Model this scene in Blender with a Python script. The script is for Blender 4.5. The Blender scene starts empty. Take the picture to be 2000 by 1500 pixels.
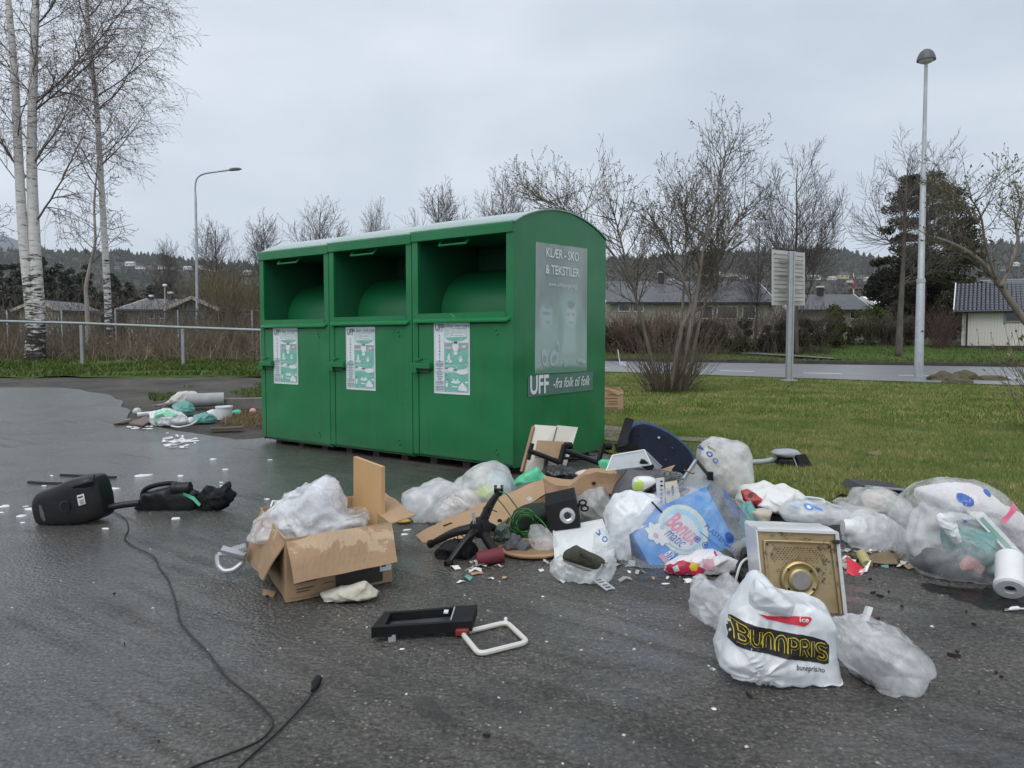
import bpy,bmesh,math,random
import numpy as np
from mathutils import Vector,Matrix,noise
from mathutils.bvhtree import BVHTree
rnd=random.Random(7)
RS=np.random.RandomState(11)
S=bpy.context.scene
C=S.collection
R=math.radians
PITCH,CAM_H,FPX=R(3.312),1.2,1500.0
cam_data=bpy.data.cameras.new('camera')
cam_data.sensor_width=36.0
cam_data.lens=36.0*FPX/2000.0
cam_data.clip_end=6000
cam_data.clip_start=0.05
cam=bpy.data.objects.new('camera',cam_data)
C.objects.link(cam)
cam.location=(0,0,CAM_H)
cam.rotation_euler=(R(90)-PITCH,0,0)
S.camera=cam
SUN_EL,SUN_AZ=R(58),R(200)
world=bpy.data.worlds.new('World')
S.world=world
world.use_nodes=True
wn,wl=world.node_tree.nodes,world.node_tree.links
wn.clear()
w_out=wn.new('ShaderNodeOutputWorld')
w_bg=wn.new('ShaderNodeBackground')
w_bg.inputs['Strength'].default_value=0.1
sky=wn.new('ShaderNodeTexSky')
sky.sky_type='NISHITA'
sky.sun_disc=False
sky.sun_elevation=SUN_EL
sky.sun_rotation=SUN_AZ
w_tc=wn.new('ShaderNodeTexCoord')
w_map=wn.new('ShaderNodeMapping')
w_map.inputs['Scale'].default_value=(1.0,1.0,2.4)
w_map.inputs['Location'].default_value=(0.35,0.1,0.0)
wl.new(w_tc.outputs['Generated'],w_map.inputs['Vector'])
w_n1=wn.new('ShaderNodeTexNoise')
w_n1.inputs['Scale'].default_value=2.1
w_n1.inputs['Detail'].default_value=5
w_n1.inputs['Roughness'].default_value=0.5
w_n1.inputs['Distortion'].default_value=0.25
wl.new(w_map.outputs[0],w_n1.inputs['Vector'])
w_r=wn.new('ShaderNodeValToRGB')
els=w_r.color_ramp.elements
els[0].position,els[0].color=0.32,(4.35,4.9,5.65,1)
els[1].position,els[1].color=0.68,(6.4,6.9,7.5,1)
wl.new(w_n1.outputs[0],w_r.inputs[0])
w_mix=wn.new('ShaderNodeMix')
w_mix.data_type='RGBA'
w_mix.inputs[0].default_value=0.93
wl.new(sky.outputs[0],w_mix.inputs[6])
wl.new(w_r.outputs[0],w_mix.inputs[7])
wl.new(w_mix.outputs[2],w_bg.inputs['Color'])
wl.new(w_bg.outputs[0],w_out.inputs[0])
sun_d=bpy.data.lights.new('sun','SUN')
sun_d.energy=1.3
sun_d.angle=R(50)
sun_d.color=(1.0,0.975,0.94)
sun=bpy.data.objects.new('sun',sun_d)
C.objects.link(sun)
sun.rotation_euler=(R(90)-SUN_EL,0,R(180)-SUN_AZ)
S.view_settings.view_transform='Standard'
S.view_settings.look='None'
S.view_settings.exposure=0.45
S.view_settings.gamma=1.0
S.view_settings.use_curve_mapping=False
S.cycles.use_denoising=True
S.cycles.max_bounces=8
S.cycles.transparent_max_bounces=14
S.cycles.caustics_reflective=False
S.cycles.caustics_refractive=False
S.cycles.sample_clamp_indirect=6
FW=Vector((0,math.cos(PITCH),-math.sin(PITCH)))
UP=Vector((0,math.sin(PITCH),math.cos(PITCH)))
RT=Vector((1,0,0))
CAM=Vector((0,0,CAM_H))
def ray(px,py):
 return RT*((px-1000)/FPX)+UP*((750-py)/FPX)+FW
def sm(t):
 t=min(1,max(0,t));return t*t*(3-2*t)
def zg(x,y):
 """height of the ground: nearly flat, rising gently behind on the left and beyond the road on the right"""
 if y<1:return 0.0
 s=sm((x/y+0.30)/0.40)
 zl=0.045*min(max(0,y-9),17)
 zr=0.085*min(max(0,y-43),14)
 return zl*(1-s)+zr*s
def G(px,py,dz=0.0):
 d=ray(px,py)
 z=0.0
 p=CAM
 for _ in range(25):
  t=(z-CAM_H)/d.z if d.z<-1e-4 else 400
  t=min(t,400)
  p=CAM+d*t
  z=z*0.5+0.5*zg(p.x,p.y)
 return Vector((p.x,p.y,zg(p.x,p.y)+dz))
def P(px,py,Y):
 d=ray(px,py)
 return CAM+d*(Y/d.y)
def gy(py):
 return G(1000,py).y
def tag(o,label=None,cat=None,group=None,kind=None):
 if label:o['label']=label
 if cat:o['category']=cat
 if group:o['group']=group
 if kind:o['kind']=kind
 return o
def org(o):
 p=Vector((0,0,0))
 while o is not None:
  p=p+o.location
  o=o.parent
 return p
def thing(name,loc,label,cat,group=None):
 o=bpy.data.objects.new(name,None)
 o.empty_display_size=0.1
 C.objects.link(o)
 o.location=loc
 return tag(o,label,cat,group)
def np_mesh(name,V,F,mats=None,mi=None,smooth=False):
 """V (n,3); F list of arrays (m,k) of equal-size faces"""
 if isinstance(F,np.ndarray):F=[F]
 me=bpy.data.meshes.new(name)
 V=np.asarray(V,dtype=np.float32)
 me.vertices.add(len(V))
 me.vertices.foreach_set('co',V.ravel())
 nl=sum(f.size for f in F)
 nf=sum(len(f)for f in F)
 me.loops.add(nl)
 me.polygons.add(nf)
 me.loops.foreach_set('vertex_index',np.concatenate([f.ravel()for f in F]).astype(np.int32))
 tot=np.concatenate([np.full(len(f),f.shape[1])for f in F]).astype(np.int32)
 st=np.concatenate([[0],np.cumsum(tot)[:-1]]).astype(np.int32)
 me.polygons.foreach_set('loop_start',st)
 try:me.polygons.foreach_set('loop_total',tot)
 except Exception:pass
 if smooth:me.polygons.foreach_set('use_smooth',np.ones(nf,dtype=bool))
 for m in(mats or[]):me.materials.append(m)
 if mi is not None:me.polygons.foreach_set('material_index',np.asarray(mi,dtype=np.int32))
 me.update(calc_edges=True)
 return me
def link_mesh(name,me,parent=None,base=True):
 """me in world coordinates; becomes an object whose origin is its base (top level) or its parent's origin"""
 o=bpy.data.objects.new(name,me)
 C.objects.link(o)
 n=len(me.vertices)
 co=np.empty(n*3,dtype=np.float32)
 me.vertices.foreach_get('co',co)
 co=co.reshape(-1,3)
 if parent is not None:
  o.parent=parent
  off=np.array(org(parent))
 elif base and n:
  mn,mx=co.min(0),co.max(0)
  off=np.array([(mn[0]+mx[0])/2,(mn[1]+mx[1])/2,mn[2]])
  o.location=off
 else:
  off=np.zeros(3)
 co=co-off
 me.vertices.foreach_set('co',co.astype(np.float32).ravel())
 me.update()
 return o
class MB:
 """collects faces in world space, then links them as ONE mesh object"""
 def __init__(self,M=None):
  self.v,self.f,self.m=[],[],[]
  self.M=M or Matrix.Identity(4)
  self.k=0
 def add(self,vs,fs):
  b=len(self.v)
  self.v+=[tuple(self.M@Vector(q))for q in vs]
  self.f+=[tuple(b+i for i in f)for f in fs]
  self.m+=[self.k]*len(fs)
  return self
 def box(self,c,s,rot=None,bev=0.0):
  hx,hy,hz=s[0]/2,s[1]/2,s[2]/2
  if bev>0:
   bm=bmesh.new()
   bmesh.ops.create_cube(bm,size=1)
   for v in bm.verts:v.co=Vector((v.co.x*s[0],v.co.y*s[1],v.co.z*s[2]))
   bmesh.ops.bevel(bm,geom=bm.edges[:],offset=bev,segments=2,affect='EDGES',profile=0.5)
   vs=[v.co.copy()for v in bm.verts]
   bm.verts.index_update()
   fs=[[v.index for v in f.verts]for f in bm.faces]
   bm.free()
  else:
   vs=[Vector((x,y,z))for x in(-hx,hx)for y in(-hy,hy)for z in(-hz,hz)]
   fs=[(0,1,3,2),(4,6,7,5),(0,4,5,1),(2,3,7,6),(0,2,6,4),(1,5,7,3)]
  if rot is not None:vs=[rot@v for v in vs]
  return self.add([v+Vector(c)for v in vs],fs)
 def beam(self,a,b,w,h=None,up=(0,0,1)):
  a,b=Vector(a),Vector(b)
  d=(b-a)
  L=d.length
  d.normalize()
  u=Vector(up)
  s=d.cross(u)
  if s.length<1e-4:s=d.cross(Vector((1,0,0)))
  s.normalize()
  u=s.cross(d)
  m=Matrix((s,d,u)).transposed()
  return self.box((a+b)/2,(w,L,h or w),m)
 def tube(self,pts,r,n=8,cap=True,flat=1.0):
  pts=[Vector(p)for p in pts]
  rs=r if isinstance(r,(list,tuple))else[r]*len(pts)
  vs,fs=[],[]
  ref=None
  for i,p in enumerate(pts):
   d=(pts[min(i+1,len(pts)-1)]-pts[max(i-1,0)])
   d.normalize()
   if ref is None:
    ref=d.orthogonal().normalized()
   else:
    ref=(ref-d*ref.dot(d))
    ref=ref.normalized()if ref.length>1e-6 else d.orthogonal().normalized()
   s=d.cross(ref)
   for j in range(n):
    a=2*math.pi*j/n
    vs.append(p+(ref*math.cos(a)+s*math.sin(a)*flat)*rs[i])
  for i in range(len(pts)-1):
   for j in range(n):
    k=(j+1)%n
    fs.append((i*n+j,i*n+k,(i+1)*n+k,(i+1)*n+j))
  if cap:
   fs.append(tuple(range(n-1,-1,-1)))
   fs.append(tuple((len(pts)-1)*n+j for j in range(n)))
  return self.add(vs,fs)
 def lathe(self,prof,n=24,c=(0,0,0),axis=None,sx=1.0,sy=1.0):
  """prof list of (r,z); axis a direction the z of the profile follows"""
  c=Vector(c)
  q=Vector(axis).to_track_quat('Z','Y').to_matrix()if axis is not None else Matrix.Identity(3)
  vs,fs=[],[]
  for(r,z)in prof:
   for j in range(n):
    a=2*math.pi*j/n
    vs.append(c+q@Vector((r*math.cos(a)*sx,r*math.sin(a)*sy,z)))
  for i in range(len(prof)-1):
   for j in range(n):
    k=(j+1)%n
    fs.append((i*n+j,i*n+k,(i+1)*n+k,(i+1)*n+j))
  return self.add(vs,fs)
 def prism(self,poly,thick,o,u,v):
  """polygon (2D, in the axes u,v from o) extruded by thick along u x v, starting at o"""
  o,u,v=Vector(o),Vector(u),Vector(v)
  w=u.cross(v).normalized()*thick
  a=[o+u*x+v*y for x,y in poly]
  n=len(a)
  vs=a+[p+w for p in a]
  fs=[tuple(range(n-1,-1,-1)),tuple(range(n,2*n))]
  fs+=[(i,(i+1)%n,n+(i+1)%n,n+i)for i in range(n)]
  return self.add(vs,fs)
 def quad(self,a,b,c,d):
  return self.add([a,b,c,d],[(0,1,2,3)])
 def build(self,name,mats,parent=None,smooth=False,base=True):
  me=bpy.data.meshes.new(name)
  me.from_pydata(self.v,[],self.f)
  for m in(mats if isinstance(mats,(list,tuple))else[mats]):me.materials.append(m)
  me.polygons.foreach_set('material_index',np.array(self.m,dtype=np.int32))
  me.update()
  bm=bmesh.new();bm.from_mesh(me)
  bmesh.ops.recalc_face_normals(bm,faces=bm.faces[:])
  bm.to_mesh(me);bm.free()
  if smooth:
   me.polygons.foreach_set('use_smooth',np.ones(len(me.polygons),dtype=bool))
   if smooth!='all':
    try:me.set_sharp_from_angle(angle=R(38))
    except Exception:pass
  return link_mesh(name,me,parent,base)
def spline(pts,n=8):
 """Catmull-Rom through points"""
 pts=[Vector(p)for p in pts]
 out=[]
 for i in range(len(pts)-1):
  p0,p1,p2,p3=pts[max(i-1,0)],pts[i],pts[i+1],pts[min(i+2,len(pts)-1)]
  for k in range(n):
   t=k/n
   out.append(0.5*((2*p1)+(p2-p0)*t+(2*p0-5*p1+4*p2-p3)*t*t+(3*p1-p0-3*p2+p3)*t**3))
 out.append(pts[-1])
 return out
def new_mat(name):
 m=bpy.data.materials.new(name)
 m.use_nodes=True
 nt=m.node_tree
 return m,nt.nodes,nt.links,nt.nodes['Principled BSDF']
def N(nodes,kind,**kw):
 n=nodes.new(kind)
 for k,v in kw.items():
  if k in n.inputs:n.inputs[k].default_value=v
  else:setattr(n,k,v)
 return n
def ramp(nodes,stops):
 r=nodes.new('ShaderNodeValToRGB')
 e=r.color_ramp.elements
 e[0].position,e[0].color=stops[0][0],(*stops[0][1],1)if len(stops[0][1])==3 else stops[0][1]
 e[1].position,e[1].color=stops[-1][0],(*stops[-1][1],1)
 for p,c in stops[1:-1]:
  q=e.new(p);q.color=(*c,1)
 return r
MATS={}
def mat(name,col,rough=0.6,col2=None,scale=8.0,metal=0.0,bump=0.0,bscale=40.0,alpha=1.0,spec=0.5,coat=0.0,trans=0.0,detail=5,pos=(0.35,0.7),voro=False,rvar=0.0,stretch=None,coord='Object'):
 if name in MATS:return MATS[name]
 m,n,l,b=new_mat(name)
 tc=n.new('ShaderNodeTexCoord')
 src=tc.outputs[coord]
 if stretch:
  mp=n.new('ShaderNodeMapping');mp.inputs['Scale'].default_value=stretch
  l.new(src,mp.inputs['Vector']);src=mp.outputs[0]
 b.inputs['Base Color'].default_value=(*col,1)
 b.inputs['Roughness'].default_value=rough
 b.inputs['Metallic'].default_value=metal
 b.inputs['Specular IOR Level'].default_value=spec
 b.inputs['Coat Weight'].default_value=coat
 b.inputs['Coat Roughness'].default_value=0.15
 b.inputs['Alpha'].default_value=alpha
 b.inputs['Transmission Weight'].default_value=trans
 if col2 is not None:
  no=N(n,'ShaderNodeTexNoise',Scale=scale,Detail=detail,Roughness=0.6)
  l.new(src,no.inputs['Vector'])
  r=ramp(n,[(pos[0],col),(pos[1],col2)])
  l.new(no.outputs[0],r.inputs[0])
  l.new(r.outputs[0],b.inputs['Base Color'])
 if rvar>0:
  no=N(n,'ShaderNodeTexNoise',Scale=scale*1.7,Detail=4)
  l.new(src,no.inputs['Vector'])
  mr=N(n,'ShaderNodeMapRange')
  mr.inputs[1].default_value,mr.inputs[2].default_value=0.3,0.7
  mr.inputs[3].default_value,mr.inputs[4].default_value=max(0.02,rough-rvar),min(1,rough+rvar)
  l.new(no.outputs[0],mr.inputs[0]);l.new(mr.outputs[0],b.inputs['Roughness'])
 if bump>0:
  if voro:
   t=N(n,'ShaderNodeTexVoronoi',Scale=bscale)
  else:
   t=N(n,'ShaderNodeTexNoise',Scale=bscale,Detail=4)
  l.new(src,t.inputs['Vector'])
  bp=N(n,'ShaderNodeBump',Strength=bump,Distance=0.01)
  l.new(t.outputs[0],bp.inputs['Height'])
  l.new(bp.outputs[0],b.inputs['Normal'])
 MATS[name]=m
 return m
def film(name,col=(0.8,0.82,0.84),alpha=0.55,rough=0.28,avar=0.15,bump=0.25,bscale=14.0,tl=0.35):
 """thin plastic film: partly see-through, partly scattering light through itself, glossy"""
 if name in MATS:return MATS[name]
 m,n,l,b=new_mat(name)
 tc=n.new('ShaderNodeTexCoord')
 no=N(n,'ShaderNodeTexNoise',Scale=9.0,Detail=4)
 l.new(tc.outputs['Object'],no.inputs['Vector'])
 mr=N(n,'ShaderNodeMapRange')
 mr.inputs[1].default_value,mr.inputs[2].default_value=0.3,0.7
 mr.inputs[3].default_value,mr.inputs[4].default_value=max(0,alpha-avar),min(1,alpha+avar)
 l.new(no.outputs[0],mr.inputs[0])
 hs=[]
 for f_,k_ in((1.0,1.0),(2.6,.55)):
  w=N(n,'ShaderNodeTexNoise',Scale=5.0*f_,Detail=2)
  l.new(tc.outputs['Object'],w.inputs['Vector'])
  wm=N(n,'ShaderNodeVectorMath',operation='MULTIPLY_ADD')
  l.new(w.outputs[1],wm.inputs[0]);wm.inputs[1].default_value=(.10/f_,)*3
  l.new(tc.outputs['Object'],wm.inputs[2])
  mp=n.new('ShaderNodeMapping');mp.inputs['Scale'].default_value=(1,.6,.38);mp.inputs['Rotation'].default_value=(.5,.4*f_,.9*f_)
  l.new(wm.outputs[0],mp.inputs[0])
  v=N(n,'ShaderNodeTexVoronoi',Scale=bscale*f_)
  l.new(mp.outputs[0],v.inputs['Vector'])
  dv=N(n,'ShaderNodeVectorMath',operation='SUBTRACT');l.new(mp.outputs[0],dv.inputs[0]);l.new(v.outputs['Position'],dv.inputs[1])
  cv=N(n,'ShaderNodeVectorMath',operation='SUBTRACT');l.new(v.outputs['Color'],cv.inputs[0]);cv.inputs[1].default_value=(.5,.5,.5)
  dt=N(n,'ShaderNodeVectorMath',operation='DOT_PRODUCT');l.new(dv.outputs[0],dt.inputs[0]);l.new(cv.outputs[0],dt.inputs[1])
  ml=n.new('ShaderNodeMath');ml.operation='MULTIPLY';l.new(dt.outputs['Value'],ml.inputs[0]);ml.inputs[1].default_value=k_
  hs.append(ml)
 ah=n.new('ShaderNodeMath');ah.operation='ADD';l.new(hs[0].outputs[0],ah.inputs[0]);l.new(hs[1].outputs[0],ah.inputs[1])
 bp=N(n,'ShaderNodeBump',Strength=min(1,bump*1.7),Distance=1.0)
 l.new(ah.outputs[0],bp.inputs['Height'])
 b.inputs['Base Color'].default_value=(*col,1)
 b.inputs['Roughness'].default_value=rough
 b.inputs['Specular IOR Level'].default_value=0.9
 l.new(bp.outputs[0],b.inputs['Normal'])
 t=n.new('ShaderNodeBsdfTranslucent')
 t.inputs['Color'].default_value=(*col,1)
 l.new(bp.outputs[0],t.inputs['Normal'])
 mx=n.new('ShaderNodeMixShader');mx.inputs[0].default_value=tl
 l.new(b.outputs[0],mx.inputs[1]);l.new(t.outputs[0],mx.inputs[2])
 tr=n.new('ShaderNodeBsdfTransparent')
 tr.inputs['Color'].default_value=(0.97,0.98,0.98,1)
 m2=n.new('ShaderNodeMixShader')
 l.new(mr.outputs[0],m2.inputs[0])
 l.new(tr.outputs[0],m2.inputs[1]);l.new(mx.outputs[0],m2.inputs[2])
 l.new(m2.outputs[0],n['Material Output'].inputs['Surface'])
 MATS[name]=m
 return m
def text_mesh(s,size=1.0,shear=0.0,outline=0.0,bold=0.0,align='CENTER',sx=1.0,space=1.0):
 """2D vertices/faces of lettering, built from the built-in font; x right, y up"""
 cu=bpy.data.curves.new('lettering','FONT')
 cu.body=s
 cu.size=size
 cu.shear=shear
 cu.align_x=align
 cu.align_y='CENTER'
 cu.space_character=space
 cu.resolution_u=3
 if outline>0:
  cu.fill_mode='NONE'
  cu.bevel_depth=outline
  cu.bevel_resolution=0
 elif bold:
  cu.offset=bold
 o=bpy.data.objects.new('lettering',cu)
 C.objects.link(o)
 dg=bpy.context.evaluated_depsgraph_get()
 dg.update()
 me=bpy.data.meshes.new_from_object(o.evaluated_get(dg))
 vs=[(v.co.x*sx,v.co.y)for v in me.vertices]
 fs=[tuple(p.vertices)for p in me.polygons]
 bpy.data.objects.remove(o);bpy.data.curves.remove(cu);bpy.data.meshes.remove(me)
 return vs,fs
def flat_text(mb,s,o,u,v,size,**kw):
 """lettering laid on the plane through o with unit axes u (reading direction) and v (up)"""
 vs,fs=text_mesh(s,size,**kw)
 o,u,v=Vector(o),Vector(u),Vector(v)
 mb.add([o+u*x+v*y for x,y in vs],fs)
def asphalt_mat():
 m,n,l,b=new_mat('wet_asphalt')
 tc=n.new('ShaderNodeTexCoord')
 src=tc.outputs['Object']
 def noise_(sc,det=5,ro=.65,vec=None,dis=0.0):
  q=N(n,'ShaderNodeTexNoise',Scale=sc,Detail=det,Roughness=ro,Distortion=dis);l.new(vec or src,q.inputs['Vector']);return q.outputs[0]
 def mathn(op,a,c,d=None):
  q=n.new('ShaderNodeMath');q.operation=op
  for k,v in enumerate((a,c,d)):
   if v is None:continue
   if hasattr(v,'node'):l.new(v,q.inputs[k])
   else:q.inputs[k].default_value=v
  return q.outputs[0]
 def rng(v,a,c,lo,hi):
  q=N(n,'ShaderNodeMapRange');q.inputs[1].default_value,q.inputs[2].default_value,q.inputs[3].default_value,q.inputs[4].default_value=a,c,lo,hi
  l.new(v,q.inputs[0]);return q.outputs[0]
 fine=noise_(46,7,.78)
 mid=noise_(17,5,.7)
 ag=N(n,'ShaderNodeTexVoronoi',Scale=62);l.new(src,ag.inputs['Vector'])
 sep=n.new('ShaderNodeSeparateColor');l.new(ag.outputs['Color'],sep.inputs[0])
 stone=ramp(n,[(0.0,(0.028,0.028,0.027)),(0.5,(0.088,0.087,0.083)),(0.93,(0.19,0.186,0.176)),(1.0,(0.36,0.35,0.32))])
 l.new(sep.outputs[0],stone.inputs[0])
 tar=ramp(n,[(0.36,(0.014,0.014,0.014)),(0.50,(0.068,0.067,0.064)),(0.66,(0.165,0.161,0.152))]);l.new(fine,tar.inputs[0])
 mx=n.new('ShaderNodeMix');mx.data_type='RGBA'
 l.new(rng(ag.outputs['Distance'],.44,.24,0,.85),mx.inputs[0])
 l.new(tar.outputs[0],mx.inputs[6]);l.new(stone.outputs[0],mx.inputs[7])
 sr=ramp(n,[(0.36,(0.64,0.61,0.57)),(0.5,(1.05,1,.93)),(0.64,(1.32,1.23,1.1))]);l.new(noise_(1.7,7,.68),sr.inputs[0])
 mul=n.new('ShaderNodeMix');mul.data_type='RGBA';mul.blend_type='MULTIPLY';mul.inputs[0].default_value=1
 l.new(mx.outputs[2],mul.inputs[6]);l.new(sr.outputs[0],mul.inputs[7]);l.new(mul.outputs[2],b.inputs['Base Color'])
 sx=n.new('ShaderNodeSeparateXYZ');l.new(src,sx.inputs[0])
 lean=rng(mathn('MULTIPLY_ADD',sx.outputs[1],-.10,sx.outputs[0]),-3.4,1.4,.27,-.08)
 st=n.new('ShaderNodeMapping');st.inputs['Scale'].default_value=(0.8,1.5,1);st.inputs['Rotation'].default_value=(0,0,0.5)
 l.new(src,st.inputs[0])
 tr=n.new('ShaderNodeMapping');tr.inputs['Rotation'].default_value=(0,0,R(37));l.new(src,tr.inputs[0])
 ts=n.new('ShaderNodeMapping');ts.inputs['Scale'].default_value=(.35,7.5,1);l.new(tr.outputs[0],ts.inputs[0])
 track=rng(noise_(1.5,3,.5,ts.outputs[0]),.35,.65,-.10,.10)
 wet=mathn('ADD',mathn('ADD',noise_(.6,6,.62,st.outputs[0],.7),lean),track)
 wetm=rng(wet,.42,.66,0,1)
 l.new(rng(wetm,0,1,.66,.34),b.inputs['Roughness'])
 inv=mathn('SUBTRACT',.6,ag.outputs['Distance'])
 h=mathn('ADD',mathn('MULTIPLY_ADD',fine,1.1,inv),mathn('MULTIPLY',mid,.7))
 bp=N(n,'ShaderNodeBump',Strength=1.0,Distance=0.012)
 l.new(h,bp.inputs['Height']);l.new(bp.outputs[0],b.inputs['Normal'])
 b.inputs['Specular IOR Level'].default_value=0.5
 l.new(rng(wetm,0,1,.03,1.0),b.inputs['Coat Weight'])
 b.inputs['Coat Roughness'].default_value=0.13
 b.inputs['Coat IOR'].default_value=1.45
 cb=N(n,'ShaderNodeBump',Distance=0.010);l.new(rng(wetm,0,1,1.0,.42),cb.inputs['Strength'])
 l.new(mathn('MULTIPLY_ADD',mid,.8,mathn('MULTIPLY_ADD',fine,.5,inv)),cb.inputs['Height']);l.new(cb.outputs[0],b.inputs['Coat Normal'])
 return m
def soil_mat(name,c1,c2,c3,sc=1.6,rough=0.9,spec=0.3):
 m,n,l,b=new_mat(name)
 tc=n.new('ShaderNodeTexCoord')
 a=N(n,'ShaderNodeTexNoise',Scale=sc,Detail=7,Roughness=0.7)
 f=N(n,'ShaderNodeTexNoise',Scale=38,Detail=5,Roughness=0.7)
 l.new(tc.outputs['Object'],a.inputs['Vector']);l.new(tc.outputs['Object'],f.inputs['Vector'])
 r1=ramp(n,[(0.36,c1),(0.52,c2),(0.68,c3)]);l.new(a.outputs[0],r1.inputs[0])
 r2=ramp(n,[(0.3,(0.6,0.6,0.6)),(0.7,(1.3,1.3,1.3))]);l.new(f.outputs[0],r2.inputs[0])
 mu=n.new('ShaderNodeMix');mu.data_type='RGBA';mu.blend_type='MULTIPLY';mu.inputs[0].default_value=1
 l.new(r1.outputs[0],mu.inputs[6]);l.new(r2.outputs[0],mu.inputs[7]);l.new(mu.outputs[2],b.inputs['Base Color'])
 b.inputs['Roughness'].default_value=rough
 b.inputs['Specular IOR Level'].default_value=spec
 bp=N(n,'ShaderNodeBump',Strength=0.8,Distance=0.02)
 l.new(f.outputs[0],bp.inputs['Height']);l.new(bp.outputs[0],b.inputs['Normal'])
 return m
M_ASPH=asphalt_mat()
M_EARTH=soil_mat('brown_earth',(0.045,0.036,0.026),(0.075,0.062,0.045),(0.10,0.085,0.05))
M_DIRT=soil_mat('muddy_gravel',(0.040,0.038,0.035),(0.075,0.068,0.058),(0.115,0.10,0.08),1.1,0.75)
M_LAWN=soil_mat('lawn_sod',(0.070,0.092,0.016),(0.105,0.12,0.024),(0.19,0.16,0.06),0.9)
M_VERGE=soil_mat('verge_sod',(0.06,0.062,0.018),(0.075,0.085,0.02),(0.115,0.095,0.045),0.35)
M_GARDEN=soil_mat('garden_sod',(0.045,0.085,0.010),(0.06,0.115,0.012),(0.09,0.12,0.02),0.3)
M_ROAD=mat("wet_road",(0.15,0.152,0.157),0.42,(0.20,0.202,0.207),0.6,bump=0.06,bscale=30,spec=0.9,rvar=0.05)
M_PATH=mat('path_asphalt',(0.16,0.16,0.16),0.5,(0.22,0.22,0.21),1.5)
M_KERB=mat('kerb_stone',(0.03,0.028,0.025),0.8,(0.07,0.065,0.06),2.0)
M_GRAVEL=soil_mat('pink_gravel',(0.16,0.12,0.11),(0.26,0.20,0.19),(0.33,0.27,0.25),14.0)
def sheet(name,near,far,rows,m,dz,label=None,kind='structure',power=1.0,amp=0.0):
 near=[Vector((p[0],p[1],0))for p in near];far=[Vector((p[0],p[1],0))for p in far]
 nc=len(near)
 V,F=[],[]
 for i in range(rows+1):
  t=(i/rows)**power
  for j in range(nc):
   p=near[j].lerp(far[j],t)
   z=zg(p.x,p.y)+dz
   if amp:z+=amp*(noise.noise(Vector((p.x*0.9,p.y*0.9,3)))+0.5*noise.noise(Vector((p.x*3,p.y*3,7))))
   V.append((p.x,p.y,z))
 for i in range(rows):
  for j in range(nc-1):
   a=i*nc+j
   F.append((a,a+1,a+nc+1,a+nc))
 me=np_mesh(name,V,np.array(F),[m],smooth=True)
 o=link_mesh(name,me,None,base=False)
 return tag(o,label,kind=kind)
def resample(pts,n):
 pts=[Vector(p).to_2d()for p in pts]
 L=[0]
 for a,b in zip(pts,pts[1:]):L.append(L[-1]+(b-a).length)
 out=[]
 for i in range(n):
  s=L[-1]*i/(n-1)
  k=max(j for j in range(len(L))if L[j]<=s+1e-9)
  k=min(k,len(pts)-2)
  t=(s-L[k])/max(1e-9,L[k+1]-L[k])
  out.append(pts[k].lerp(pts[k+1],t))
 return out
def wob(pts,a,f=1.3,seed=0):
 return[Vector((p.x,p.y+a*noise.noise(Vector((p.x*f,seed,p.y*f)))))for p in pts]
def interp(tab,x):
 if x<=tab[0][0]:return tab[0][1]
 for(x0,y0),(x1,y1)in zip(tab,tab[1:]):
  if x<=x1:return y0+(y1-y0)*(x-x0)/(x1-x0)
 return tab[-1][1]
gx=np.concatenate([np.linspace(-420,-40,12),np.linspace(-38,60,40),np.linspace(66,420,12)])
gyy=np.concatenate([np.linspace(-60,60,50),np.linspace(70,420,12)])
V=[(x,y,zg(x,y)-0.09)for y in gyy for x in gx]
nc=len(gx)
F=[(i*nc+j,i*nc+j+1,(i+1)*nc+j+1,(i+1)*nc+j)for i in range(len(gyy)-1)for j in range(nc-1)]
o=link_mesh('ground',np_mesh('ground',V,np.array(F),[M_EARTH],smooth=True),None,base=False)
tag(o,kind='structure')
LAWN_EDGE=[(1100,862),(1180,885),(1250,902),(1330,925),(1480,958),(1560,985),(1700,985),(1850,1005),(2000,1032),(2300,1085),(2700,1170)]
ASPH_FAR=[(-900,752),(-300,755),(0,757),(120,757),(190,766),(232,782),(244,800),(262,826),(380,846),(470,858),(560,850),(900,840)]
far_pts=[G(px,py)for px,py in ASPH_FAR]+[G(px,py)+Vector((0,.8,0))for px,py in LAWN_EDGE]
far_r=resample(far_pts,170)
near_r=resample([Vector((-9,-4)),Vector((9,-4))],170)
near_r=[Vector((interp([(0,-12),(60,-6),(110,3),(169,12)],i),-4))for i in range(170)]
sheet('asphalt_lot',near_r,wob(far_r,0.18,1.6),60,M_ASPH,0.0)
dn=[G(px,py+26)for px,py in ASPH_FAR]
df=[G(px,py)for px,py in[(-900,738),(-300,738),(0,736),(120,735),(180,735),(230,735),(300,735),(380,734),(450,733),(500,733),(560,733),(900,733)]]
sheet('dirt_verge',resample(dn,80),wob(resample(df,80),0.3),14,M_DIRT,-0.02,amp=0.012)
ROAD_N=(G(1182,728).to_2d(),G(1560,741).to_2d())
ROAD_F=(G(1182,703).to_2d(),G(1790,714).to_2d())
def along(pair,t):return pair[0].lerp(pair[1],t)
ts=[-0.8+3.2*i/60 for i in range(61)]
le=resample([G(px,py)for px,py in LAWN_EDGE],61)
lf=[along(ROAD_N,t)for t in ts]
lf=resample(lf,61)
sheet('lawn',wob(le,0.12,2.2,5),lf,40,M_LAWN,0.022,amp=0.012)
rn=resample([along(ROAD_N,t)for t in(-0.9,2.6)],40)
rf=resample([along(ROAD_F,t)for t in(-0.9,2.2)],40)
sheet('road',rn,rf,12,M_ROAD,0.0)
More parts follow.
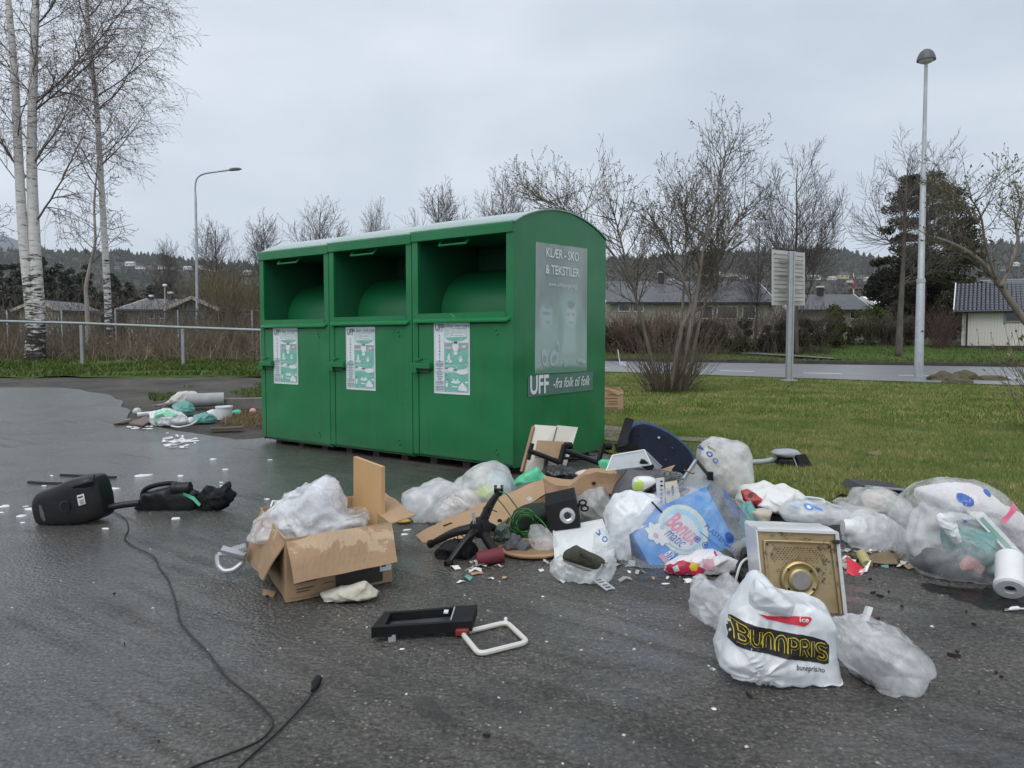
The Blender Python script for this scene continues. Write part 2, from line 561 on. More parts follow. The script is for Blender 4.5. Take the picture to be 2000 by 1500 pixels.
def lerp_road(t0,t1,s0,s1):
 """strip of the road between fractions s0,s1 of its width"""
 a=[along(ROAD_N,t).lerp(along(ROAD_F,t*0.62),s0)for t in(t0,t1)]
 b=[along(ROAD_N,t).lerp(along(ROAD_F,t*0.62),s1)for t in(t0,t1)]
 return a,b
mk=MB()
M_PAINT=mat('road_paint',(0.7,0.7,0.68),0.4)
for t0 in(-0.55,-0.15,0.25,0.65,1.05,1.45,1.85):
 a,b=lerp_road(t0,t0+0.17,0.30,0.325)
 z=0.006
 mk.quad((*a[0],z),(*a[1],z),(*b[1],z),(*b[0],z))
tag(mk.build('road_marking',M_PAINT,base=False),kind='structure')
kb=MB()
for pair,sg in((ROAD_F,1),(ROAD_N,-1)):
 a,b=along(pair,-0.9),along(pair,2.4)
 d=(b-a).normalized();nn=Vector((-d.y,d.x))*sg
 if sg<0:
  kb.beam((*(a+nn*0.08),0.0),(*(b+nn*0.08),0.0),0.16,0.10)
 else:
  kb.beam((*(a+nn*0.15),0.03),(*(b+nn*0.15),0.03),0.3,0.26)
tag(kb.build('kerb',M_KERB,base=False),kind='structure')
vf=[along(ROAD_F,t)+Vector((0,24))for t in(-1.2,2.4)]
vn=[along(ROAD_F,t)+Vector((0,0.25))for t in(-1.2,2.4)]
vm=[a.lerp(b,0.30)for a,b in zip(vn,vf)]
sheet('far_verge',resample(vn,40),resample(vm,40),12,M_VERGE,0.05,amp=0.03)
sheet('garden_ground',resample([v-Vector((0,0.3))for v in vm],40),resample(vf,40),16,M_GARDEN,0.07,amp=0.04)
pa,pb=G(1150,688).to_2d(),G(1650,698).to_2d()
sheet('footpath',[pa,pa.lerp(pb,.5),pb],[pa+Vector((0,2.2)),pa.lerp(pb,.5)+Vector((0,2.0)),pb+Vector((0,1.6))],4,M_PATH,0.12)
g0=[G(px,py)for px,py in((1150,860),(1200,868),(1240,862),(1330,866),(1400,872),(1450,868))]
g1=[G(px,py)for px,py in((1150,834),(1200,838),(1240,846),(1330,858),(1400,862),(1450,864))]
sheet('gravel_strip',resample(g0,24),resample(g1,24),6,M_GRAVEL,0.035,amp=0.02)
w0=[G(px,py)for px,py in((-900,738),(-100,737),(0,737),(150,736),(300,735),(420,734),(520,736),(700,736))]
w1=[G(px,py)for px,py in((-900,690),(-100,692),(0,694),(150,696),(300,700),(420,705),(520,705),(700,705))]
sheet('weed_verge',wob(resample(w0,60),0.4),resample(w1,60),10,M_GARDEN,0.0,amp=0.05)
M_PUDDLE=mat('puddle_water',(0.045,0.04,0.032),0.06,spec=0.6,alpha=0.38)
def puddle(pts,label):
 c=[G(px,py,0.004)for px,py in pts]
 c=[Vector(q)for q in spline(c+[c[0]],5)[:-1]]
 mb=MB()
 cen=sum(c,Vector())/len(c)
 mb.add([cen]+c,[(0,i+1,(i+1)%len(c)+1)for i in range(len(c))])
 tag(mb.build('puddle',M_PUDDLE,base=False),label,kind='structure')
puddle([(800,1362),(822,1358),(845,1366),(862,1388),(888,1405),(880,1416),(850,1410),(822,1396),(806,1380)],None)
puddle([(820,1362),(850,1362),(878,1390),(900,1412),(868,1420),(835,1402),(812,1384)],None)
def blade_mat(name,a,b,c,rough=0.6):
 m,n,l,p=new_mat(name)
 geo=n.new('ShaderNodeNewGeometry')
 tc=n.new('ShaderNodeTexCoord')
 no=N(n,'ShaderNodeTexNoise',Scale=0.8,Detail=6,Roughness=0.7)
 l.new(tc.outputs['Object'],no.inputs['Vector'])
 ad=n.new('ShaderNodeMath');ad.operation='MULTIPLY_ADD'
 l.new(geo.outputs['Random Per Island'],ad.inputs[0]);ad.inputs[1].default_value=0.34
 sb=n.new('ShaderNodeMath');sb.operation='SUBTRACT';sb.inputs[1].default_value=0.17
 l.new(no.outputs[0],sb.inputs[0]);l.new(sb.outputs[0],ad.inputs[2])
 r=ramp(n,[(0.38,a),(0.52,b),(0.66,c)])
 l.new(ad.outputs[0],r.inputs[0]);l.new(r.outputs[0],p.inputs['Base Color'])
 p.inputs['Roughness'].default_value=rough
 p.inputs['Specular IOR Level'].default_value=0.3
 return m
M_BLADE=blade_mat('grass_blade',(0.085,0.16,0.022),(0.15,0.215,0.036),(0.37,0.315,0.14))
M_WEED=blade_mat('weed_blade',(0.05,0.085,0.012),(0.075,0.13,0.018),(0.12,0.12,0.04))
def blades(name,pts,hgt,wid,m,label):
 n=len(pts)
 p=np.array(pts,dtype=np.float32)
 ang=RS.rand(n)*6.283
 h=hgt*(0.5+RS.rand(n))
 w=wid*(0.6+0.8*RS.rand(n))
 lean=RS.rand(n)*0.9*h
 la=RS.rand(n)*6.283
 dx=np.stack([np.cos(ang)*w,np.sin(ang)*w,np.zeros(n)],1)/2
 tip=p+np.stack([np.cos(la)*lean,np.sin(la)*lean,h],1)
 V=np.stack([p-dx,p+dx,tip],1).reshape(-1,3)
 F=np.arange(n*3).reshape(-1,3)
 o=link_mesh(name,np_mesh(name,V,F,[m]),None,base=False)
 return tag(o,label,kind='stuff')
def scatter(n,near,far,cols,dens=None,dz=0.012):
 """n random points between two polylines given in world xy"""
 a=resample(near,cols);b=resample(far,cols)
 out=[]
 while len(out)<n:
  t,s=rnd.random(),rnd.random()*(cols-1)
  k=int(s);f=s-k
  if k>=cols-1:continue
  if dens:t=t**dens
  p=a[k].lerp(a[k+1],f).lerp(b[k].lerp(b[k+1],f),t)
  out.append((p.x,p.y,zg(p.x,p.y)+dz))
 return out
ne=[G(px,py)for px,py in LAWN_EDGE if px<2400]
mid=[G(px,py)for px,py in((1100,800),(1400,806),(1700,815),(2100,830))]
pts=scatter(150000,ne,mid,40)
blades('grass',pts,0.035,0.006,M_BLADE,'short patchy green and straw coloured grass of the lawn')
pts=[p for p in scatter(16000,[q-Vector((.05,.32,0))for q in ne],[q+Vector((0,.1,0))for q in ne],40,dens=.45)if noise.noise(Vector((p[0]*2.2,p[1]*2.2,4)))>-.1]
blades('grass',pts,0.03,0.006,M_BLADE,'ragged grass creeping over the edge of the asphalt')
mid2=[G(px,py)for px,py in((1100,810),(1400,815),(1700,825),(2100,840))]
pts=scatter(110000,mid2,[q for q in lf if q.x>0],30)
blades('grass',pts,0.05,0.016,M_BLADE,'short grass farther back on the lawn beside the road')
pts=[p for p in scatter(44000,w0,w1,40,dens=0.9)if noise.noise(Vector((p[0]*0.5,p[1]*0.9,2)))>-0.25]
blades('weeds',pts,0.08,0.04,M_WEED,'fresh green weeds growing along the metal railing')
pts=[p for p in scatter(6000,[G(300,800),G(520,790)],[G(280,752),G(520,745)],12)if noise.noise(Vector((p[0]*0.8,p[1]*0.8,9)))>0.0]
blades('weeds',pts,0.05,0.02,M_WEED,'sparse moss and weeds on the muddy ground by the green container')
pts=scatter(2600,[G(430,832),G(516,838)],[G(440,808),G(516,806)],8)
M_STRAW=blade_mat('dry_straw',(0.16,0.11,0.05),(0.23,0.17,0.09),(0.30,0.24,0.14))
blades('dry_grass',pts,0.06,0.008,M_STRAW,'patch of dry straw coloured grass beside the far corner of the container')
pts=scatter(26000,vn,[a.lerp(b,0.9)for a,b in zip(vn,vf)],20,dz=0.07)
blades('grass',pts,0.10,0.06,M_WEED,'grass of the gardens beyond the road')
def seg_arrays(segs,n=3):
 A=np.array([s[0]for s in segs],dtype=np.float64)
 B=np.array([s[1]for s in segs],dtype=np.float64)
 ra=np.array([s[2]for s in segs]);rb=np.array([s[3]for s in segs])
 d=B-A
 d/=np.maximum(1e-9,np.linalg.norm(d,axis=1))[:,None]
 ref=np.where(np.abs(d[:,2:3])<0.8,np.array([[0,0,1.0]]),np.array([[1.0,0,0]]))
 u=np.cross(d,ref);u/=np.linalg.norm(u,axis=1)[:,None]
 v=np.cross(d,u)
 vs=[]
 for j in range(n):
  a=2*math.pi*j/n
  o=u*math.cos(a)+v*math.sin(a)
  vs.append(A+o*ra[:,None]);vs.append(B+o*rb[:,None])
 V=np.stack(vs,1).reshape(-1,3)
 k=np.arange(len(segs))[:,None]*(2*n)
 F=[]
 for j in range(n):
  a,b=2*j,2*((j+1)%n)
  F.append(np.concatenate([k+a,k+b,k+b+1,k+a+1],1))
 return V,np.concatenate(F)
def bud_arrays(pts,dirs,L,W):
 n=len(pts)
 p=np.array(pts,dtype=np.float64);d=np.array(dirs,dtype=np.float64)
 r=RS.randn(n,3);u=np.cross(d,r);u/=np.maximum(1e-9,np.linalg.norm(u,axis=1))[:,None]
 s=(0.6+0.8*RS.rand(n))[:,None]
 V=np.stack([p,p+d*L*s*.5+u*W*s,p+d*L*s,p+d*L*s*.5-u*W*s],1).reshape(-1,3)
 return V,np.arange(n*4).reshape(-1,4)
class Tree:
 def __init__(self,seed):
  self.r=random.Random(seed)
  self.segs,self.tips=[],[]
 def rv(self):
  while True:
   v=Vector((self.r.uniform(-1,1),self.r.uniform(-1,1),self.r.uniform(-1,1)))
   if 0.05<v.length<1:return v.normalized()
 def branch(self,p,d,L,rad,level,cfg):
  """a limb of several pieces that gives off smaller limbs"""
  r=self.r
  step=cfg['step'][min(level,len(cfg['step'])-1)]
  n=max(2,int(L/step))
  pts=[p]
  d=d.normalized()
  up=cfg['up'][min(level,len(cfg['up'])-1)]
  wig=cfg['wig'][min(level,len(cfg['wig'])-1)]
  r0=rad
  for i in range(n):
   t=(i+1)/n
   r1=max(cfg['rmin'],rad*(1-0.85*t))
   d=(d+self.rv()*wig+Vector((0,0,up*(0.4+t)))).normalized()
   q=p+d*(L/n)
   self.segs.append((p,q,r0,r1))
   p,r0=q,r1
   pts.append(p)
   if level<cfg['levels']:
    k=cfg['kids'][min(level,len(cfg['kids'])-1)]
    if t>cfg['bare']and r.random()<k-int(k):k+=1
    if t>cfg['bare']:
     for _ in range(int(k)):
      ax=d.cross(self.rv()).normalized()
      ang=R(r.uniform(*cfg['ang']))
      nd=Matrix.Rotation(ang,3,ax)@d
      f=cfg['ratio']*r.uniform(0.6,1.15)*(1.15-0.55*t)
      self.branch(p,nd,L*f,max(cfg['rmin'],r1*0.6),level+1,cfg)
   elif cfg.get('buds')and r.random()<cfg['buds']:
    self.tips.append((p,(d+self.rv()*0.7).normalized()))
  self.tips.append((p,d))if cfg.get('buds')else None
 def limbs_from(self,path,n,t0,t1,cfg,len_fn,rad_fn,ang=(35,60),az=None):
  r=self.r
  for i in range(n):
   t=t0+(t1-t0)*(i+r.random())/n
   s=t*(len(path)-1);k=min(int(s),len(path)-2)
   p=path[k].lerp(path[k+1],s-k)
   d=(path[k+1]-path[k]).normalized()
   a=r.uniform(0,6.283)if az is None else r.uniform(*az)
   o=Vector((math.cos(a),math.sin(a),0))
   g=R(r.uniform(*ang))
   self.branch(p,d*math.cos(g)+o*math.sin(g),len_fn(t)*r.uniform(0.75,1.2),rad_fn(t),1,cfg)
 def crown(self,name,parent,m,mb=None,L=0.05,W=0.012,n=3):
  V,F=seg_arrays(self.segs,n)
  mi=[0]*len(F)
  mats=[m]
  FF=F
  if mb is not None and self.tips:
   V2,F2=bud_arrays([t[0]for t in self.tips],[t[1]for t in self.tips],L,W)
   FF=np.concatenate([F,F2+len(V)]);V=np.concatenate([V,V2])
   mi+=[1]*len(F2);mats.append(mb)
  return link_mesh(name,np_mesh(name,V,FF,mats,mi,smooth=False),parent)
M_BIRCH=None
def birch_bark():
 m,n,l,b=new_mat('birch_bark')
 tc=n.new('ShaderNodeTexCoord')
 mp=n.new('ShaderNodeMapping');mp.inputs['Scale'].default_value=(2.2,2.2,9.0)
 l.new(tc.outputs['Object'],mp.inputs[0])
 a=N(n,'ShaderNodeTexNoise',Scale=1.6,Detail=4,Roughness=0.7,Distortion=0.4)
 l.new(mp.outputs[0],a.inputs['Vector'])
 sx=n.new('ShaderNodeSeparateXYZ');l.new(tc.outputs['Object'],sx.inputs[0])
 hr=N(n,'ShaderNodeMapRange');hr.inputs[1].default_value,hr.inputs[2].default_value=0.0,3.6
 hr.inputs[3].default_value,hr.inputs[4].default_value=-0.17,0.06
 l.new(sx.outputs[2],hr.inputs[0])
 ad=n.new('ShaderNodeMath');l.new(a.outputs[0],ad.inputs[0]);l.new(hr.outputs[0],ad.inputs[1])
 r=ramp(n,[(0.36,(0.025,0.022,0.02)),(0.42,(0.22,0.20,0.19)),(0.47,(0.58,0.56,0.53)),(0.75,(0.72,0.70,0.67))])
 l.new(ad.outputs[0],r.inputs[0])
 l.new(r.outputs[0],b.inputs['Base Color'])
 b.inputs['Roughness'].default_value=0.75
 bp=N(n,'ShaderNodeBump',Strength=0.5,Distance=0.02);l.new(a.outputs[0],bp.inputs['Height']);l.new(bp.outputs[0],b.inputs['Normal'])
 return m
M_BIRCH=birch_bark()
M_TWIG=mat('birch_twig',(0.13,0.10,0.095),0.7,(0.19,0.15,0.14),3)
M_CATKIN=mat('catkin',(0.17,0.15,0.06),0.7,(0.13,0.10,0.07),2)
M_BARK=mat('grey_bark',(0.075,0.062,0.052),0.85,(0.15,0.13,0.11),5,bump=0.6,bscale=14,stretch=(1,1,0.25))
M_WILLOW=mat('willow_bark',(0.14,0.12,0.10),0.85,(0.24,0.21,0.17),6,bump=0.5,bscale=18,stretch=(1,1,0.3))
M_BARETWIG=mat('bare_twig',(0.09,0.076,0.068),0.8,(0.14,0.12,0.11),3)
M_BUD=mat('bud',(0.115,0.085,0.055),0.7,(0.15,0.13,0.07),3)
M_LEAFBUD=mat('leaf_bud',(0.14,0.17,0.05),0.6,(0.20,0.17,0.09),5)
def trunk_part(paths,radii,parent,m,n=10,name='trunk'):
 for pth,rr in zip(paths,radii):
  mb=MB()
  mb.tube(pth,[rr[0]+(rr[1]-rr[0])*(i/(len(pth)-1))for i in range(len(pth))],n)
  o=mb.build(name,m,parent,smooth='all')
  tb=bpy.data.meshes
def pxpath(pts,Y,k=6,dy=0.0):
 """trunk measured in the photograph, standing at distance Y (dy: how far it leans away from top to bottom)"""
 q=[P(x,y,Y+dy*i/max(1,len(pts)-1))for i,(x,y)in enumerate(pts)]
 return spline(q,k)
BIRCH=dict(step=[0.8,0.30,0.18,0.12],up=[0.05,0.07,-0.08,-0.20],wig=[0.1,0.13,0.17,0.15],levels=3,kids=[1.2,1.6,1.5],ang=(25,65),ratio=0.5,rmin=0.0036,bare=0.10,buds=0.6)
Yb=G(70,706).y
t1=pxpath([(72,706),(76,640),(72,560),(66,440),(62,300),(66,120),(70,-20),(66,-160),(60,-300)],Yb)
t2=pxpath([(60,706),(64,640),(56,560),(44,440),(36,300),(28,140),(16,0),(4,-140),(0,-280)],Yb,dy=-0.3)
root=thing('birch_tree',Vector((t1[0].x,Yb,zg(t1[0].x,Yb))),'old birch with two white stems from one foot behind the railing','tree')
trunk_part([t1,t2],[(0.215,0.045),(0.19,0.04)],root,M_BIRCH)
T=Tree(3)
for pth,kk in((t1,20),(t2,15)):
 T.limbs_from(pth,kk,0.42,0.98,BIRCH,lambda t:3.9-1.8*t,lambda t:0.030-0.016*t,(28,60))
T.limbs_from(t1,5,0.36,0.70,BIRCH,lambda t:4.4,lambda t:0.034,(40,60),az=(-0.5,0.5))
T.crown('crown',root,M_TWIG,M_CATKIN,0.055,0.009)
Yb=G(214,694).y
t1=pxpath([(214,694),(211,600),(205,480),(196,330),(188,200),(172,60),(168,-60),(160,-200)],Yb)
root=thing('birch_tree',Vector((t1[0].x,Yb,zg(t1[0].x,Yb))),'slender single-stemmed white birch right of the twin-stemmed one','tree')
trunk_part([t1],[(0.125,0.045)],root,M_BIRCH)
T=Tree(5)
T.limbs_from(t1,24,0.36,0.98,BIRCH,lambda t:3.6-1.6*t,lambda t:0.026-0.013*t,(30,62))
T.limbs_from(t1,6,0.42,0.85,BIRCH,lambda t:4.0-1.5*t,lambda t:0.028,(35,60),az=(-0.5,0.5))
T.crown('crown',root,M_TWIG,M_CATKIN,0.055,0.009)
Yb=27.0
t1=pxpath([(172,690),(170,600),(168,560),(178,510),(186,470),(184,400),(190,330),(194,285)],Yb)
root=thing('birch_tree',Vector((t1[0].x,Yb,zg(t1[0].x,Yb))),'small crooked young birch standing between the two taller birches','tree')
trunk_part([t1],[(0.085,0.02)],root,mat('young_birch_bark',(0.42,0.38,0.33),0.8,(0.24,0.21,0.18),4,stretch=(1,1,0.4)))
T=Tree(8)
SB=dict(BIRCH,step=[0.5,0.3,0.2,0.15],up=[0.05,0.0,-0.05,-0.1],wig=[.15,.2,.25,.2],rmin=0.007)
T.limbs_from(t1,15,0.40,0.98,SB,lambda t:2.1-1.2*t,lambda t:0.026-0.012*t,(45,80))
T.crown('crown',root,M_TWIG,M_CATKIN,0.05,0.012)
Yb=26.0
t1=pxpath([(-70,690),(-66,560),(-52,480),(-40,420)],Yb)
root=thing('birch_tree',Vector((t1[0].x,Yb,zg(t1[0].x,Yb))),'birch mostly outside the left edge with twigs reaching in low','tree')
trunk_part([t1],[(0.1,0.03)],root,M_BIRCH)
T=Tree(18)
T.limbs_from(t1,9,0.5,0.98,SB,lambda t:1.9-.8*t,lambda t:0.02,(50,80))
T.crown('crown',root,M_TWIG,M_CATKIN,0.05,0.012)
LINDEN=dict(step=[0.7,0.36,0.26,0.2],up=[0.10,0.09,0.06,0.03],wig=[0.07,0.08,0.10,0.12],levels=3,kids=[1.3,1.6,1.5,1.0],ang=(20,50),ratio=0.50,rmin=0.011,bare=0.08)
def linden(seed,H,spread,label,x,y,group='bare trees in a row beyond the road',bole=0.22,rmin=0.011,r0=0.15,limbs=32,ang=(24,50),kids=None,up=None):
 z=zg(x,y)
 r=random.Random(seed)
 p=Vector((x,y,z))
 path=[p]
 for i in range(10):
  p=p+Vector((r.uniform(-.06,.06),r.uniform(-.06,.06),1))*(H*0.87/10)
  path.append(p.copy())
 root=thing('bare_tree',Vector((x,y,z)),label,'tree',group)
 trunk_part([spline(path,3)],[(r0,0.02)],root,M_BARK,8)
 T=Tree(seed)
 cfg=dict(LINDEN,rmin=rmin,kids=kids or LINDEN['kids'],up=up or LINDEN['up'])
 T.limbs_from(path,limbs,bole,0.97,cfg,lambda t:H*spread*(1.08-0.80*t),lambda t:r0*(0.36-0.26*t),ang)
 T.crown('crown',root,M_BARETWIG)
 return root
def copy_thing(src,loc,label,rz=0.0,sc=(1,1,1)):
 r=src.copy();C.objects.link(r)
 r.location=loc;r.rotation_euler=(0,0,rz);r.scale=sc
 r['label']=label
 for ch in list(src.children):
  c=ch.copy();C.objects.link(c);c.parent=r
  for g in list(ch.children):
   d=g.copy();C.objects.link(d);d.parent=c
 return r
def at_px(px,Y,base=None):
 d=ray(px,700)
 x=d.x*Y/d.y
 return Vector((x,Y,zg(x,Y)if base is None else base))
def hgt(px,py,Y):
 return P(px,py,Y).z
q=at_px(428,62)
ln1=linden(21,hgt(428,415,62)-q.z,0.46,'bare tree just right of the curved street lamp',q.x,q.y,rmin=0.0085)
q=at_px(625,60)
ln2=linden(22,hgt(625,375,60)-q.z,0.46,'bare tree showing above the left container roof',q.x,q.y,rmin=0.0085)
def row_tree(src,H0,px,py,Y,label,rz,w=1.0):
 q=at_px(px,Y)
 k=(hgt(px,py,Y)-q.z)/H0
 copy_thing(src,q,label,rz,(k*w,k*w,k))
H1=hgt(428,415,62)-at_px(428,62).z
H2=hgt(625,375,60)-at_px(625,60).z
row_tree(ln1,H1,517,403,60,'bare tree beside the far left end of the container roof',2.0,0.9)
row_tree(ln2,H2,735,374,60,'slim bare tree above the gap of the first two container roofs',1.1,0.62)
row_tree(ln1,H1,858,336,56,'bare tree above the middle of the container roofs',3.6,0.95)
row_tree(ln2,H2,985,320,54,'bare tree above the right container roof before the budding crown',4.4,0.95)
row_tree(ln1,H1,332,452,78,'dark bare tree on the left of the curved street lamp',5.0,0.85)
q=at_px(1556,46)
linden(31,hgt(1556,262,46)-q.z,0.46,'tall bare tree rising behind the road sign',q.x,q.y,'bare trees beyond the road',0.18,0.0085,0.15,26,(34,66),[1.3,1.6,1.5,1],[.1,.15,.10,.05])
q=at_px(1754,45)
linden(37,hgt(1754,250,45)-q.z,0.52,'bare tree with a thick bole in front of the pine',q.x,q.y,'bare trees beyond the road',0.34,0.008,0.22,20,(38,74),[1.3,1.5,1.4,1],[.1,.13,.09,.05])
q=at_px(1475,58)
linden(33,hgt(1475,400,58)-q.z,0.36,'thin bare tree left of the road sign against the hill',q.x,q.y,'bare trees beyond the road',0.18,0.011,0.12,26)
q=at_px(1395,60)
linden(34,hgt(1395,300,60)-q.z,0.30,'bare tree behind the crown of the willow',q.x,q.y,'bare trees beyond the road',0.18,0.011,0.12,26)
WIL=dict(step=[0.4,0.22,0.15,0.11],up=[0.06,0.10,0.13,0.12],wig=[0.16,0.16,0.18,0.16],levels=3,kids=[1.1,1.6,1.5],ang=(22,58),ratio=0.5,rmin=0.0036,bare=0.12,buds=0.55)
Yw=G(1305,768).y
stems=[([(1290,765),(1272,700),(1252,620),(1232,545),(1215,480),(1200,420)],0.052,-0.6),([(1310,765),(1322,690),(1332,640),(1350,600),(1335,550),(1310,490),(1292,450)],0.07,0.5),([(1325,765),(1345,660),(1358,590),(1372,500),(1388,430),(1405,360),(1418,300)],0.062,0.0),([(1340,765),(1362,650),(1392,540),(1422,460),(1455,405)],0.05,0.9),([(1318,765),(1330,640),(1338,520),(1340,440),(1338,400)],0.04,1.3),([(1236,560),(1200,500),(1150,445),(1095,405),(1050,385)],0.035,1.2)]
root=thing('willow_tree',G(1305,768),'budding many-stemmed willow growing from a thicket on the lawn','tree')
T=Tree(41)
for pts,rr,dy in stems:
 pth=pxpath(pts,Yw,5,dy)
 trunk_part([pth],[(rr,rr*0.2)],root,M_WILLOW,8)
 T.limbs_from(pth,27,0.42,1.0,WIL,lambda t:1.75-0.75*t,lambda t:0.014,(25,66))
T.crown('crown',root,mat('willow_twig',(0.085,0.068,0.05),0.8,(0.15,0.125,0.095),4),M_BUD,0.035,0.010)
T=Tree(43)
T.segs=[]
c0=G(1305,768)
for i in range(170):
 a=rnd.uniform(0,6.283);ra=rnd.uniform(0.05,0.5)
 p=c0+Vector((math.cos(a)*ra,math.sin(a)*ra,0))
 tilt=rnd.uniform(0.1,1.25)*(0.5+ra)
 d=Vector((math.cos(a)*tilt,math.sin(a)*tilt,1))
 T.branch(p,d,rnd.uniform(0.8,2.1),rnd.uniform(0.007,0.015),2,dict(WIL,step=[0.22],up=[0.03],wig=[0.12],levels=3,buds=0.3,kids=[.35],ratio=.35,ang=(15,40)))
T.crown('base_shoots',root,mat('shoot_bark',(0.09,0.072,0.05),0.8,(0.17,0.14,0.10),4),M_BUD,0.04,0.01)
Yr=14.0
root=thing('willow_tree',at_px(2110,Yr),'budding willow reaching into the picture from the right edge','tree')
T=Tree(51)
for pts,rr,dy in[([(2110,800),(2060,700),(2005,630),(1972,585),(1945,545),(1915,510),(1872,482),(1830,465)],0.085,0.3),([(1955,560),(1972,520),(1988,470),(1985,440),(1996,390)],0.045,0.4),([(2030,660),(2050,560),(2060,480),(2066,420)],0.05,0.0),([(1945,545),(1925,480),(1915,420),(1890,380)],0.03,-0.6)]:
 pth=pxpath(pts,Yr,5,dy)
 trunk_part([pth],[(rr,rr*0.35)],root,M_WILLOW,8)
 T.limbs_from(pth,13,0.45,1.0,WIL,lambda t:1.15-0.4*t,lambda t:0.011,(25,65))
T.crown('crown',root,mat('willow_twig',(0.085,0.068,0.05)),M_LEAFBUD,0.045,0.012)
Ys=9.5
c0=G(2065,850)
root=thing('shrub',c0,'twiggy shrub with opening leaf buds at the right edge of the lawn','shrub')
T=Tree(57)
for i in range(60):
 p=c0+Vector((rnd.uniform(-.3,.3),rnd.uniform(-.3,.3),0))
 a=rnd.uniform(2.2,4.2)if i%3 else rnd.uniform(0,6.28)
 d=Vector((math.cos(a)*rnd.uniform(0.1,0.7),math.sin(a)*0.4,1))
 T.branch(p,d,rnd.uniform(0.7,1.35),0.008,2,dict(WIL,step=[0.14],up=[0.03],wig=[0.08],levels=3,ratio=0.35,buds=0.7,kids=[.5],rmin=0.003))
T.crown('crown',root,mat('shrub_twig',(0.16,0.125,0.08),0.8),M_LEAFBUD,0.045,0.011)
def leaf_cloud(n,centers,radii,size,flat=0.0,elong=2.0):
 """small leaf faces spread through lumpy ellipsoids"""
 k=RS.randint(0,len(centers),n)
 c=np.array(centers)[k];r=np.array(radii)[k]
 d=RS.randn(n,3);d/=np.linalg.norm(d,axis=1)[:,None]
 t=RS.rand(n,1)**0.4
 p=c+d*r*t
 u=RS.randn(n,3);u/=np.linalg.norm(u,axis=1)[:,None]
 v=np.cross(u,RS.randn(n,3));v/=np.linalg.norm(v,axis=1)[:,None]
 s=size*(0.5+RS.rand(n,1))
 V=np.stack([p-u*s*elong*.5,p+v*s*.5,p+u*s*elong*.5,p-v*s*.5],1).reshape(-1,3)
 return V,np.arange(4*n).reshape(-1,4)
def lumps(c,size,n,lr,seed,shape='ball'):
 r=random.Random(seed)
 cs,rs=[],[]
 for i in range(n):
  while True:
   q=Vector((r.uniform(-1,1),r.uniform(-1,1),r.uniform(-1,1)))
   if shape=='cone':
    h=(q.z+1)/2
    if math.hypot(q.x,q.y)<1.05-h:break
   elif shape=='box':break
   elif q.length<1:break
  cs.append((c[0]+q.x*size[0],c[1]+q.y*size[1],c[2]+q.z*size[2]))
  k=r.uniform(0.6,1.3)
  rs.append((lr*k,lr*k,lr*k*0.75))
 return cs,rs
def leaf_mat(name,a,b):
 m,n,l,p=new_mat(name)
 geo=n.new('ShaderNodeNewGeometry');tc=n.new('ShaderNodeTexCoord')
 no=N(n,'ShaderNodeTexNoise',Scale=0.6,Detail=3);l.new(tc.outputs['Object'],no.inputs['Vector'])
 ad=n.new('ShaderNodeMath');ad.operation='MULTIPLY_ADD';ad.inputs[1].default_value=0.4
 l.new(geo.outputs['Random Per Island'],ad.inputs[0])
 sb=n.new('ShaderNodeMath');sb.operation='SUBTRACT';sb.inputs[1].default_value=0.2
 l.new(no.outputs[0],sb.inputs[0]);l.new(sb.outputs[0],ad.inputs[2])
 r=ramp(n,[(0.35,a),(0.65,b)]);l.new(ad.outputs[0],r.inputs[0]);l.new(r.outputs[0],p.inputs['Base Color'])
 p.inputs['Roughness'].default_value=0.7;p.inputs['Specular IOR Level'].default_value=0.25
 return m
M_PINE=leaf_mat('pine_needles',(0.028,0.032,0.016),(0.075,0.070,0.038))
M_CONIF=leaf_mat('thuja_leaf',(0.045,0.060,0.010),(0.11,0.115,0.02))
M_YEW=leaf_mat('dark_leaf',(0.014,0.018,0.010),(0.035,0.038,0.02))
def pine(px,top,base_py,Y,label,wide,seed,n=9000,group=None,zb=None):
 q=at_px(px,Y,zb)
 zt=hgt(px,top,Y)
 H=zt-q.z
 root=thing('pine_tree',q,label,'tree',group)
 mb=MB();mb.tube([q,q+Vector((0.1,0,H*.5)),q+Vector((0,0,H*.97))],[0.22,0.15,0.03],8)
 mb.build('trunk',M_BARK,root,smooth='all')
 r=random.Random(seed)
 cs,rs=[],[]
 for i in range(110):
  t=r.uniform(0.12,1.0)
  a=r.uniform(0,6.283)
  prof=wide*(0.55+0.45*math.sin(min(1,t*1.25)*3.14159*0.62))*(1.0 if t<.7 else(1.25-t)/.55)
  ra=prof*r.uniform(0.25,1.0)
  cs.append((q.x+math.cos(a)*ra,q.y+math.sin(a)*ra,q.z+H*t-0.3))
  k=r.uniform(0.45,0.95)
  rs.append((k*1.15,k*1.15,k*0.6))
 V,F=leaf_cloud(n,cs,rs,0.10,elong=2.6)
 link_mesh('crown',np_mesh('crown',V,F,[M_PINE]),root)
pine(1800,330,600,60,'dark bushy pine behind the tall grey lamp post',3.7,3,30000)
pine(1862,440,600,64,'lower dark pine right of the tall lamp post',2.4,4,12000)
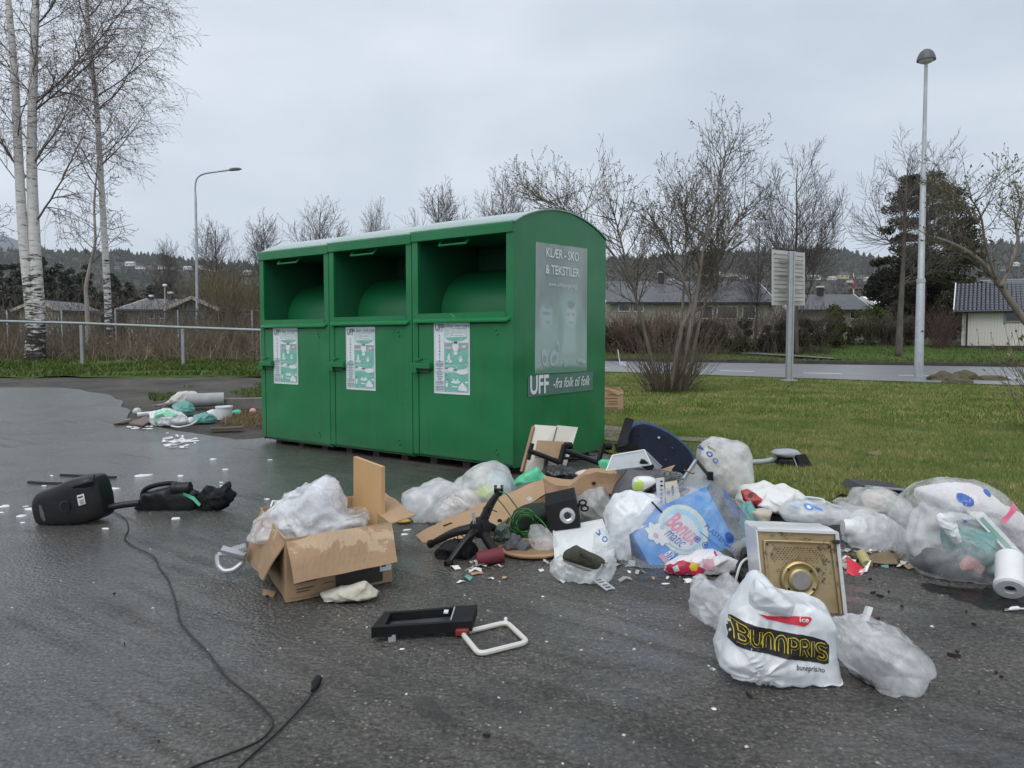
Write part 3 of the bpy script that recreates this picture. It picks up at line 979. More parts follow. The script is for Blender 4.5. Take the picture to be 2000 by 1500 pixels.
def bush(px0,px1,py0,py1,Y,label,m,name,seed,n=5000,sz=0.07,shape='ball',lr=0.5,group=None,nl=26,elong=1.8,dep=1.2):
 a,b=P(px0,py1,Y),P(px1,py0,Y)
 cx=(a.x+b.x)/2
 zb=zg(cx,Y)
 top=b.z
 root=thing(name,Vector((cx,Y,zb)),label,name.split('_')[-1]if name!='conifer' else 'conifer',group)
 sx=abs(b.x-a.x)/2
 zc=(max(zb,a.z-.2)+top)/2;sz_=(top-max(zb,a.z-.2))/2
 cs,rs=lumps((cx,Y,zc),(max(.05,sx-lr*.7),dep,max(.05,sz_-lr*.5)),nl,lr,seed,shape)
 V,F=leaf_cloud(n,cs,rs,sz,elong=elong)
 V[:,2]=np.maximum(V[:,2],zb)
 link_mesh('crown',np_mesh('crown',V,F,[m]),root)
 mb=MB()
 for i in range(7):
  p=Vector((cx+rnd.uniform(-.4,.4)*sx,Y+rnd.uniform(-.3,.3),zb))
  mb.tube([p,p+Vector((rnd.uniform(-.3,.3),rnd.uniform(-.2,.2),(top-zb)*rnd.uniform(.5,.8)))],[0.035,0.01],5)
 mb.build('trunk',M_BARK,root)
 return root
bush(1600,1668,572,668,50,'yellow green conifer shrub in the garden hedge',M_CONIF,'conifer_shrub',5,9000,0.08,'cone',0.45)
bush(1668,1735,590,650,56,'low olive green conifer shrub behind the hedge',M_CONIF,'conifer_shrub',6,3500,0.08,'ball',0.5)
bush(1725,1880,490,655,66,'large dark evergreen behind the thick bare bole',M_YEW,'evergreen_shrub',7,16000,0.13,'ball',0.9,dep=2)
bush(1690,1760,510,620,70,'dark evergreen left of the thick bare bole',M_YEW,'evergreen_shrub',9,9000,0.13,'ball',0.8,dep=2)
M_HEDGE=mat('hedge_twig',(0.085,0.064,0.048),0.85,(0.15,0.118,0.085),1.5)
M_HEDGE_R=mat('red_twig',(0.10,0.06,0.045),0.85,(0.16,0.10,0.075),1.5)
def twig_mass(px0,px1,py_top,Y,dep,n,name,label,m,cat,hvar=0.3,leaf=None,nleaf=0,lean=0.35,r=0.008,group=None,fan=False,kind=None,seglen=0.4,wig=.16):
 T=Tree(n)
 a,b=at_px(px0,Y),at_px(px1,Y)
 cfg=dict(WIL,step=[seglen],up=[0.04],wig=[wig],levels=2,kids=[.9],ang=(20,50),ratio=0.5,rmin=r*.7,bare=0.3,buds=None)
 cx=(a.x+b.x)/2
 for i in range(n):
  x=rnd.uniform(a.x,b.x)if not fan else cx+rnd.uniform(-.25,.25)*abs(b.x-a.x)
  y=Y+rnd.uniform(-dep,dep)*(0.3 if fan else 1)
  z=zg(x,y)
  px=1000+(x/y)*1500
  top=hgt(px,py_top(px)if callable(py_top)else py_top,Y)-z
  h=top*rnd.uniform(1-hvar,1.0)
  lx=rnd.gauss(0,lean)+((x-cx)*1.2/max(.2,h)if fan else 0)
  T.branch(Vector((x,y,z)),Vector((lx,rnd.gauss(0,lean),1)),h,r*1.6,1,cfg)
 if kind=='stuff':
  V,F=seg_arrays(T.segs)
  o=link_mesh(name,np_mesh(name,V,F,[m]),None)
  return tag(o,label,kind='stuff')
 root=thing(name,Vector((cx,Y,zg(cx,Y))),label,cat,group)
 T.crown('branches',root,m)
 if leaf:
  lz=hgt((px0+px1)/2,(py_top((px0+px1)/2)if callable(py_top)else py_top),Y)
  zb=zg(cx,Y)
  cs,rs=lumps((cx,Y,zb+(lz-zb)*.36),((b.x-a.x)/2,dep*.8,(lz-zb)*.3),60,0.4,n,'box')
  V,F=leaf_cloud(nleaf,cs,rs,0.08,elong=1.8)
  V[:,2]=np.maximum(V[:,2],zb)
  link_mesh('leaves',np_mesh('leaves',V,F,[leaf]),root)
 return root
M_HEDGELEAF=leaf_mat('old_hedge_leaf',(0.022,0.020,0.012),(0.05,0.042,0.024))
M_OCHRE=leaf_mat('ochre_leaf',(0.06,0.05,0.015),(0.12,0.10,0.025))
twig_mass(1165,1400,lambda p:612,47,1.0,420,'brown_hedge','reddish brown bare hedge before the long bungalow left of the willow',M_HEDGE_R,'hedge',leaf=M_HEDGELEAF,nleaf=9000,r=0.010)
twig_mass(1180,1330,lambda p:606,50,0.8,120,'ochre_hedge','ochre leaved hedge right under the bungalow windows',M_HEDGE,'hedge',leaf=M_OCHRE,nleaf=7000,r=0.010)
twig_mass(1370,1610,lambda p:598,47,1.0,420,'dark_hedge','dark brown hedge with a leafy foot behind the road sign',M_HEDGE,'hedge',leaf=M_YEW,nleaf=12000,r=0.010)
twig_mass(1650,1790,lambda p:612,52,0.8,240,'brown_hedge','brown bare hedge left of the thick bare bole',M_HEDGE,'hedge',leaf=M_HEDGELEAF,nleaf=5000,r=0.010)
twig_mass(1800,1882,lambda p:606,50,0.8,120,'brown_shrub','rounded reddish brown shrub beside the white garage',M_HEDGE_R,'shrub',fan=True,r=0.010,lean=0.3)
M_BRAM=mat('dead_stem',(0.10,0.075,0.055),0.9,(0.24,0.19,0.135),1.3)
M_BRAM2=mat('pale_dead_grass',(0.20,0.16,0.11),0.9,(0.33,0.27,0.18),0.9)
bt=lambda p:interp([(-200,600),(0,606),(60,618),(200,618),(300,612),(420,596),(520,588)],p)
twig_mass(-200,560,bt,23.5,1.3,1700,'brambles','tangle of brown dead stems behind the metal railing',M_BRAM,None,0.75,kind='stuff',r=0.006,lean=0.55,wig=.3)
twig_mass(-200,560,lambda p:bt(p)+36,22.2,0.6,520,'dead_grass','pale dry stalks in front of the brambles behind the railing',M_BRAM2,None,0.75,kind='stuff',r=0.005,lean=0.6,wig=.3,seglen=0.3)
twig_mass(-300,640,lambda p:574,36,3.5,1300,'brambles','brown scrub farther back behind the wire fence',M_HEDGE,None,0.7,kind='stuff',r=0.010,lean=0.4,wig=.25,seglen=0.6)
twig_mass(395,500,lambda p:530,46,2.0,420,'willow_shrub','pale olive twiggy willow shrub right of the curved lamp',mat('olive_twig',(0.12,0.10,0.05),.9,(0.19,0.16,0.085),1),'shrub',0.5,r=0.012,lean=0.3,seglen=0.6)
M_HILL=soil_mat('hill_side',(0.045,0.044,0.032),(0.065,0.060,0.045),(0.085,0.075,0.058),0.012,0.95,0.1)
M_SPRUCE=leaf_mat('far_spruce',(0.028,0.036,0.026),(0.060,0.064,0.046))
M_BROWNWOOD=leaf_mat('far_birchwood',(0.065,0.055,0.045),(0.105,0.09,0.075))
RIDGE=[(-500,520),(-200,500),(0,492),(60,488),(130,496),(230,492),(300,500),(360,508),(440,516),(520,522),(700,530),(900,528),(1100,515),(1180,508),(1250,506),(1330,498),(1400,494),(1480,494),(1550,488),(1600,486),(1660,494),(1720,506),(1780,514),(1830,500),(1900,484),(1960,474),(2020,480),(2150,500),(2500,515)]
HY0,HY1=260.0,1300.0
def hill_pt(px,t):
 top=interp(RIDGE,px)+3*noise.noise(Vector((px*.02,0,1)))
 py=700+(top-700)*t**0.62
 return P(px,py,HY0+(HY1-HY0)*t)
pxs=np.linspace(-900,2900,150)
rows=26
V=[hill_pt(px,i/rows)for i in range(rows+1)for px in pxs]
nc=len(pxs)
F=[(i*nc+j,i*nc+j+1,(i+1)*nc+j+1,(i+1)*nc+j)for i in range(rows)for j in range(nc-1)]
tag(link_mesh('hill',np_mesh('hill',V,np.array(F),[M_HILL],smooth=True),None,base=False),kind='structure')
M_MOUNT=soil_mat('far_mountain',(0.05,0.065,0.08),(0.055,0.07,0.085),(0.06,0.075,0.09),0.004,1,0)
mt=[(-900,430),(-500,395),(-250,410),(-60,440),(0,458),(30,466),(60,486),(140,505),(250,520)]
V,F=[],[]
mp=np.linspace(-900,250,60)
for i in range(9):
 for px in mp:
  top=interp(mt,px)+4*noise.noise(Vector((px*.05,0,2)))
  V.append(P(px,560+(top-560)*(i/8),2600+160*i))
for i in range(8):
 for j in range(59):
  F.append((i*60+j,i*60+j+1,(i+1)*60+j+1,(i+1)*60+j))
tag(link_mesh('mountain',np_mesh('mountain',V,np.array(F),[M_MOUNT],smooth=True),None,base=False),kind='structure')
def cones(pts,hs,ws,k=6):
 """small spruce: three stacked skirts of leaning leaf faces"""
 V,F=[],[]
 n=len(pts)
 p=np.array(pts);h=np.array(hs)[:,None];w=np.array(ws)[:,None]
 Vs=[]
 for lv in range(3):
  z0,z1=0.08+0.27*lv,0.52+0.25*lv
  wr=1.0-0.28*lv
  off=RS.rand(n,1)*6.28
  tip=p+np.concatenate([np.zeros((n,2)),h*min(1,z1+(0.0 if lv<2 else.0))],1)
  for j in range(k):
   a=off+j*6.283/k;b=a+6.283/k*0.95
   jit=0.75+0.5*RS.rand(n,1)
   A=p+np.concatenate([np.cos(a)*w*wr*jit,np.sin(a)*w*wr*jit,h*z0],1)
   B=p+np.concatenate([np.cos(b)*w*wr*jit,np.sin(b)*w*wr*jit,h*(z0+0.04)],1)
   Vs.append(np.stack([A,B,tip],1).reshape(-1,3))
 V=np.concatenate(Vs)
 return V,np.arange(len(V)).reshape(-1,3)
pt,hs,ws=[],[],[]
bp_,bs_=[],[]
for i in range(11000):
 px=rnd.uniform(-600,2600)
 t=rnd.random()**0.75
 q=hill_pt(px,t)
 dens=noise.noise(Vector((px*.006,t*3.0,4)))+(0.3 if t>.8 else-0.05)
 if dens>0.08 or t>0.985:
  pt.append(q);hs.append(rnd.uniform(5,12)*(0.5+0.45*t));ws.append(rnd.uniform(2.4,4.2)*(.6+.5*t))
 else:
  bp_.append(q+Vector((0,0,2.0)));k=rnd.uniform(3,6)*(0.45+.55*t);bs_.append((k,k,k*0.8))
for i in range(700):
 q=hill_pt(rnd.uniform(-600,2600),rnd.uniform(0.95,1.0))
 pt.append(q);hs.append(rnd.uniform(4,11));ws.append(rnd.uniform(2.4,4.0))
V,F=cones(pt,hs,ws)
tag(link_mesh('spruce_forest',np_mesh('spruce_forest',V,F,[M_SPRUCE]),None,base=False),'dark spruce wood covering the distant ridge',kind='stuff')
V,F=leaf_cloud(90000,bp_,bs_,1.6,elong=1.6)
tag(link_mesh('birch_forest',np_mesh('birch_forest',V,F,[M_BROWNWOOD]),None,base=False),'brownish leafless wood on the distant hillside',kind='stuff')
cs,rs=[],[]
M_NEARPINE=leaf_mat('wood_needles',(0.030,0.038,0.026),(0.062,0.068,0.048))
M_BOLES=mat('far_bole',(0.10,0.075,0.055),0.9)
bol=MB()
for i in range(64):
 px=rnd.uniform(-350,340);Y=rnd.uniform(110,170)
 top=interp([(-350,490),(0,492),(110,496),(160,512),(230,520),(300,535),(345,560)],px)+rnd.uniform(0,26)
 zt=hgt(px,top,Y);b=at_px(px,Y)
 for k in range(9):
  f=k/8
  zz=zt-0.6-f*(zt-b.z)*0.75
  w=1.0+1.6*min(1,f*1.6)
  a=rnd.uniform(0,6.28)
  cs.append((b.x+math.cos(a)*w*.7,Y+math.sin(a)*w*.7,zz));kk=rnd.uniform(.8,1.4)*(0.55+.45*min(1,f*2));rs.append((kk*1.2,kk*1.2,kk*0.8))
 bol.tube([b,Vector((b.x,Y,zt-1))],[0.22,0.08],5,cap=False)
V,F=leaf_cloud(60000,cs,rs,0.32,elong=2.2)
tag(link_mesh('pine_wood',np_mesh('pine_wood',V,F,[M_NEARPINE]),None,base=False),'dark pine wood on the left beyond the scrub',kind='stuff')
tag(bol.build('pine_boles',M_BOLES,base=False),'boles of the pine wood on the left',kind='stuff')
cs,rs=[],[]
for i in range(420):
 px=rnd.uniform(-300,2500);Y=rnd.uniform(95,190)
 b=at_px(px,Y);top=hgt(px,rnd.uniform(560,610),Y)
 k=rnd.uniform(1.0,2.4)
 cs.append((b.x,Y,b.z+(top-b.z)*rnd.uniform(.3,.8)));rs.append((k*1.6,k*1.6,max(.6,(top-b.z)*.35)))
V,F=leaf_cloud(60000,cs,rs,0.42,elong=2.0)
tag(link_mesh('scrub',np_mesh('scrub',V,F,[leaf_mat('scrub_twigs',(0.045,0.038,0.028),(0.085,0.07,0.05))]),None,base=False),'brown leafless scrub in the middle distance',kind='stuff')
M_WHITEWOOD=mat('white_painted_wood',(0.66,0.62,0.56),0.65,(0.74,0.70,0.64),2.0,stretch=(1,1,.2))
M_FASCIA=mat('white_fascia',(0.78,0.78,0.77),0.5)
M_ROOFDK=mat('dark_roof_felt',(0.075,0.076,0.082),0.5,(0.11,0.11,0.118),1.0,bump=.3,bscale=12)
M_GLASS=mat('window_glass',(0.02,0.025,0.03),0.06,spec=0.8)
M_BLACKTRIM=mat('black_trim',(0.016,0.016,0.02),0.4)
M_GREYGREEN=mat('grey_green_cladding',(0.10,0.13,0.12),0.7,(0.13,0.16,0.15),2)
M_BEIGE=mat('beige_cladding',(0.36,0.33,0.27),0.7,(0.43,0.40,0.33),2)
M_CHIM=mat('chimney_cladding',(0.03,0.03,0.034),0.6)
def hill_name(px):
 w='left of the curved street lamp' if px<385 else 'between the curved street lamp and the containers' if px<700 else 'above the long bungalow roof' if px<1500 else 'between the road sign and the pine' if px<1800 else 'above the white garage'
 return 'small pale house on the distant hillside '+w,'house','hillside houses '+w
def far_house(px,py,wpx,hpx,t,col,rcol):
 Y=HY0+(HY1-HY0)*t
 c=P(px,py,Y)
 w,h=wpx*Y/1500,hpx*Y/1500
 root=thing('house',c,*hill_name(px))
 mb=MB();mb.box((c.x,c.y,c.z+h*.3),(w,w*.8,h*.6))
 mb.build('wall',col,root)
 mb=MB()
 x0,x1,y0,y1,z0,z1=c.x-w*.54,c.x+w*.54,c.y-w*.46,c.y+w*.46,c.z+h*.6,c.z+h
 mb.add([(x0,y0,z0),(x1,y0,z0),(x1,y1,z0),(x0,y1,z0),(x0,c.y,z1),(x1,c.y,z1)],[(0,1,5,4),(2,3,4,5),(0,4,3),(1,2,5),(0,3,2,1)])
 mb.build('roof',rcol,root)
 mb=MB()
 for k in(-.25,.25):mb.box((c.x+k*w,c.y-w*.4-.03,c.z+h*.33),(w*.16,.08,h*.22))
 mb.build('window',M_GLASS,root)
FW1=mat('far_white_wall',(0.62,0.62,0.60),0.8);FW2=mat('far_yellow_wall',(0.50,0.42,0.22),0.8);FW3=mat('far_grey_wall',(0.28,0.28,0.27),0.8)
FR1=mat('far_roof_dark',(0.06,0.06,0.065),0.7);FR2=mat('far_roof_pale',(0.45,0.46,0.48),0.6);FR3=mat('far_roof_brown',(0.13,0.075,0.06),0.7)
HH=[(255,520,16,9,.62,FW1,FR2),(274,526,14,9,.6,FW1,FR1),(318,526,14,9,.62,FW1,FR1),(336,527,12,8,.6,FW1,FR1),(367,527,14,7,.66,FW1,FR2),(396,527,16,8,.64,FW1,FR2),(415,530,18,9,.6,FW1,FR1),(440,530,10,7,.62,FW3,FR1),(484,537,16,9,.56,FW1,FR2),(492,556,22,14,.42,FW3,FR1),(497,585,14,9,.3,FW2,FR3),(230,526,10,6,.62,FW3,FR3),(1365,537,12,8,.6,FW1,FR1),(1382,540,18,10,.55,FW1,FR1),(1402,538,12,8,.6,FW1,FR2),(1418,541,16,10,.55,FW2,FR1),(1436,540,16,9,.57,FW1,FR1),(1452,545,14,9,.5,FW1,FR3),(1310,548,12,8,.5,FW1,FR1),(1324,552,10,7,.48,FW3,FR1),(1590,547,20,10,.5,FW1,FR2),(1575,540,14,8,.55,FW3,FR3),(1624,547,14,7,.5,FW1,FR2),(1646,545,18,14,.5,FW2,FR1),(1660,552,10,8,.48,FW1,FR1),(1700,549,20,8,.48,FW1,FR2),(1680,544,12,7,.52,FW3,FR1),(1960,530,14,8,.55,FW3,FR1),(1982,520,12,8,.6,FW1,FR2),(1240,556,12,8,.46,FW1,FR1),(2030,528,14,8,.55,FW1,FR1)]
for hh in HH:far_house(*hh)
def eaves_house(px0,px1,eave_py,ridge_py,Y,label,wall,roof,wins,depth=7.0,gable_px=None,chim=()):
 a,b=at_px(px0,Y),at_px(px1,Y)
 ze,zr=hgt(px0,eave_py,Y),hgt(px0,ridge_py,Y+depth/2)
 zb=min(a.z,b.z)-0.1
 L=b.x-a.x
 cx=(a.x+b.x)/2
 root=thing('house',Vector((cx,Y,zb)),label,'house')
 mb=MB();mb.box((cx,Y+depth/2,(zb+ze)/2),(L,depth,ze-zb))
 for x in(a.x+.001,b.x-.001):
  mb.add([(x,Y,ze),(x,Y+depth,ze),(x,Y+depth/2,zr-.12)],[(0,1,2)])
 mb.build('wall',wall,root)
 mb=MB()
 o=0.45
 for s in(-1,1):
  ye=Y-o if s<0 else Y+depth+o
  sl=(zr-ze)/(depth/2)
  z0=ze-o*sl
  x0,x1=a.x-.4,b.x+.4
  mb.add([(x0,ye,z0),(x1,ye,z0),(x1,Y+depth/2,zr),(x0,Y+depth/2,zr),(x0,ye,z0+.14),(x1,ye,z0+.14),(x1,Y+depth/2,zr+.14),(x0,Y+depth/2,zr+.14)],[(0,1,2,3),(4,5,6,7),(0,1,5,4),(1,2,6,5),(0,3,7,4),(2,3,7,6)])
 mb.build('roof',roof,root)
 for x in(a.x-.43,b.x+.43):
  mb=MB()
  for s in(-1,1):
   ye=Y-o if s<0 else Y+depth+o
   mb.beam((x,ye,ze-o*sl+.02),(x,Y+depth/2,zr+.02),0.05,0.30)
  mb.build('barge_board',M_FASCIA,root)
 mb=MB();mb.box((cx,Y-o-.04,ze-o*sl+.06),(L+.8,.08,.12))
 mb.build('gutter',M_BLACKTRIM,root)
 for(w0,w1,y0,y1)in wins:
  p,q=P(w0,y1,Y),P(w1,y0,Y)
  mb=MB()
  fw=.07
  mb.box(((p.x+q.x)/2,Y-.02,q.z),(q.x-p.x+fw,.1,fw));mb.box(((p.x+q.x)/2,Y-.02,p.z),(q.x-p.x+fw,.1,fw))
  mb.box((p.x,Y-.02,(p.z+q.z)/2),(fw,.1,q.z-p.z-fw));mb.box((q.x,Y-.02,(p.z+q.z)/2),(fw,.1,q.z-p.z-fw))
  fr=mb.build('window',M_FASCIA,root)
  mb=MB();mb.box(((p.x+q.x)/2,Y-.012,(p.z+q.z)/2),(q.x-p.x-fw,.03,q.z-p.z-fw))
  mb.build('pane',M_GLASS,fr)
 for(cpx,w,top)in chim:
  c=at_px(cpx,Y+depth/2)
  zt=hgt(cpx,top,Y+depth/2)
  ww=w*(Y+depth/2)/1500
  mb=MB();mb.box((c.x,Y+depth/2-.3,(zr-.4+zt)/2),(ww,ww,zt-zr+.4))
  ch=mb.build('chimney',M_CHIM,root)
  mb=MB();mb.box((c.x,Y+depth/2-.3,zt+.06),(ww*1.15,ww*1.15,.12))
  mb.build('chimney_cap',M_FASCIA,ch)
 return root
eaves_house(1192,1500,589,553,58,'long low bungalow with a dark roof behind the brown hedges',M_BEIGE,M_ROOFDK,[(1208,1230,594,608),(1236,1256,594,608),(1370,1392,598,622),(1400,1440,598,622),(1450,1475,598,622)],8,None,[(1288,10,534)])
eaves_house(1545,1690,604,578,66,'small dark roofed house behind the yellow green conifer',M_BEIGE,M_ROOFDK,[(1660,1682,608,622)],7,None,[(1596,10,562)])
eaves_house(1715,1740,596,582,74,'little outbuilding with a white eave left of the thick bare bole',M_BLACKTRIM,M_FASCIA,[],6)
eaves_house(250,345,606,588,46,'low house with a dark roof behind the scrub on the left',M_BEIGE,M_ROOFDK,[(290,302,609,622),(312,326,609,622)],7,None,[(340,7,574),(303,6,580)])
def gable_house(px0,px1,eave_py,ridge_py,Y,label,wall,roof,depth=8.0):
 a,b=at_px(px0,Y),at_px(px1,Y)
 ze,zr=hgt(px0,eave_py,Y),hgt((px0+px1)/2,ridge_py,Y)
 zb=a.z-.1;cx=(a.x+b.x)/2
 root=thing('house',Vector((cx,Y,zb)),label,'house')
 mb=MB()
 mb.prism([(a.x-cx,0),(b.x-cx,0),(b.x-cx,ze-zb),(0,zr-zb),(a.x-cx,ze-zb)],-depth,(cx,Y,zb),(1,0,0),(0,0,1))
 mb.build('wall',wall,root)
 for s in(-1,1):
  xe=(a.x if s<0 else b.x)+s*.35
  zl=ze-.35*(zr-ze)/(cx-a.x)
  mb=MB()
  mb.add([(xe,Y-.3,zl),(cx,Y-.3,zr),(cx,Y+depth,zr),(xe,Y+depth,zl),(xe,Y-.3,zl+.13),(cx,Y-.3,zr+.13),(cx,Y+depth,zr+.13),(xe,Y+depth,zl+.13)],[(0,1,2,3),(4,5,6,7),(0,1,5,4),(1,2,6,5),(0,3,7,4),(2,3,7,6)])
  mb.build('roof',roof,root)
  mb=MB();mb.beam((xe,Y-.34,zl+.04),(cx,Y-.34,zr+.04),0.06,0.18)
  mb.build('barge_board',M_BEIGE,root)
gable_house(338,424,602,583,44,'grey green gabled house with pale barge boards on the left',M_GREYGREEN,M_ROOFDK)
gable_house(40,118,605,589,50,'low shed with pale barge boards half hidden by the twin-stemmed birch',M_BEIGE,M_ROOFDK,5)
Yg=50.0
gl,gr=at_px(1876,Yg),at_px(2130,Yg)
zb,ze=zg(gl.x,Yg),hgt(1876,604,Yg)
zr=hgt(1876,557,Yg+3.2)
garage=root=thing('timber_garage',Vector((gl.x,Yg,zb)),'white boarded garage with a dark glazed tile roof at the right edge','building')
mb=MB()
mb.box(((gl.x+gr.x)/2,Yg+3.3,(zb+ze)/2),(gr.x-gl.x-.06,6.4,ze-zb))
for x in(gl.x+.04,gr.x-.04):mb.add([(x,Yg+.1,ze),(x,Yg+6.5,ze),(x,Yg+3.3,zr-.1)],[(0,1,2)])
mb.build('wall',M_WHITEWOOD,root)
base=MB();base.box(((gl.x+gr.x)/2,Yg+.02,zb+.1),(gr.x-gl.x,.14,.22));base.build('plinth',M_KERB,root)
bd=None;nb=int((gr.x-gl.x)/0.16)
wx0,wx1,wz1,wz0=P(1950,612,Yg).x,P(1986,612,Yg).x,P(1950,611,Yg).z,P(1950,629,Yg).z
for i in range(nb):
 x=gl.x+(i+.5)*(gr.x-gl.x)/nb
 if wx0-.05<x<wx1+.05:
  for(z0,z1)in((zb+.22,wz0),(wz1,ze)):
   b=MB().box((x,Yg+.06,(z0+z1)/2),(.14,.05,z1-z0)).build('board',M_WHITEWOOD,root)
  continue
 if bd is None:
  bd=MB().box((x,Yg+.06,(zb+.22+ze)/2),(.14,.05,ze-zb-.22)).build('board',M_WHITEWOOD,root);bx=x
 else:
  c=bd.copy();C.objects.link(c);c.location.x=bd.location.x+(x-bx)
mb=MB()
for(c,s)in((((wx0+wx1)/2,wz1),(wx1-wx0+.1,.08)),(((wx0+wx1)/2,wz0),(wx1-wx0+.1,.08)),((wx0,(wz0+wz1)/2),(.08,wz1-wz0-.09)),((wx1,(wz0+wz1)/2),(.08,wz1-wz0-.09))):
 mb.box((c[0],Yg+.0,c[1]),(s[0],.1,s[1]))
fr=mb.build('window',mat('grey_window_frame',(.25,.27,.26),.5),root)
MB().box(((wx0+wx1)/2,Yg+.05,(wz0+wz1)/2),(wx1-wx0,.04,wz1-wz0)).build('pane',M_GLASS,fr)
tl=MB()
x0,x1=gl.x-.45,gr.x+.3
ze2=ze-.16
slope=Vector((0,3.65,zr-ze2))
nx,nr=int((x1-x0)/.24),11
for r in range(nr):
 for i in range(nx):
  xa=x0+i*(x1-x0)/nx;xb=x0+(i+1)*(x1-x0)/nx
  p0=Vector((0,Yg-.35,ze2))+slope*(r/nr);p1=Vector((0,Yg-.35,ze2))+slope*((r+1.12)/nr)
  vs=[]
  for k in range(5):
   f=k/4;x=xa+(xb-xa)*f;hh=.05*math.sin(f*math.pi)+.035
   vs.append((x,p0.y,p0.z+hh+.03));vs.append((x,p1.y,p1.z+hh))
  fs=[(2*k,2*k+2,2*k+3,2*k+1)for k in range(4)]
  vs.append((xa,p0.y,p0.z));vs.append((xb,p0.y,p0.z));fs.append((10,0,2,4,6,8,11))
  tl.add(vs,fs)
tag(tl.build('roof_tiles',mat('glazed_tile',(0.022,0.024,0.034),0.16,(0.035,0.037,0.05),3,spec=0.8),root,smooth=True),kind='stuff')
MB().add([(x0,Yg-.35,ze2-.02),(x1,Yg-.35,ze2-.02),(x1,Yg+3.3,zr-.02),(x0,Yg+3.3,zr-.02)],[(0,1,2,3)]).add([(x0,Yg+6.95,ze2-.02),(x1,Yg+6.95,ze2-.02),(x1,Yg+3.3,zr-.02),(x0,Yg+3.3,zr-.02)],[(0,1,2,3)]).build('roof_deck',M_BLACKTRIM,root)
MB().beam((x0-.02,Yg-.36,ze2+.03),(x0-.02,Yg+3.3,zr+.05),.06,.26).build('barge_board',M_FASCIA,root)
MB().tube([(x0,Yg-.42,ze2-.01),(x1,Yg-.42,ze2-.01)],.07,8).build('gutter',M_BLACKTRIM,root)
dx=P(1887,640,Yg).x
MB().tube([(dx,Yg-.40,ze2-.05),(dx,Yg-.04,ze2-.28),(dx,Yg-.04,zb+.05)],.05,8).build('downpipe',M_BLACKTRIM,root)
garage.rotation_euler=(0,0,R(-31))
q0=at_px(1888,62)
root=thing('house',Vector((q0.x,62,zg(q0.x,62))),'taller tile roofed house rising behind the white garage','house')
z1,z2=hgt(1888,575,62),hgt(1888,549,65)
MB().box((q0.x+6,65.5,z1/2+.3),(12,6.6,z1)).build('wall',M_WHITEWOOD,root)
mb=MB()
for r in range(8):
 for i in range(48):
  xa=q0.x-.3+i*.26
  y0,y1=62-.3+r*.45,62-.3+(r+1.1)*.45
  zz0,zz1=z1+(z2-z1)*r/8,z1+(z2-z1)*(r+1.1)/8
  mb.add([(xa,y0,zz0+.03),(xa+.13,y0,zz0+.10),(xa+.26,y0,zz0+.03),(xa,y1,zz1),(xa+.13,y1,zz1+.07),(xa+.26,y1,zz1)],[(0,1,4,3),(1,2,5,4)])
tag(mb.build('roof_tiles',mat('glazed_tile',(0,0,0)),root),kind='stuff')
cx=at_px(1992,64).x
MB().box((cx,64,(z2+hgt(1992,530,64))/2),(.8,.8,hgt(1992,530,64)-z2+1.2)).build('chimney',M_CHIM,root)
root.rotation_euler=(0,0,R(-31))
M_GALV=mat('galvanised_steel',(0.42,0.45,0.47),0.42,(0.52,0.55,0.57),6,metal=0.6,bump=.05)
M_GALV2=mat('weathered_zinc',(0.36,0.39,0.41),0.55,(0.47,0.50,0.52),4,metal=0.35)
lp=G(1794,736)
Yl=lp.y
k=Yl/1500
top=P(1809,118,Yl)
ax=(top-lp)
def onp(f):return lp+ax*f
def fpy(py):return(736-py)/(736-118.0)
root=thing('street_lamp',lp,'tall stepped grey lamp post with a domed head at the lawn edge','street lamp')
mb=MB()
secs=[(0,8.3),(fpy(546),7.4),(fpy(544),6.0),(fpy(346),5.2),(fpy(343),4.0),(1.0,3.0)]
mb.tube([onp(f)for f,_ in secs],[w*k for _,w in secs],14)
mb.tube([onp(fpy(549)),onp(fpy(541))],[8.2*k,7.6*k],14);mb.tube([onp(fpy(350)),onp(fpy(341))],[5.9*k,5.2*k],14)
mb.build('pole',M_GALV2,root,smooth=True)
MB().box(onp(fpy(645))+Vector((0.02,-8.1*k,0)),(5*k,.02,2.2*k)).build('number_plate',M_BLACKTRIM,root)
MB().box(onp(fpy(715))+Vector((0.0,-8.3*k,0)),(6*k,.02,22*k),bev=.005).build('service_hatch',M_GALV2,root)
tc=onp(1.0)
mb=MB();mb.lathe([(0.0,21*k),(6*k,20*k),(12*k,15*k),(16*k,6*k),(17*k,0),(15.5*k,0),(15*k,4*k),(0,6*k)],24,tc)
mb.build('lamp_head',mat('lamp_grey',(.10,.10,.105),.5),root,smooth=True)
mb=MB();mb.lathe([(15*k,2*k),(12*k,-3*k),(5*k,-6*k),(0,-6.5*k)],24,tc)
mb.build('lens',mat('lamp_lens',(.55,.56,.55),.2),root,smooth=True)
Yl=38.0;k=Yl/1500
b=at_px(386,Yl)
root=thing('street_lamp',b,'thin street lamp with a curved arm and flat head on the left','street lamp')
pth=[b,P(384,500,Yl),P(382,385,Yl)]+spline([P(382,385,Yl),P(381.5,362,Yl),P(386,347,Yl),P(400,339,Yl),P(430,334.5,Yl),P(452,331.5,Yl)],5)[1:]
mb=MB();mb.tube(pth,[2.9*k,2.6*k,2.2*k]+[1.7*k]*(len(pth)-3),10)
mb.build('pole',M_GALV2,root,smooth=True)
mb=MB();mb.tube([P(448,332,Yl),P(456,330.6,Yl),P(466,330,Yl),P(472,330,Yl)],[1.4*k,1.9*k,1.7*k,.6*k],10,flat=2.0)
mb.build('lamp_head',mat('pale_lamp',(.30,.31,.32),.5),root,smooth=True)
Yl=42.0;k=Yl/1500
b=at_px(323,Yl)
root=thing('path_lamp',b,'short garden lamp with a pale mushroom head in the scrub','street lamp')
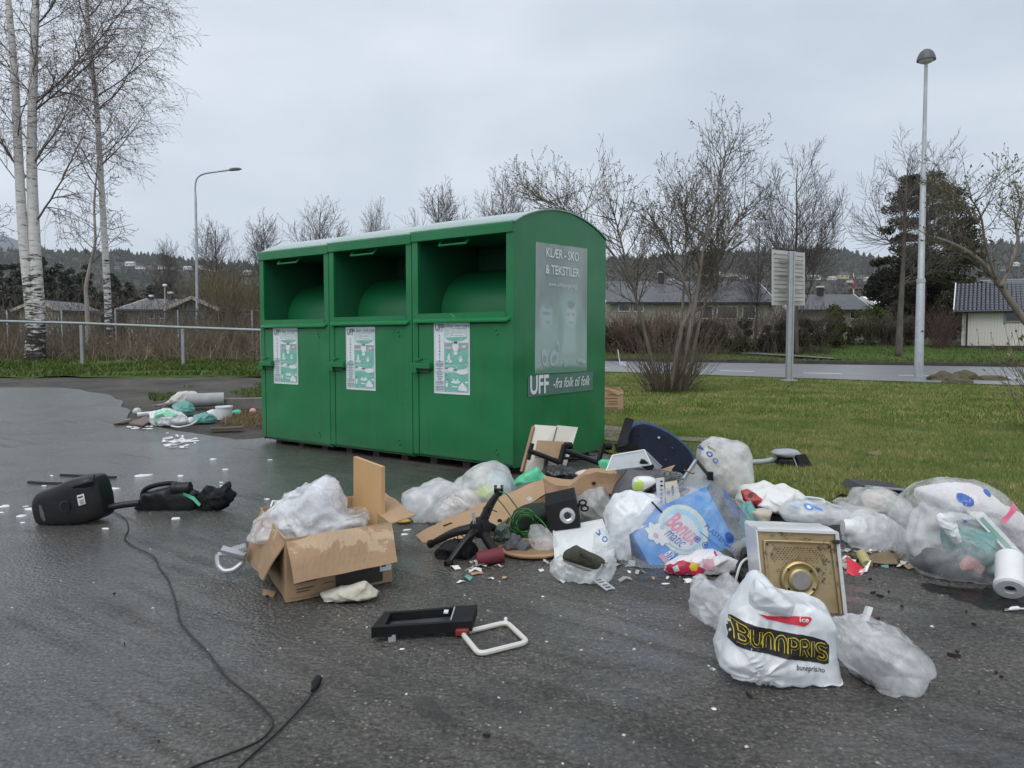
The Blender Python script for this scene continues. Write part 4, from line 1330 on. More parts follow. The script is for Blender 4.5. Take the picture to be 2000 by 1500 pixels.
MB().tube([b,P(322,560,Yl)],1.3*k,8).build('pole',M_GALV2,root,smooth=True)
MB().lathe([(0,0),(3*k,0),(4.5*k,2*k),(4*k,4.5*k),(0,5.5*k)],14,P(322,560,Yl)).build('lamp_head',M_FASCIA,root,smooth=True)
Yl=75.0;k=Yl/1500
b=at_px(1666,Yl)
root=thing('flagpole',b,'white flagpole with a furled red pennant in a garden','flagpole')
MB().tube([b,P(1667,533,Yl)],[1.4*k,.8*k],8).build('pole',M_FASCIA,root,smooth=True)
MB().tube([P(1666.5,540,Yl),P(1668,552,Yl),P(1667,562,Yl),P(1668.5,572,Yl)],[.6*k,1.9*k,1.5*k,.3*k],6).build('pennant',mat('pennant_red',(.35,.05,.06),.8),root)
sb=G(1541,746)
Ys=sb.y;k=Ys/1500
root=thing('road_sign',sb,'back of an aluminium road sign clamped to a grey post on the lawn','road sign')
st=P(1546,491,Ys)
px_=MB()
px_.beam(sb,st,7*k,7*k,up=(0,1,0));
for dx_ in(-4.4*k,4.4*k):px_.beam(sb+Vector((dx_,0,0)),st+Vector((dx_,0,0)),2.2*k,12*k,up=(0,1,0))
px_.build('post',M_GALV,root)
MB().box(sb+Vector((0,0,.04)),(26*k,20*k,.05),bev=.008).build('base_plate',M_GALV,root)
M_ALU=mat('aged_aluminium',(0.50,0.50,0.46),0.5,(0.58,0.58,0.54),3,metal=.3)
A,B=P(1509,487,Ys+.10),P(1570,493.5,Ys+.42)
A2,B2=P(1509,596,Ys+.10),P(1570,597,Ys+.42)
ns=13
M_RIB=mat('aluminium_rib',(0.36,0.36,0.34),0.5,metal=.3)
for i in range(ns):
 f0,f1=(i+.04)/ns,(i+.96)/ns
 a0,a1,b0,b1=A.lerp(A2,f0),A.lerp(A2,f1),B.lerp(B2,f0),B.lerp(B2,f1)
 nrm=(b0-a0).cross(a1-a0).normalized()*.02
 mb=MB();mb.add([a0,b0,b1,a1,a0+nrm,b0+nrm,b1+nrm,a1+nrm],[(0,1,2,3),(4,5,6,7),(0,1,5,4),(1,2,6,5),(2,3,7,6),(3,0,4,7)])
 s=mb.build('slat',M_ALU,root)
 mb=MB();mb.beam(a1-nrm*.5,b1-nrm*.5,.010,.012);mb.build('rib',M_RIB,s)
for(u,v)in((A,A2),(B,B2)):MB().beam(u,v,.03,.05).build('edge_profile',M_ALU,root)
for f in(.2,.45,.7,.92):
 p,q=A.lerp(A2,f),B.lerp(B2,f)
 MB().beam(p.lerp(q,.18)-Vector((0,.06,0)),p.lerp(q,.92)-Vector((0,.06,0)),.03,.02).build('clamp_rail',M_RIB,root)
root=thing('metal_railing',G(157,713),'galvanised railing with a single top rail along the weeds','railing')
Yr_=G(157,713).y
rail_pts=[P(-500,618,Yr_+.2),P(-200,622,Yr_+.1),P(0,627.5,Yr_),P(157,631.5,Yr_),P(355,639.5,Yr_-.3),P(510,645,Yr_-.6),P(700,651,Yr_-.9)]
for a,b in zip(rail_pts,rail_pts[1:]):pass
M_RAIL=mat('old_galvanising',(0.27,0.295,0.31),0.5,(0.36,0.385,0.40),3,metal=0.4)
mb=MB();mb.tube(rail_pts,.038,10);mb.build('top_rail',M_RAIL,root,smooth=True)
for px,pt_,pb_ in((-240,623,712),(-45,627,712),(157,633,713),(355,641,716),(510,646,716),(690,652,716)):
 yy=Yr_-max(0,(px-157))/355*.6
 t=P(px,pt_,yy);bz=zg(t.x,yy)
 mb=MB();mb.box((t.x+.02,yy,(t.z+bz)/2-.02),(.075,.06,t.z-bz),bev=.006)
 mb.build('post',M_RAIL,root)
Yw_=30.0
root=thing('wire_fence',at_px(300,Yw_),'thin wire mesh fence with grey posts behind the brambles','fence')
MB().tube([P(-300,606,Yw_),P(0,607,Yw_),P(240,608,Yw_),P(490,609,Yw_),P(700,610,Yw_)],.018,6).build('top_wire',M_CHIM,root)
for px in(-160,13,120,225,347,492,640):
 t=P(px,606,Yw_)
 MB().tube([(t.x,Yw_,zg(t.x,Yw_)),t],.03,8).build('post',M_GALV,root)
mb=MB()
x=P(-300,600,Yw_).x;xe=P(700,600,Yw_).x
while x<xe:
 z0,z1=zg(x,Yw_),P(200,607,Yw_).z
 mb.tube([(x,Yw_,z0),(x,Yw_,z1)],.004,3,cap=False);x+=.12
for i in range(1,10):
 mb.tube([(P(-300,600,Yw_).x,Yw_,z0+(z1-z0)*i/10),(xe,Yw_,z0+(z1-z0)*i/10)],.004,3,cap=False)
tag(mb.build('wire_mesh',M_CHIM,root),kind='stuff')
q=G(1212,681)
root=thing('marker_stake',q,'thin leaning marker stake with a pale plate in the far hedge','marker')
MB().tube([q+Vector((0,0,0)),q+Vector((-.12,0,.75))],.02,6).build('stake',M_FASCIA,root)
MB().box(q+Vector((.1,-.05,.12)),(.28,.04,.2)).build('plate',mat('pale_blue_plate',(.5,.55,.62),.5),root)
M_MOSS=mat('mossy_rock',(0.10,0.085,0.055),0.9,(0.055,0.058,0.018),4,bump=.8,bscale=20)
def rock(px,py,w,h,label,seed):
 c=G(px,py);k=c.y/1500
 bm=bmesh.new();bmesh.ops.create_icosphere(bm,subdivisions=4,radius=1)
 for v in bm.verts:
  n_=noise.fractal(v.co*1.3+Vector((seed,0,0)),1.0,2.0,4)
  v.co*=1+.28*n_
  v.co=Vector((v.co.x*w*k/2,v.co.y*w*k*.35,v.co.z*h*k*.9))+c
 V=[v.co.copy()for v in bm.verts];bm.verts.index_update();F=np.array([[v.index for v in f.verts]for f in bm.faces]);bm.free()
 tag(link_mesh('mossy_rock',np_mesh('mossy_rock',V,F,[M_MOSS],smooth=True)),label,'rock','mossy rocks on the lawn')
rock(1842,742,62,17,'left mossy rock right of the lamp post foot',1)
rock(1884,741,52,18,'middle mossy rock of the three on the lawn',4)
rock(1868,748,56,12,'low front mossy rock between two bigger ones',9)
rock(1935,742,70,10,'flat mossy rock farthest from the lamp post',12)
a,b=G(432,796),G(520,793)
o=MB().beam(a+Vector((0,0,.06)),b+Vector((.4,0,.06)),.22,.16).build('concrete_edging',mat('stained_concrete',(.13,.125,.115),.85,(.2,.19,.175),5,bump=.4))
tag(o,'dark stained concrete edging beside the far left rubbish','kerb block')
YAW=R(142.77)
UX=Vector((math.cos(YAW),math.sin(YAW),0))
VY=Vector((math.sin(YAW),-math.cos(YAW),0))
O0=Vector((0.025,6.72,0.0))
LU,DU,HE,HL=3.682/3,1.558,2.205,1.432
ZB=0.055
M_GREEN=mat('green_paint',(0.006,0.158,0.046),0.34,(0.008,0.188,0.056),1.3,bump=0.04,bscale=30,spec=0.5,rvar=0.06)
def grime(m):
 """splashed dirt along the foot, faint streaks and small chips in the paint"""
 n,l=m.node_tree.nodes,m.node_tree.links
 b=n['Principled BSDF']
 cur=b.inputs['Base Color'].links[0].from_socket
 g=n.new('ShaderNodeNewGeometry');sp=n.new('ShaderNodeSeparateXYZ');l.new(g.outputs['Position'],sp.inputs[0])
 no=N(n,'ShaderNodeTexNoise',Scale=34,Detail=7,Roughness=.75);l.new(g.outputs['Position'],no.inputs['Vector'])
 hr=N(n,'ShaderNodeMapRange');hr.inputs[1].default_value,hr.inputs[2].default_value,hr.inputs[3].default_value,hr.inputs[4].default_value=.05,.55,.16,-.14
 l.new(sp.outputs[2],hr.inputs[0])
 ad=n.new('ShaderNodeMath');l.new(no.outputs[0],ad.inputs[0]);l.new(hr.outputs[0],ad.inputs[1])
 mr=N(n,'ShaderNodeMapRange');mr.inputs[1].default_value,mr.inputs[2].default_value,mr.inputs[4].default_value=.55,.75,.55
 l.new(ad.outputs[0],mr.inputs[0])
 mx=n.new('ShaderNodeMix');mx.data_type='RGBA';mx.inputs[7].default_value=(.06,.075,.05,1)
 l.new(mr.outputs[0],mx.inputs[0]);l.new(cur,mx.inputs[6])
 mp=n.new('ShaderNodeMapping');mp.inputs['Scale'].default_value=(9,9,.7);l.new(g.outputs['Position'],mp.inputs[0])
 st=N(n,'ShaderNodeTexNoise',Scale=1.6,Detail=5,Roughness=.6);l.new(mp.outputs[0],st.inputs['Vector'])
 m2=N(n,'ShaderNodeMapRange');m2.inputs[1].default_value,m2.inputs[2].default_value,m2.inputs[4].default_value=.52,.72,.42
 l.new(st.outputs[0],m2.inputs[0])
 mx2=n.new('ShaderNodeMix');mx2.data_type='RGBA';mx2.inputs[7].default_value=(.03,.09,.055,1)
 l.new(m2.outputs[0],mx2.inputs[0]);l.new(mx.outputs[2],mx2.inputs[6])
 vo=N(n,'ShaderNodeTexVoronoi',Scale=4.5);l.new(g.outputs['Position'],vo.inputs['Vector'])
 m3=N(n,'ShaderNodeMapRange');m3.inputs[1].default_value,m3.inputs[2].default_value,m3.inputs[4].default_value=.035,.02,.6
 l.new(vo.outputs[0],m3.inputs[0])
 mx3=n.new('ShaderNodeMix');mx3.data_type='RGBA';mx3.inputs[7].default_value=(.22,.27,.2,1)
 l.new(m3.outputs[0],mx3.inputs[0]);l.new(mx2.outputs[2],mx3.inputs[6])
 l.new(mx3.outputs[2],b.inputs['Base Color'])
 w=N(n,'ShaderNodeTexNoise',Scale=1.8,Detail=1);l.new(g.outputs['Position'],w.inputs['Vector'])
 bp=N(n,'ShaderNodeBump',Strength=.6,Distance=.06);l.new(w.outputs[0],bp.inputs['Height']);l.new(bp.outputs[0],b.inputs['Normal'])
grime(M_GREEN)
M_GREEN_IN=mat('shade_darkened_green',(0.013,0.115,0.050),0.45,(0.015,0.13,0.058),1.6)  # container green darkened, painting in the shade inside the chamber
M_DRUM=mat('drum_paint',(0.006,0.118,0.040),0.38,(0.008,0.14,0.048),2)
M_ROOFG=mat('wet_sky_paled_roof',(0.03,0.20,0.09),0.25,(0.06,0.24,0.13),2.0,spec=1.0,coat=1.0)  # wet gloss from the coat; base green lightened to imitate reflected sky
M_SKID=mat('rusty_skid',(0.04,0.03,0.025),0.8)
M_SHEETW=mat('poster_paper',(0.72,0.76,0.78),0.45,(0.77,0.80,0.82),3)
M_TEAL=mat('poster_teal',(0.16,0.46,0.36),0.5,(0.24,0.55,0.45),14)
M_PGREY=mat('poster_grey',(0.50,0.60,0.60),0.5,(0.64,0.71,0.71),18)
M_PINK_=mat('poster_ink',(0.10,0.20,0.20),0.5)
M_PWHITE=mat('poster_white',(0.74,0.78,0.79),0.5)
def CL(u,v,w):return O0+UX*u+VY*v+Vector((0,0,w))
def front_uw(px,py):
 """where the ray through a photo pixel meets the front plane"""
 d=ray(px,py)
 t=(O0-CAM).dot(VY)/d.dot(VY)
 p=CAM+d*t-O0
 return p.dot(UX),p.z
def side_vw(px,py):
 d=ray(px,py)
 t=(O0-CAM).dot(UX)/d.dot(UX)
 p=CAM+d*t-O0
 return p.dot(VY),p.z
FM=Matrix((UX,VY,Vector((0,0,1)))).transposed().to_4x4()
PROF=[]
for i in range(15):
 a=i/14
 v=a*DU
 PROF.append((v,HE+0.185*math.sin(math.pi*a)**0.8))
def unit(i,label,dz):
 u0,u1=i*LU+0.004,(i+1)*LU-0.004
 o=CL((u0+u1)/2,DU/2,0)
 root=thing('clothes_container',o,label,'clothes container','green clothes containers in a row')
 M=Matrix.Translation(O0+Vector((0,0,dz)))@FM
 t=0.012
 mb=MB(M)
 for(ua,ub)in((u0,u0+t),(u1-t,u1)):
  poly=[(0.0,ZB),(0.0,HE)]+PROF[1:-1]+[(DU,HE),(DU,ZB)]
  n=len(poly)
  mb.add([(ua,v,w)for v,w in poly]+[(ub,v,w)for v,w in poly],[tuple(range(n)),tuple(range(2*n-1,n-1,-1))]+[(k,(k+1)%n,n+(k+1)%n,n+k)for k in range(n)])
 mb.box(((u0+u1)/2,DU-t/2,(ZB+HE)/2),(u1-u0-2*t-.002,t,HE-ZB-.01))
 mb.box(((u0+u1)/2,DU/2,ZB+t/2+.002),(u1-u0-2*t-.002,DU-2*t,t))
 mb.box(((u0+u1)/2,.03,(ZB+HL)/2-.02),(u1-u0-2*t-.002,.02,HL-ZB-.06))
 mb.build('shell',M_GREEN,root)
 pw=0.075
 for ua in(u0+pw/2,u1-pw/2):
  MB(M).box((ua,-.006,(ZB+HE-.09)/2+.02),(pw,.035,HE-ZB-.10),bev=.004).build('frame_post',M_GREEN,root)
 mb=MB(M);mb.box(((u0+u1)/2,-.012,HE-.045),(u1-u0+.004,.05,.085),bev=.006);mb.build('hood_board',M_GREEN,root)
 mb=MB(M)
 e=.012
 pr=[(-.035,HE-.005)]+PROF+[(DU+.02,HE-.005)]
 n=len(pr)
 vs=[(u0-e,v,w+.004)for v,w in pr]+[(u1+e,v,w+.004)for v,w in pr]+[(u0-e,v,w+.016)for v,w in pr]+[(u1+e,v,w+.016)for v,w in pr]
 fs=[]
 for k in range(n-1):
  fs+=[(k,k+1,n+k+1,n+k),(2*n+k,3*n+k,3*n+k+1,2*n+k+1),(k,2*n+k,2*n+k+1,k+1),(n+k,n+k+1,3*n+k+1,3*n+k)]
 fs+=[(0,n,3*n,2*n),(n-1,3*n-1,4*n-1,2*n-1)]
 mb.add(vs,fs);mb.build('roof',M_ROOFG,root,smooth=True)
 a0,a1=u0+pw,u1-pw
 zt=HE-.09
 dp=.88
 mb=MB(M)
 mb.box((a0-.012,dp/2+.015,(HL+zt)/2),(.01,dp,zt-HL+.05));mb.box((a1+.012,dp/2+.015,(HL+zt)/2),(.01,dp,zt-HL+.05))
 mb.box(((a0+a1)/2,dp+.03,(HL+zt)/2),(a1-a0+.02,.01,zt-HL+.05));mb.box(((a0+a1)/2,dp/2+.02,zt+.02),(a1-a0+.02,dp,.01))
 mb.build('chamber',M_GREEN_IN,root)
 mb=MB(M)
 rad,cv=.50,.80
 prof=[]
 for k in range(15):
  a=math.pi/2*k/14
  prof.append((cv-rad*math.cos(a),HL+.01+.45*math.sin(a)))
 b0,b1=a0+.002,a1-.004
 n=len(prof)
 mb.add([(b0,v,w)for v,w in prof]+[(b1,v,w)for v,w in prof],[(k,k+1,n+k+1,n+k)for k in range(n-1)])
 mb.add([(b1,v,w)for v,w in prof]+[(b1,cv,HL+.01)],[tuple(range(n+1))])
 mb.build('drum',M_DRUM,root,smooth=True)
 mb=MB(M)
 mb.add([(b1,v,w)for v,w in prof]+[(b1-.006,v+.004,w-.008)for v,w in prof],[(k,k+1,n+k+1,n+k)for k in range(n-1)])
 mb=MB(M)
 c=a0+(a1-a0)*.58
 mb.tube([(c-.17,.02,zt-.005),(c-.165,-.03,zt-.055),(c+.165,-.03,zt-.055),(c+.17,.02,zt-.005)],.011,8)
 mb.build('chute_handle',M_GREEN,root,smooth=True)
 mb=MB(M);mb.box(((u0+u1)/2,.43,HL-.004),(a1-a0,.87,.014));mb.box(((u0+u1)/2,-.012,HL-.036),(a1-a0-.002,.03,.075));mb.build('sill',M_GREEN,root)
 mb=MB(M)
 mb.add([(a0-.05,-.022,HL-.045),(a1+.05,-.022,HL-.045),(a1+.03,-.060,HL-.075),(a0-.03,-.060,HL-.075),(a0-.05,-.022,HL-.060),(a1+.05,-.022,HL-.060),(a1+.03,-.058,HL-.088),(a0-.03,-.058,HL-.088)],[(0,1,2,3),(4,5,6,7),(3,2,6,7),(0,3,7,4),(1,2,6,5)])
 mb.build('drip_ledge',M_GREEN,root)
 d0,d1,z0,z1=u0+.062,u1-.085,ZB+.03,HL-.10
 mb=MB(M);mb.box(((d0+d1)/2,-.004,(z0+z1)/2),(d1-d0,.036,z1-z0),bev=.003)
 door=mb.build('door',M_GREEN,root)
 for(fu,fz)in((.11,.17),(.125,.205),(.11,1.24),(.125,1.275)):
  MB(M).lathe([(0,.012),(.009,.009),(.012,0)],10,(d0+fu,-.022,fz),(0,-1,0)).build('rivet',M_GREEN,door,smooth=True)
 lz=0.935
 lu=d1-.105
 mb=MB(M)
 n=14
 arc=[(lu-.105*0+.0-.075*math.cos(a),lz+.055*math.sin(a))for a in[math.pi/2-math.pi*k/n for k in range(n+1)]]
 poly=[(lu+.10,lz+.055)]+[(lu-.02-.055*math.sin(math.pi*k/n),lz+.055*math.cos(math.pi*k/n))for k in range(n+1)]+[(lu+.10,lz-.055)]
 m_=len(poly)
 mb.add([(a,-.022,b)for a,b in poly]+[(a,-.05,b)for a,b in poly],[tuple(range(m_)),tuple(range(2*m_-1,m_-1,-1))]+[(k,(k+1)%m_,m_+(k+1)%m_,m_+k)for k in range(m_)])
 lk=mb.build('lock_case',M_GREEN,door)
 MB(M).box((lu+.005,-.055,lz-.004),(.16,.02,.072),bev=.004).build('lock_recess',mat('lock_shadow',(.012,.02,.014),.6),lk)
 MB(M).box((lu+.04,-.066,lz+.002),(.235,.03,.052),bev=.006).build('hasp',M_GREEN,lk)
 MB(M).box((lu+.125,-.058,lz-.035),(.07,.045,.07),bev=.008).build('padlock_cover',M_GREEN,lk)
 MB(M).box((lu+.09,-.04,lz+.062),(.07,.05,.02),bev=.004).build('catch',M_GREEN,lk)
 MB(M).box((lu-.045,-.070,lz+.0),(.022,.02,.03),bev=.003).build('rust_bolt',mat('rust',(.13,.06,.035),.85,(.2,.1,.05),30),lk)
 for fu in(.16,.5,.84):
  MB(M).box((u0+(u1-u0)*fu,DU/2,ZB/2-dz/2),(.09,DU-.12,ZB+dz)).build('skid',M_SKID,root)
 return root,M,door
def poster(i,door,M,px0,py0,px1,py1,tilt=0.0):
 ua,wa=front_uw(px0,py0);ub,wb=front_uw(px1,py1)
 ua2,_=front_uw(px0,py1)
 W,H=abs(ub-ua),abs(wa-wb)
 c=Vector(((ua+ub)/2,-.024,(wa+wb)/2))
 def pt(x,y,k):
  return(c.x+(.5-x)*W,c.y-.0012*k,c.z+(.5-y)*H+(.5-x)*tilt)
 mb=MB(M)
 mb.add([pt(0,0,0),pt(1,0,0),pt(1,1,0),pt(0,1,0),pt(0,0,1),pt(1,0,1),pt(1,1,1),pt(0,1,1)],[(0,1,2,3),(4,5,6,7),(0,1,5,4),(1,2,6,5),(2,3,7,6),(3,0,4,7)])
 ps=mb.build('poster',M_SHEETW,door)
 mats=[M_PINK_,M_TEAL,M_PGREY,M_PWHITE]
 mb=MB(M)
 def q(x0,y0,x1,y1,m,k=2):
  mb.k=m;mb.add([pt(x0,y0,k),pt(x1,y0,k),pt(x1,y1,k),pt(x0,y1,k)],[(0,1,2,3)])
 def blob(x,y,rx,ry,m,k=4,n=14,a0=0,a1=6.283):
  mb.k=m
  pts=[pt(x+rx*math.cos(a0+(a1-a0)*j/n),y+ry*math.sin(a0+(a1-a0)*j/n),k)for j in range(n)]
  mb.add(pts,[tuple(range(n))])
 def txt(s,x,y,size,m,k=5,**kw):
  mb.k=m
  vs,fs=text_mesh(s,size,**kw)
  mb.add([pt(x+vx/W,y-vy/H,k)for vx,vy in vs],fs)
 for a in((.03,.028,.97,.031),(.03,.968,.97,.971),(.03,.028,.034,.971),(.966,.028,.97,.971),(.295,.028,.299,.971)):q(*a,0)
 q(.305,.036,.962,.20,2);q(.305,.20,.962,.39,3);q(.305,.285,.962,.39,2);q(.305,.39,.962,.60,1);q(.305,.60,.962,.70,2);q(.305,.70,.962,.962,1)
 blob(.63,.205,.31,.062,1,3,20,0,3.14159);blob(.63,.60,.325,.055,1,3,20,0,3.14159)
 mb.k=3
 for(x,y,rx,ry,m)in((.62,.34,.09,.07,3),(.62,.43,.055,.03,3),(.62,.285,.06,.02,0),(.43,.50,.04,.05,3),(.44,.455,.022,.02,3),(.44,.545,.09,.02,3),(.76,.52,.05,.035,3),(.76,.49,.03,.02,3),(.44,.19,.03,.012,3),(.57,.20,.04,.012,3),(.88,.19,.05,.012,3),(.42,.36,.1,.012,2),(.85,.34,.07,.02,2),(.80,.69,.16,.035,3),(.50,.66,.10,.03,3),(.60,.66,.06,.012,0),(.36,.64,.04,.010,0),(.37,.86,.035,.05,3),(.38,.80,.02,.018,0),(.39,.83,.02,.02,3),(.62,.83,.13,.022,3),(.56,.80,.02,.016,3),(.68,.80,.02,.016,3),(.92,.83,.05,.015,3)):
  blob(x,y,rx,ry,m)
 q(.55,.165,.86,.182,3,4);q(.53,.09,.90,.094,0,4);q(.53,.09,.534,.18,0,4);q(.58,.11,.76,.15,2,4);q(.52,.885,.67,.905,3,4)
 mb.k=3
 mb.add([pt(.69,.90,4),pt(.80,.83,4),pt(.93,.91,4),pt(.93,.955,4),pt(.69,.945,4)],[(0,1,2,3,4)])
 rr=random.Random(i)
 for _ in range(46):
  x,y=rr.uniform(.32,.94),rr.uniform(.05,.95)
  w,h=rr.uniform(.01,.06),rr.uniform(.003,.010)
  q(x,y,min(.96,x+w),y+h,rr.choice((0,2,3,2)),5)
 txt('UFF',.165,.075,.085*H/.7*1.0,0,bold=.001,sx=.82)
 txt('fra folk til folk',.165,.122,.016,0)
 txt('Hva skjer med tøyet?',.62,.052,.036*W/.34,0)
 for k in range(18):
  y=.165+k*.022
  blob(.165,y,.012+.006*(k%3),.008,0 if k%2 else 2,4,8)
 y=.545
 rr=random.Random(4)
 while y<.90:
  w=rr.choice((.11,.10,.07,.12,.05));q(.165-w,y,.165+w,y+.0055,0,4);y+=rr.choice((.014,.014,.022,.014))
 txt('TAKK FOR',.165,.918,.026,0);txt('HJELPEN!',.165,.945,.026,0)
 mb.build('print',mats,ps)
r2,M2,dr2=unit(0,'right green clothes container with the etched sign on its end wall',0.012)
r1,M1,dr1=unit(1,'middle green clothes container between the two others',0.0)
r0,M0,dr0=unit(2,'left green clothes container nearest the birches',-0.012)
poster(0,dr2,M2,851,632,921,780-6,0.0)
poster(1,dr1,M1,679,639,737,769-6,0.0)
poster(2,dr0,M0,537,639,586,754-5,0.0)
M_ETCH=mat('etched_film',(0.30,0.33,0.33),0.42,(0.42,0.46,0.47),3.2,stretch=(1,1,.35),detail=7)
def etched():
 """weathered film with a faded print of two veiled heads, soft as the sun has left it"""
 m,n,l,b=new_mat('etched_print')
 tc=n.new('ShaderNodeTexCoord')
 no=N(n,'ShaderNodeTexNoise',Scale=3.0,Detail=7,Roughness=.65)
 mp=n.new('ShaderNodeMapping');mp.inputs['Scale'].default_value=(1,1,.3)
 l.new(tc.outputs['Object'],mp.inputs[0]);l.new(mp.outputs[0],no.inputs['Vector'])
 r=ramp(n,[(.35,(.24,.30,.285)),(.65,(.36,.42,.41))]);l.new(no.outputs[0],r.inputs[0])
 cur=r.outputs[0]
 va,wa=side_vw(1046,476);vb,_=side_vw(1147,487);_,wb=side_vw(1046,732)
 org_=CL(LU/2,DU/2,0)
 for(x,y,rx,ry,col,k)in((.5,.80,.75,.26,(.34,.48,.43),.9),(.5,1.0,.8,.07,(.12,.26,.18),.95),(.66,.56,.30,.26,(.36,.50,.46),.8),(.64,.74,.3,.12,(.44,.54,.52),.7),(.84,.66,.09,.22,(.24,.36,.33),.5),(.46,.66,.07,.2,(.22,.34,.31),.5),(.67,.53,.13,.12,(.50,.58,.58),.8),(.67,.445,.09,.04,(.20,.30,.28),.7),(.62,.525,.04,.018,(.20,.29,.28),.42),(.72,.525,.04,.018,(.20,.29,.28),.42),(.67,.59,.055,.016,(.22,.30,.29),.4),(.67,.555,.03,.03,(.58,.64,.64),.6),(.20,.54,.14,.13,(.44,.54,.54),.8),(.22,.45,.10,.05,(.24,.33,.31),.6),(.20,.525,.10,.016,(.20,.29,.28),.6),(.23,.595,.05,.016,(.24,.32,.31),.6),(.2,.70,.2,.08,(.36,.48,.45),.6)):
  c=CL(0,va+(vb-va)*x,wa+(wb-wa)*y)-org_
  vm=n.new('ShaderNodeVectorMath');vm.operation='SUBTRACT';vm.inputs[1].default_value=c
  l.new(tc.outputs['Object'],vm.inputs[0])
  m2=n.new('ShaderNodeMapping');m2.vector_type='POINT'
  m2.inputs['Rotation'].default_value=(0,0,-math.atan2(VY.y,VY.x))
  l.new(vm.outputs[0],m2.inputs[0])
  m3=n.new('ShaderNodeVectorMath');m3.operation='MULTIPLY'
  m3.inputs[1].default_value=(1/(rx*abs(vb-va)),0.2,1/(ry*abs(wb-wa)))
  l.new(m2.outputs[0],m3.inputs[0])
  ln=n.new('ShaderNodeVectorMath');ln.operation='LENGTH';l.new(m3.outputs[0],ln.inputs[0])
  mr=N(n,'ShaderNodeMapRange');mr.interpolation_type='SMOOTHSTEP'
  mr.inputs[1].default_value,mr.inputs[2].default_value,mr.inputs[3].default_value,mr.inputs[4].default_value=1.15,.55,0,k
  l.new(ln.outputs['Value'],mr.inputs[0])
  mx=n.new('ShaderNodeMix');mx.data_type='RGBA';mx.inputs[7].default_value=(*col,1)
  l.new(mr.outputs[0],mx.inputs[0]);l.new(cur,mx.inputs[6]);cur=mx.outputs[2]
 l.new(cur,b.inputs['Base Color']);b.inputs['Roughness'].default_value=.42
 return m
M_ETCHG=mat('etched_film_green',(0.20,0.36,0.30),0.45,(0.34,0.46,0.43),6)
M_ETCHD=mat('etched_film_dark',(0.09,0.15,0.12),0.45,(0.15,0.20,0.18),5)
M_SIGNW=mat('sign_white',(0.74,0.80,0.81),0.45)
Ms=Matrix.Translation(O0+Vector((0,0,0.012)))@FM
def side_pt(px,py,k):
 v,w=side_vw(px,py)
 return(0.004-.0015*k-.0035,v,w)
def side_sheet(name,quad,m,k=0):
 mb=MB(Ms)
 a=[side_pt(x,y,k)for x,y in quad]
 b=[(p[0]+.003,p[1],p[2])for p in a]
 mb.add(a+b,[(0,1,2,3),(4,5,6,7),(0,1,5,4),(1,2,6,5),(2,3,7,6),(3,0,4,7)])
 return mb.build(name,m,r2)
sg=side_sheet('sign_panel',[(1047,475),(1147,488),(1146,727),(1045,733)],etched())
v0,w1=side_vw(1046,476);v1,_=side_vw(1147,487);_,w0=side_vw(1046,732)
def sv(x,y,k):return(-.0015-.0012*k,v0+(v1-v0)*x,w1+(w0-w1)*y)
mb=MB(Ms)
SW,SH=v1-v0,w1-w0
def stxt(s,x,y,size,k=3,**kw):
 vs,fs=text_mesh(s,size,**kw)
 mb.add([sv(x+a/SW,y-b/SH,k)for a,b in vs],fs)
mb.k=0
stxt('KLÆR - SKO',.50,.065,.118,sx=.90*SW/.62*.62/SW*.98,bold=.002)
stxt('& TEKSTILER',.50,.195,.118,sx=.88,bold=.002)
stxt('www.uffnorge.org',.50,.305,.060,sx=.96,space=1.15)
def sblob(x,y,rx,ry,m,k=2,n=20,rot=0.0):
 mb.k=m
 pts=[]
 for j in range(n):
  a=6.283*j/n
  dx,dy=rx*math.cos(a),ry*math.sin(a)
  pts.append(sv(x+dx*math.cos(rot)-dy*math.sin(rot),y+dx*math.sin(rot)+dy*math.cos(rot),k))
 mb.add(pts,[tuple(range(n))])
for(x,y,rx,ry,ro)in((.16,.88,.055,.07,-.2),(.34,.88,.09,.065,-.5),(.40,.79,.04,.05,0),(.55,.93,.035,.035,.3),(.88,.92,.09,.02,.1)):
 sblob(x,y,rx,ry,3,2.4,rot=ro);sblob(x,y+.01,rx*.55,ry*.5,1,2.8,rot=ro);sblob(x,y-ry*.4,rx*.3,ry*.2,3,3,rot=ro)
mb.build('print',[M_SIGNW,M_ETCHG,M_ETCHD,mat('etched_film_pale',(.40,.47,.46),.45,(.48,.54,.54),8)],sg)
s2=side_sheet('sign_strip',[(1031,739),(1157,728),(1157,764),(1031,778)],mat('strip_film',(.07,.16,.12),.4,(.12,.22,.18),4),3)
mb=MB(Ms)
v0,_=side_vw(1031,750);v1,_=side_vw(1157,750)
def lay(s,pxa,pya,size,sx=1,shear=0,bold=0,k=7):
 v,w=side_vw(pxa,pya)
 vs,fs=text_mesh(s,size,shear=shear,bold=bold,align='LEFT')
 mb.add([(-.0015-.0012*k,v+a*sx,w+b)for a,b in vs],fs)
lay('UFF',1033,757,.235,.78,0,.006)
lay('-fra folk til folk',1078,752,.135,.80,.38,.001)
mb.build('print',M_SIGNW,s2)
mb=MB(M2)
ua,wa=front_uw(888,621)
mb.tube([(ua+.03,-.0235,wa+.02),(ua,-.0235,wa+.012),(ua-.03,-.0235,wa-.014)],.006,6)
mb.build('scratch',mat('scratched_paint',(.12,.30,.2),.5),dr2)
def Gz(px,py,z):
 d=ray(px,py)
 return CAM+d*((z-CAM_H)/d.z)
def tri(x):
 return 2*np.abs(x-np.floor(x+.5))
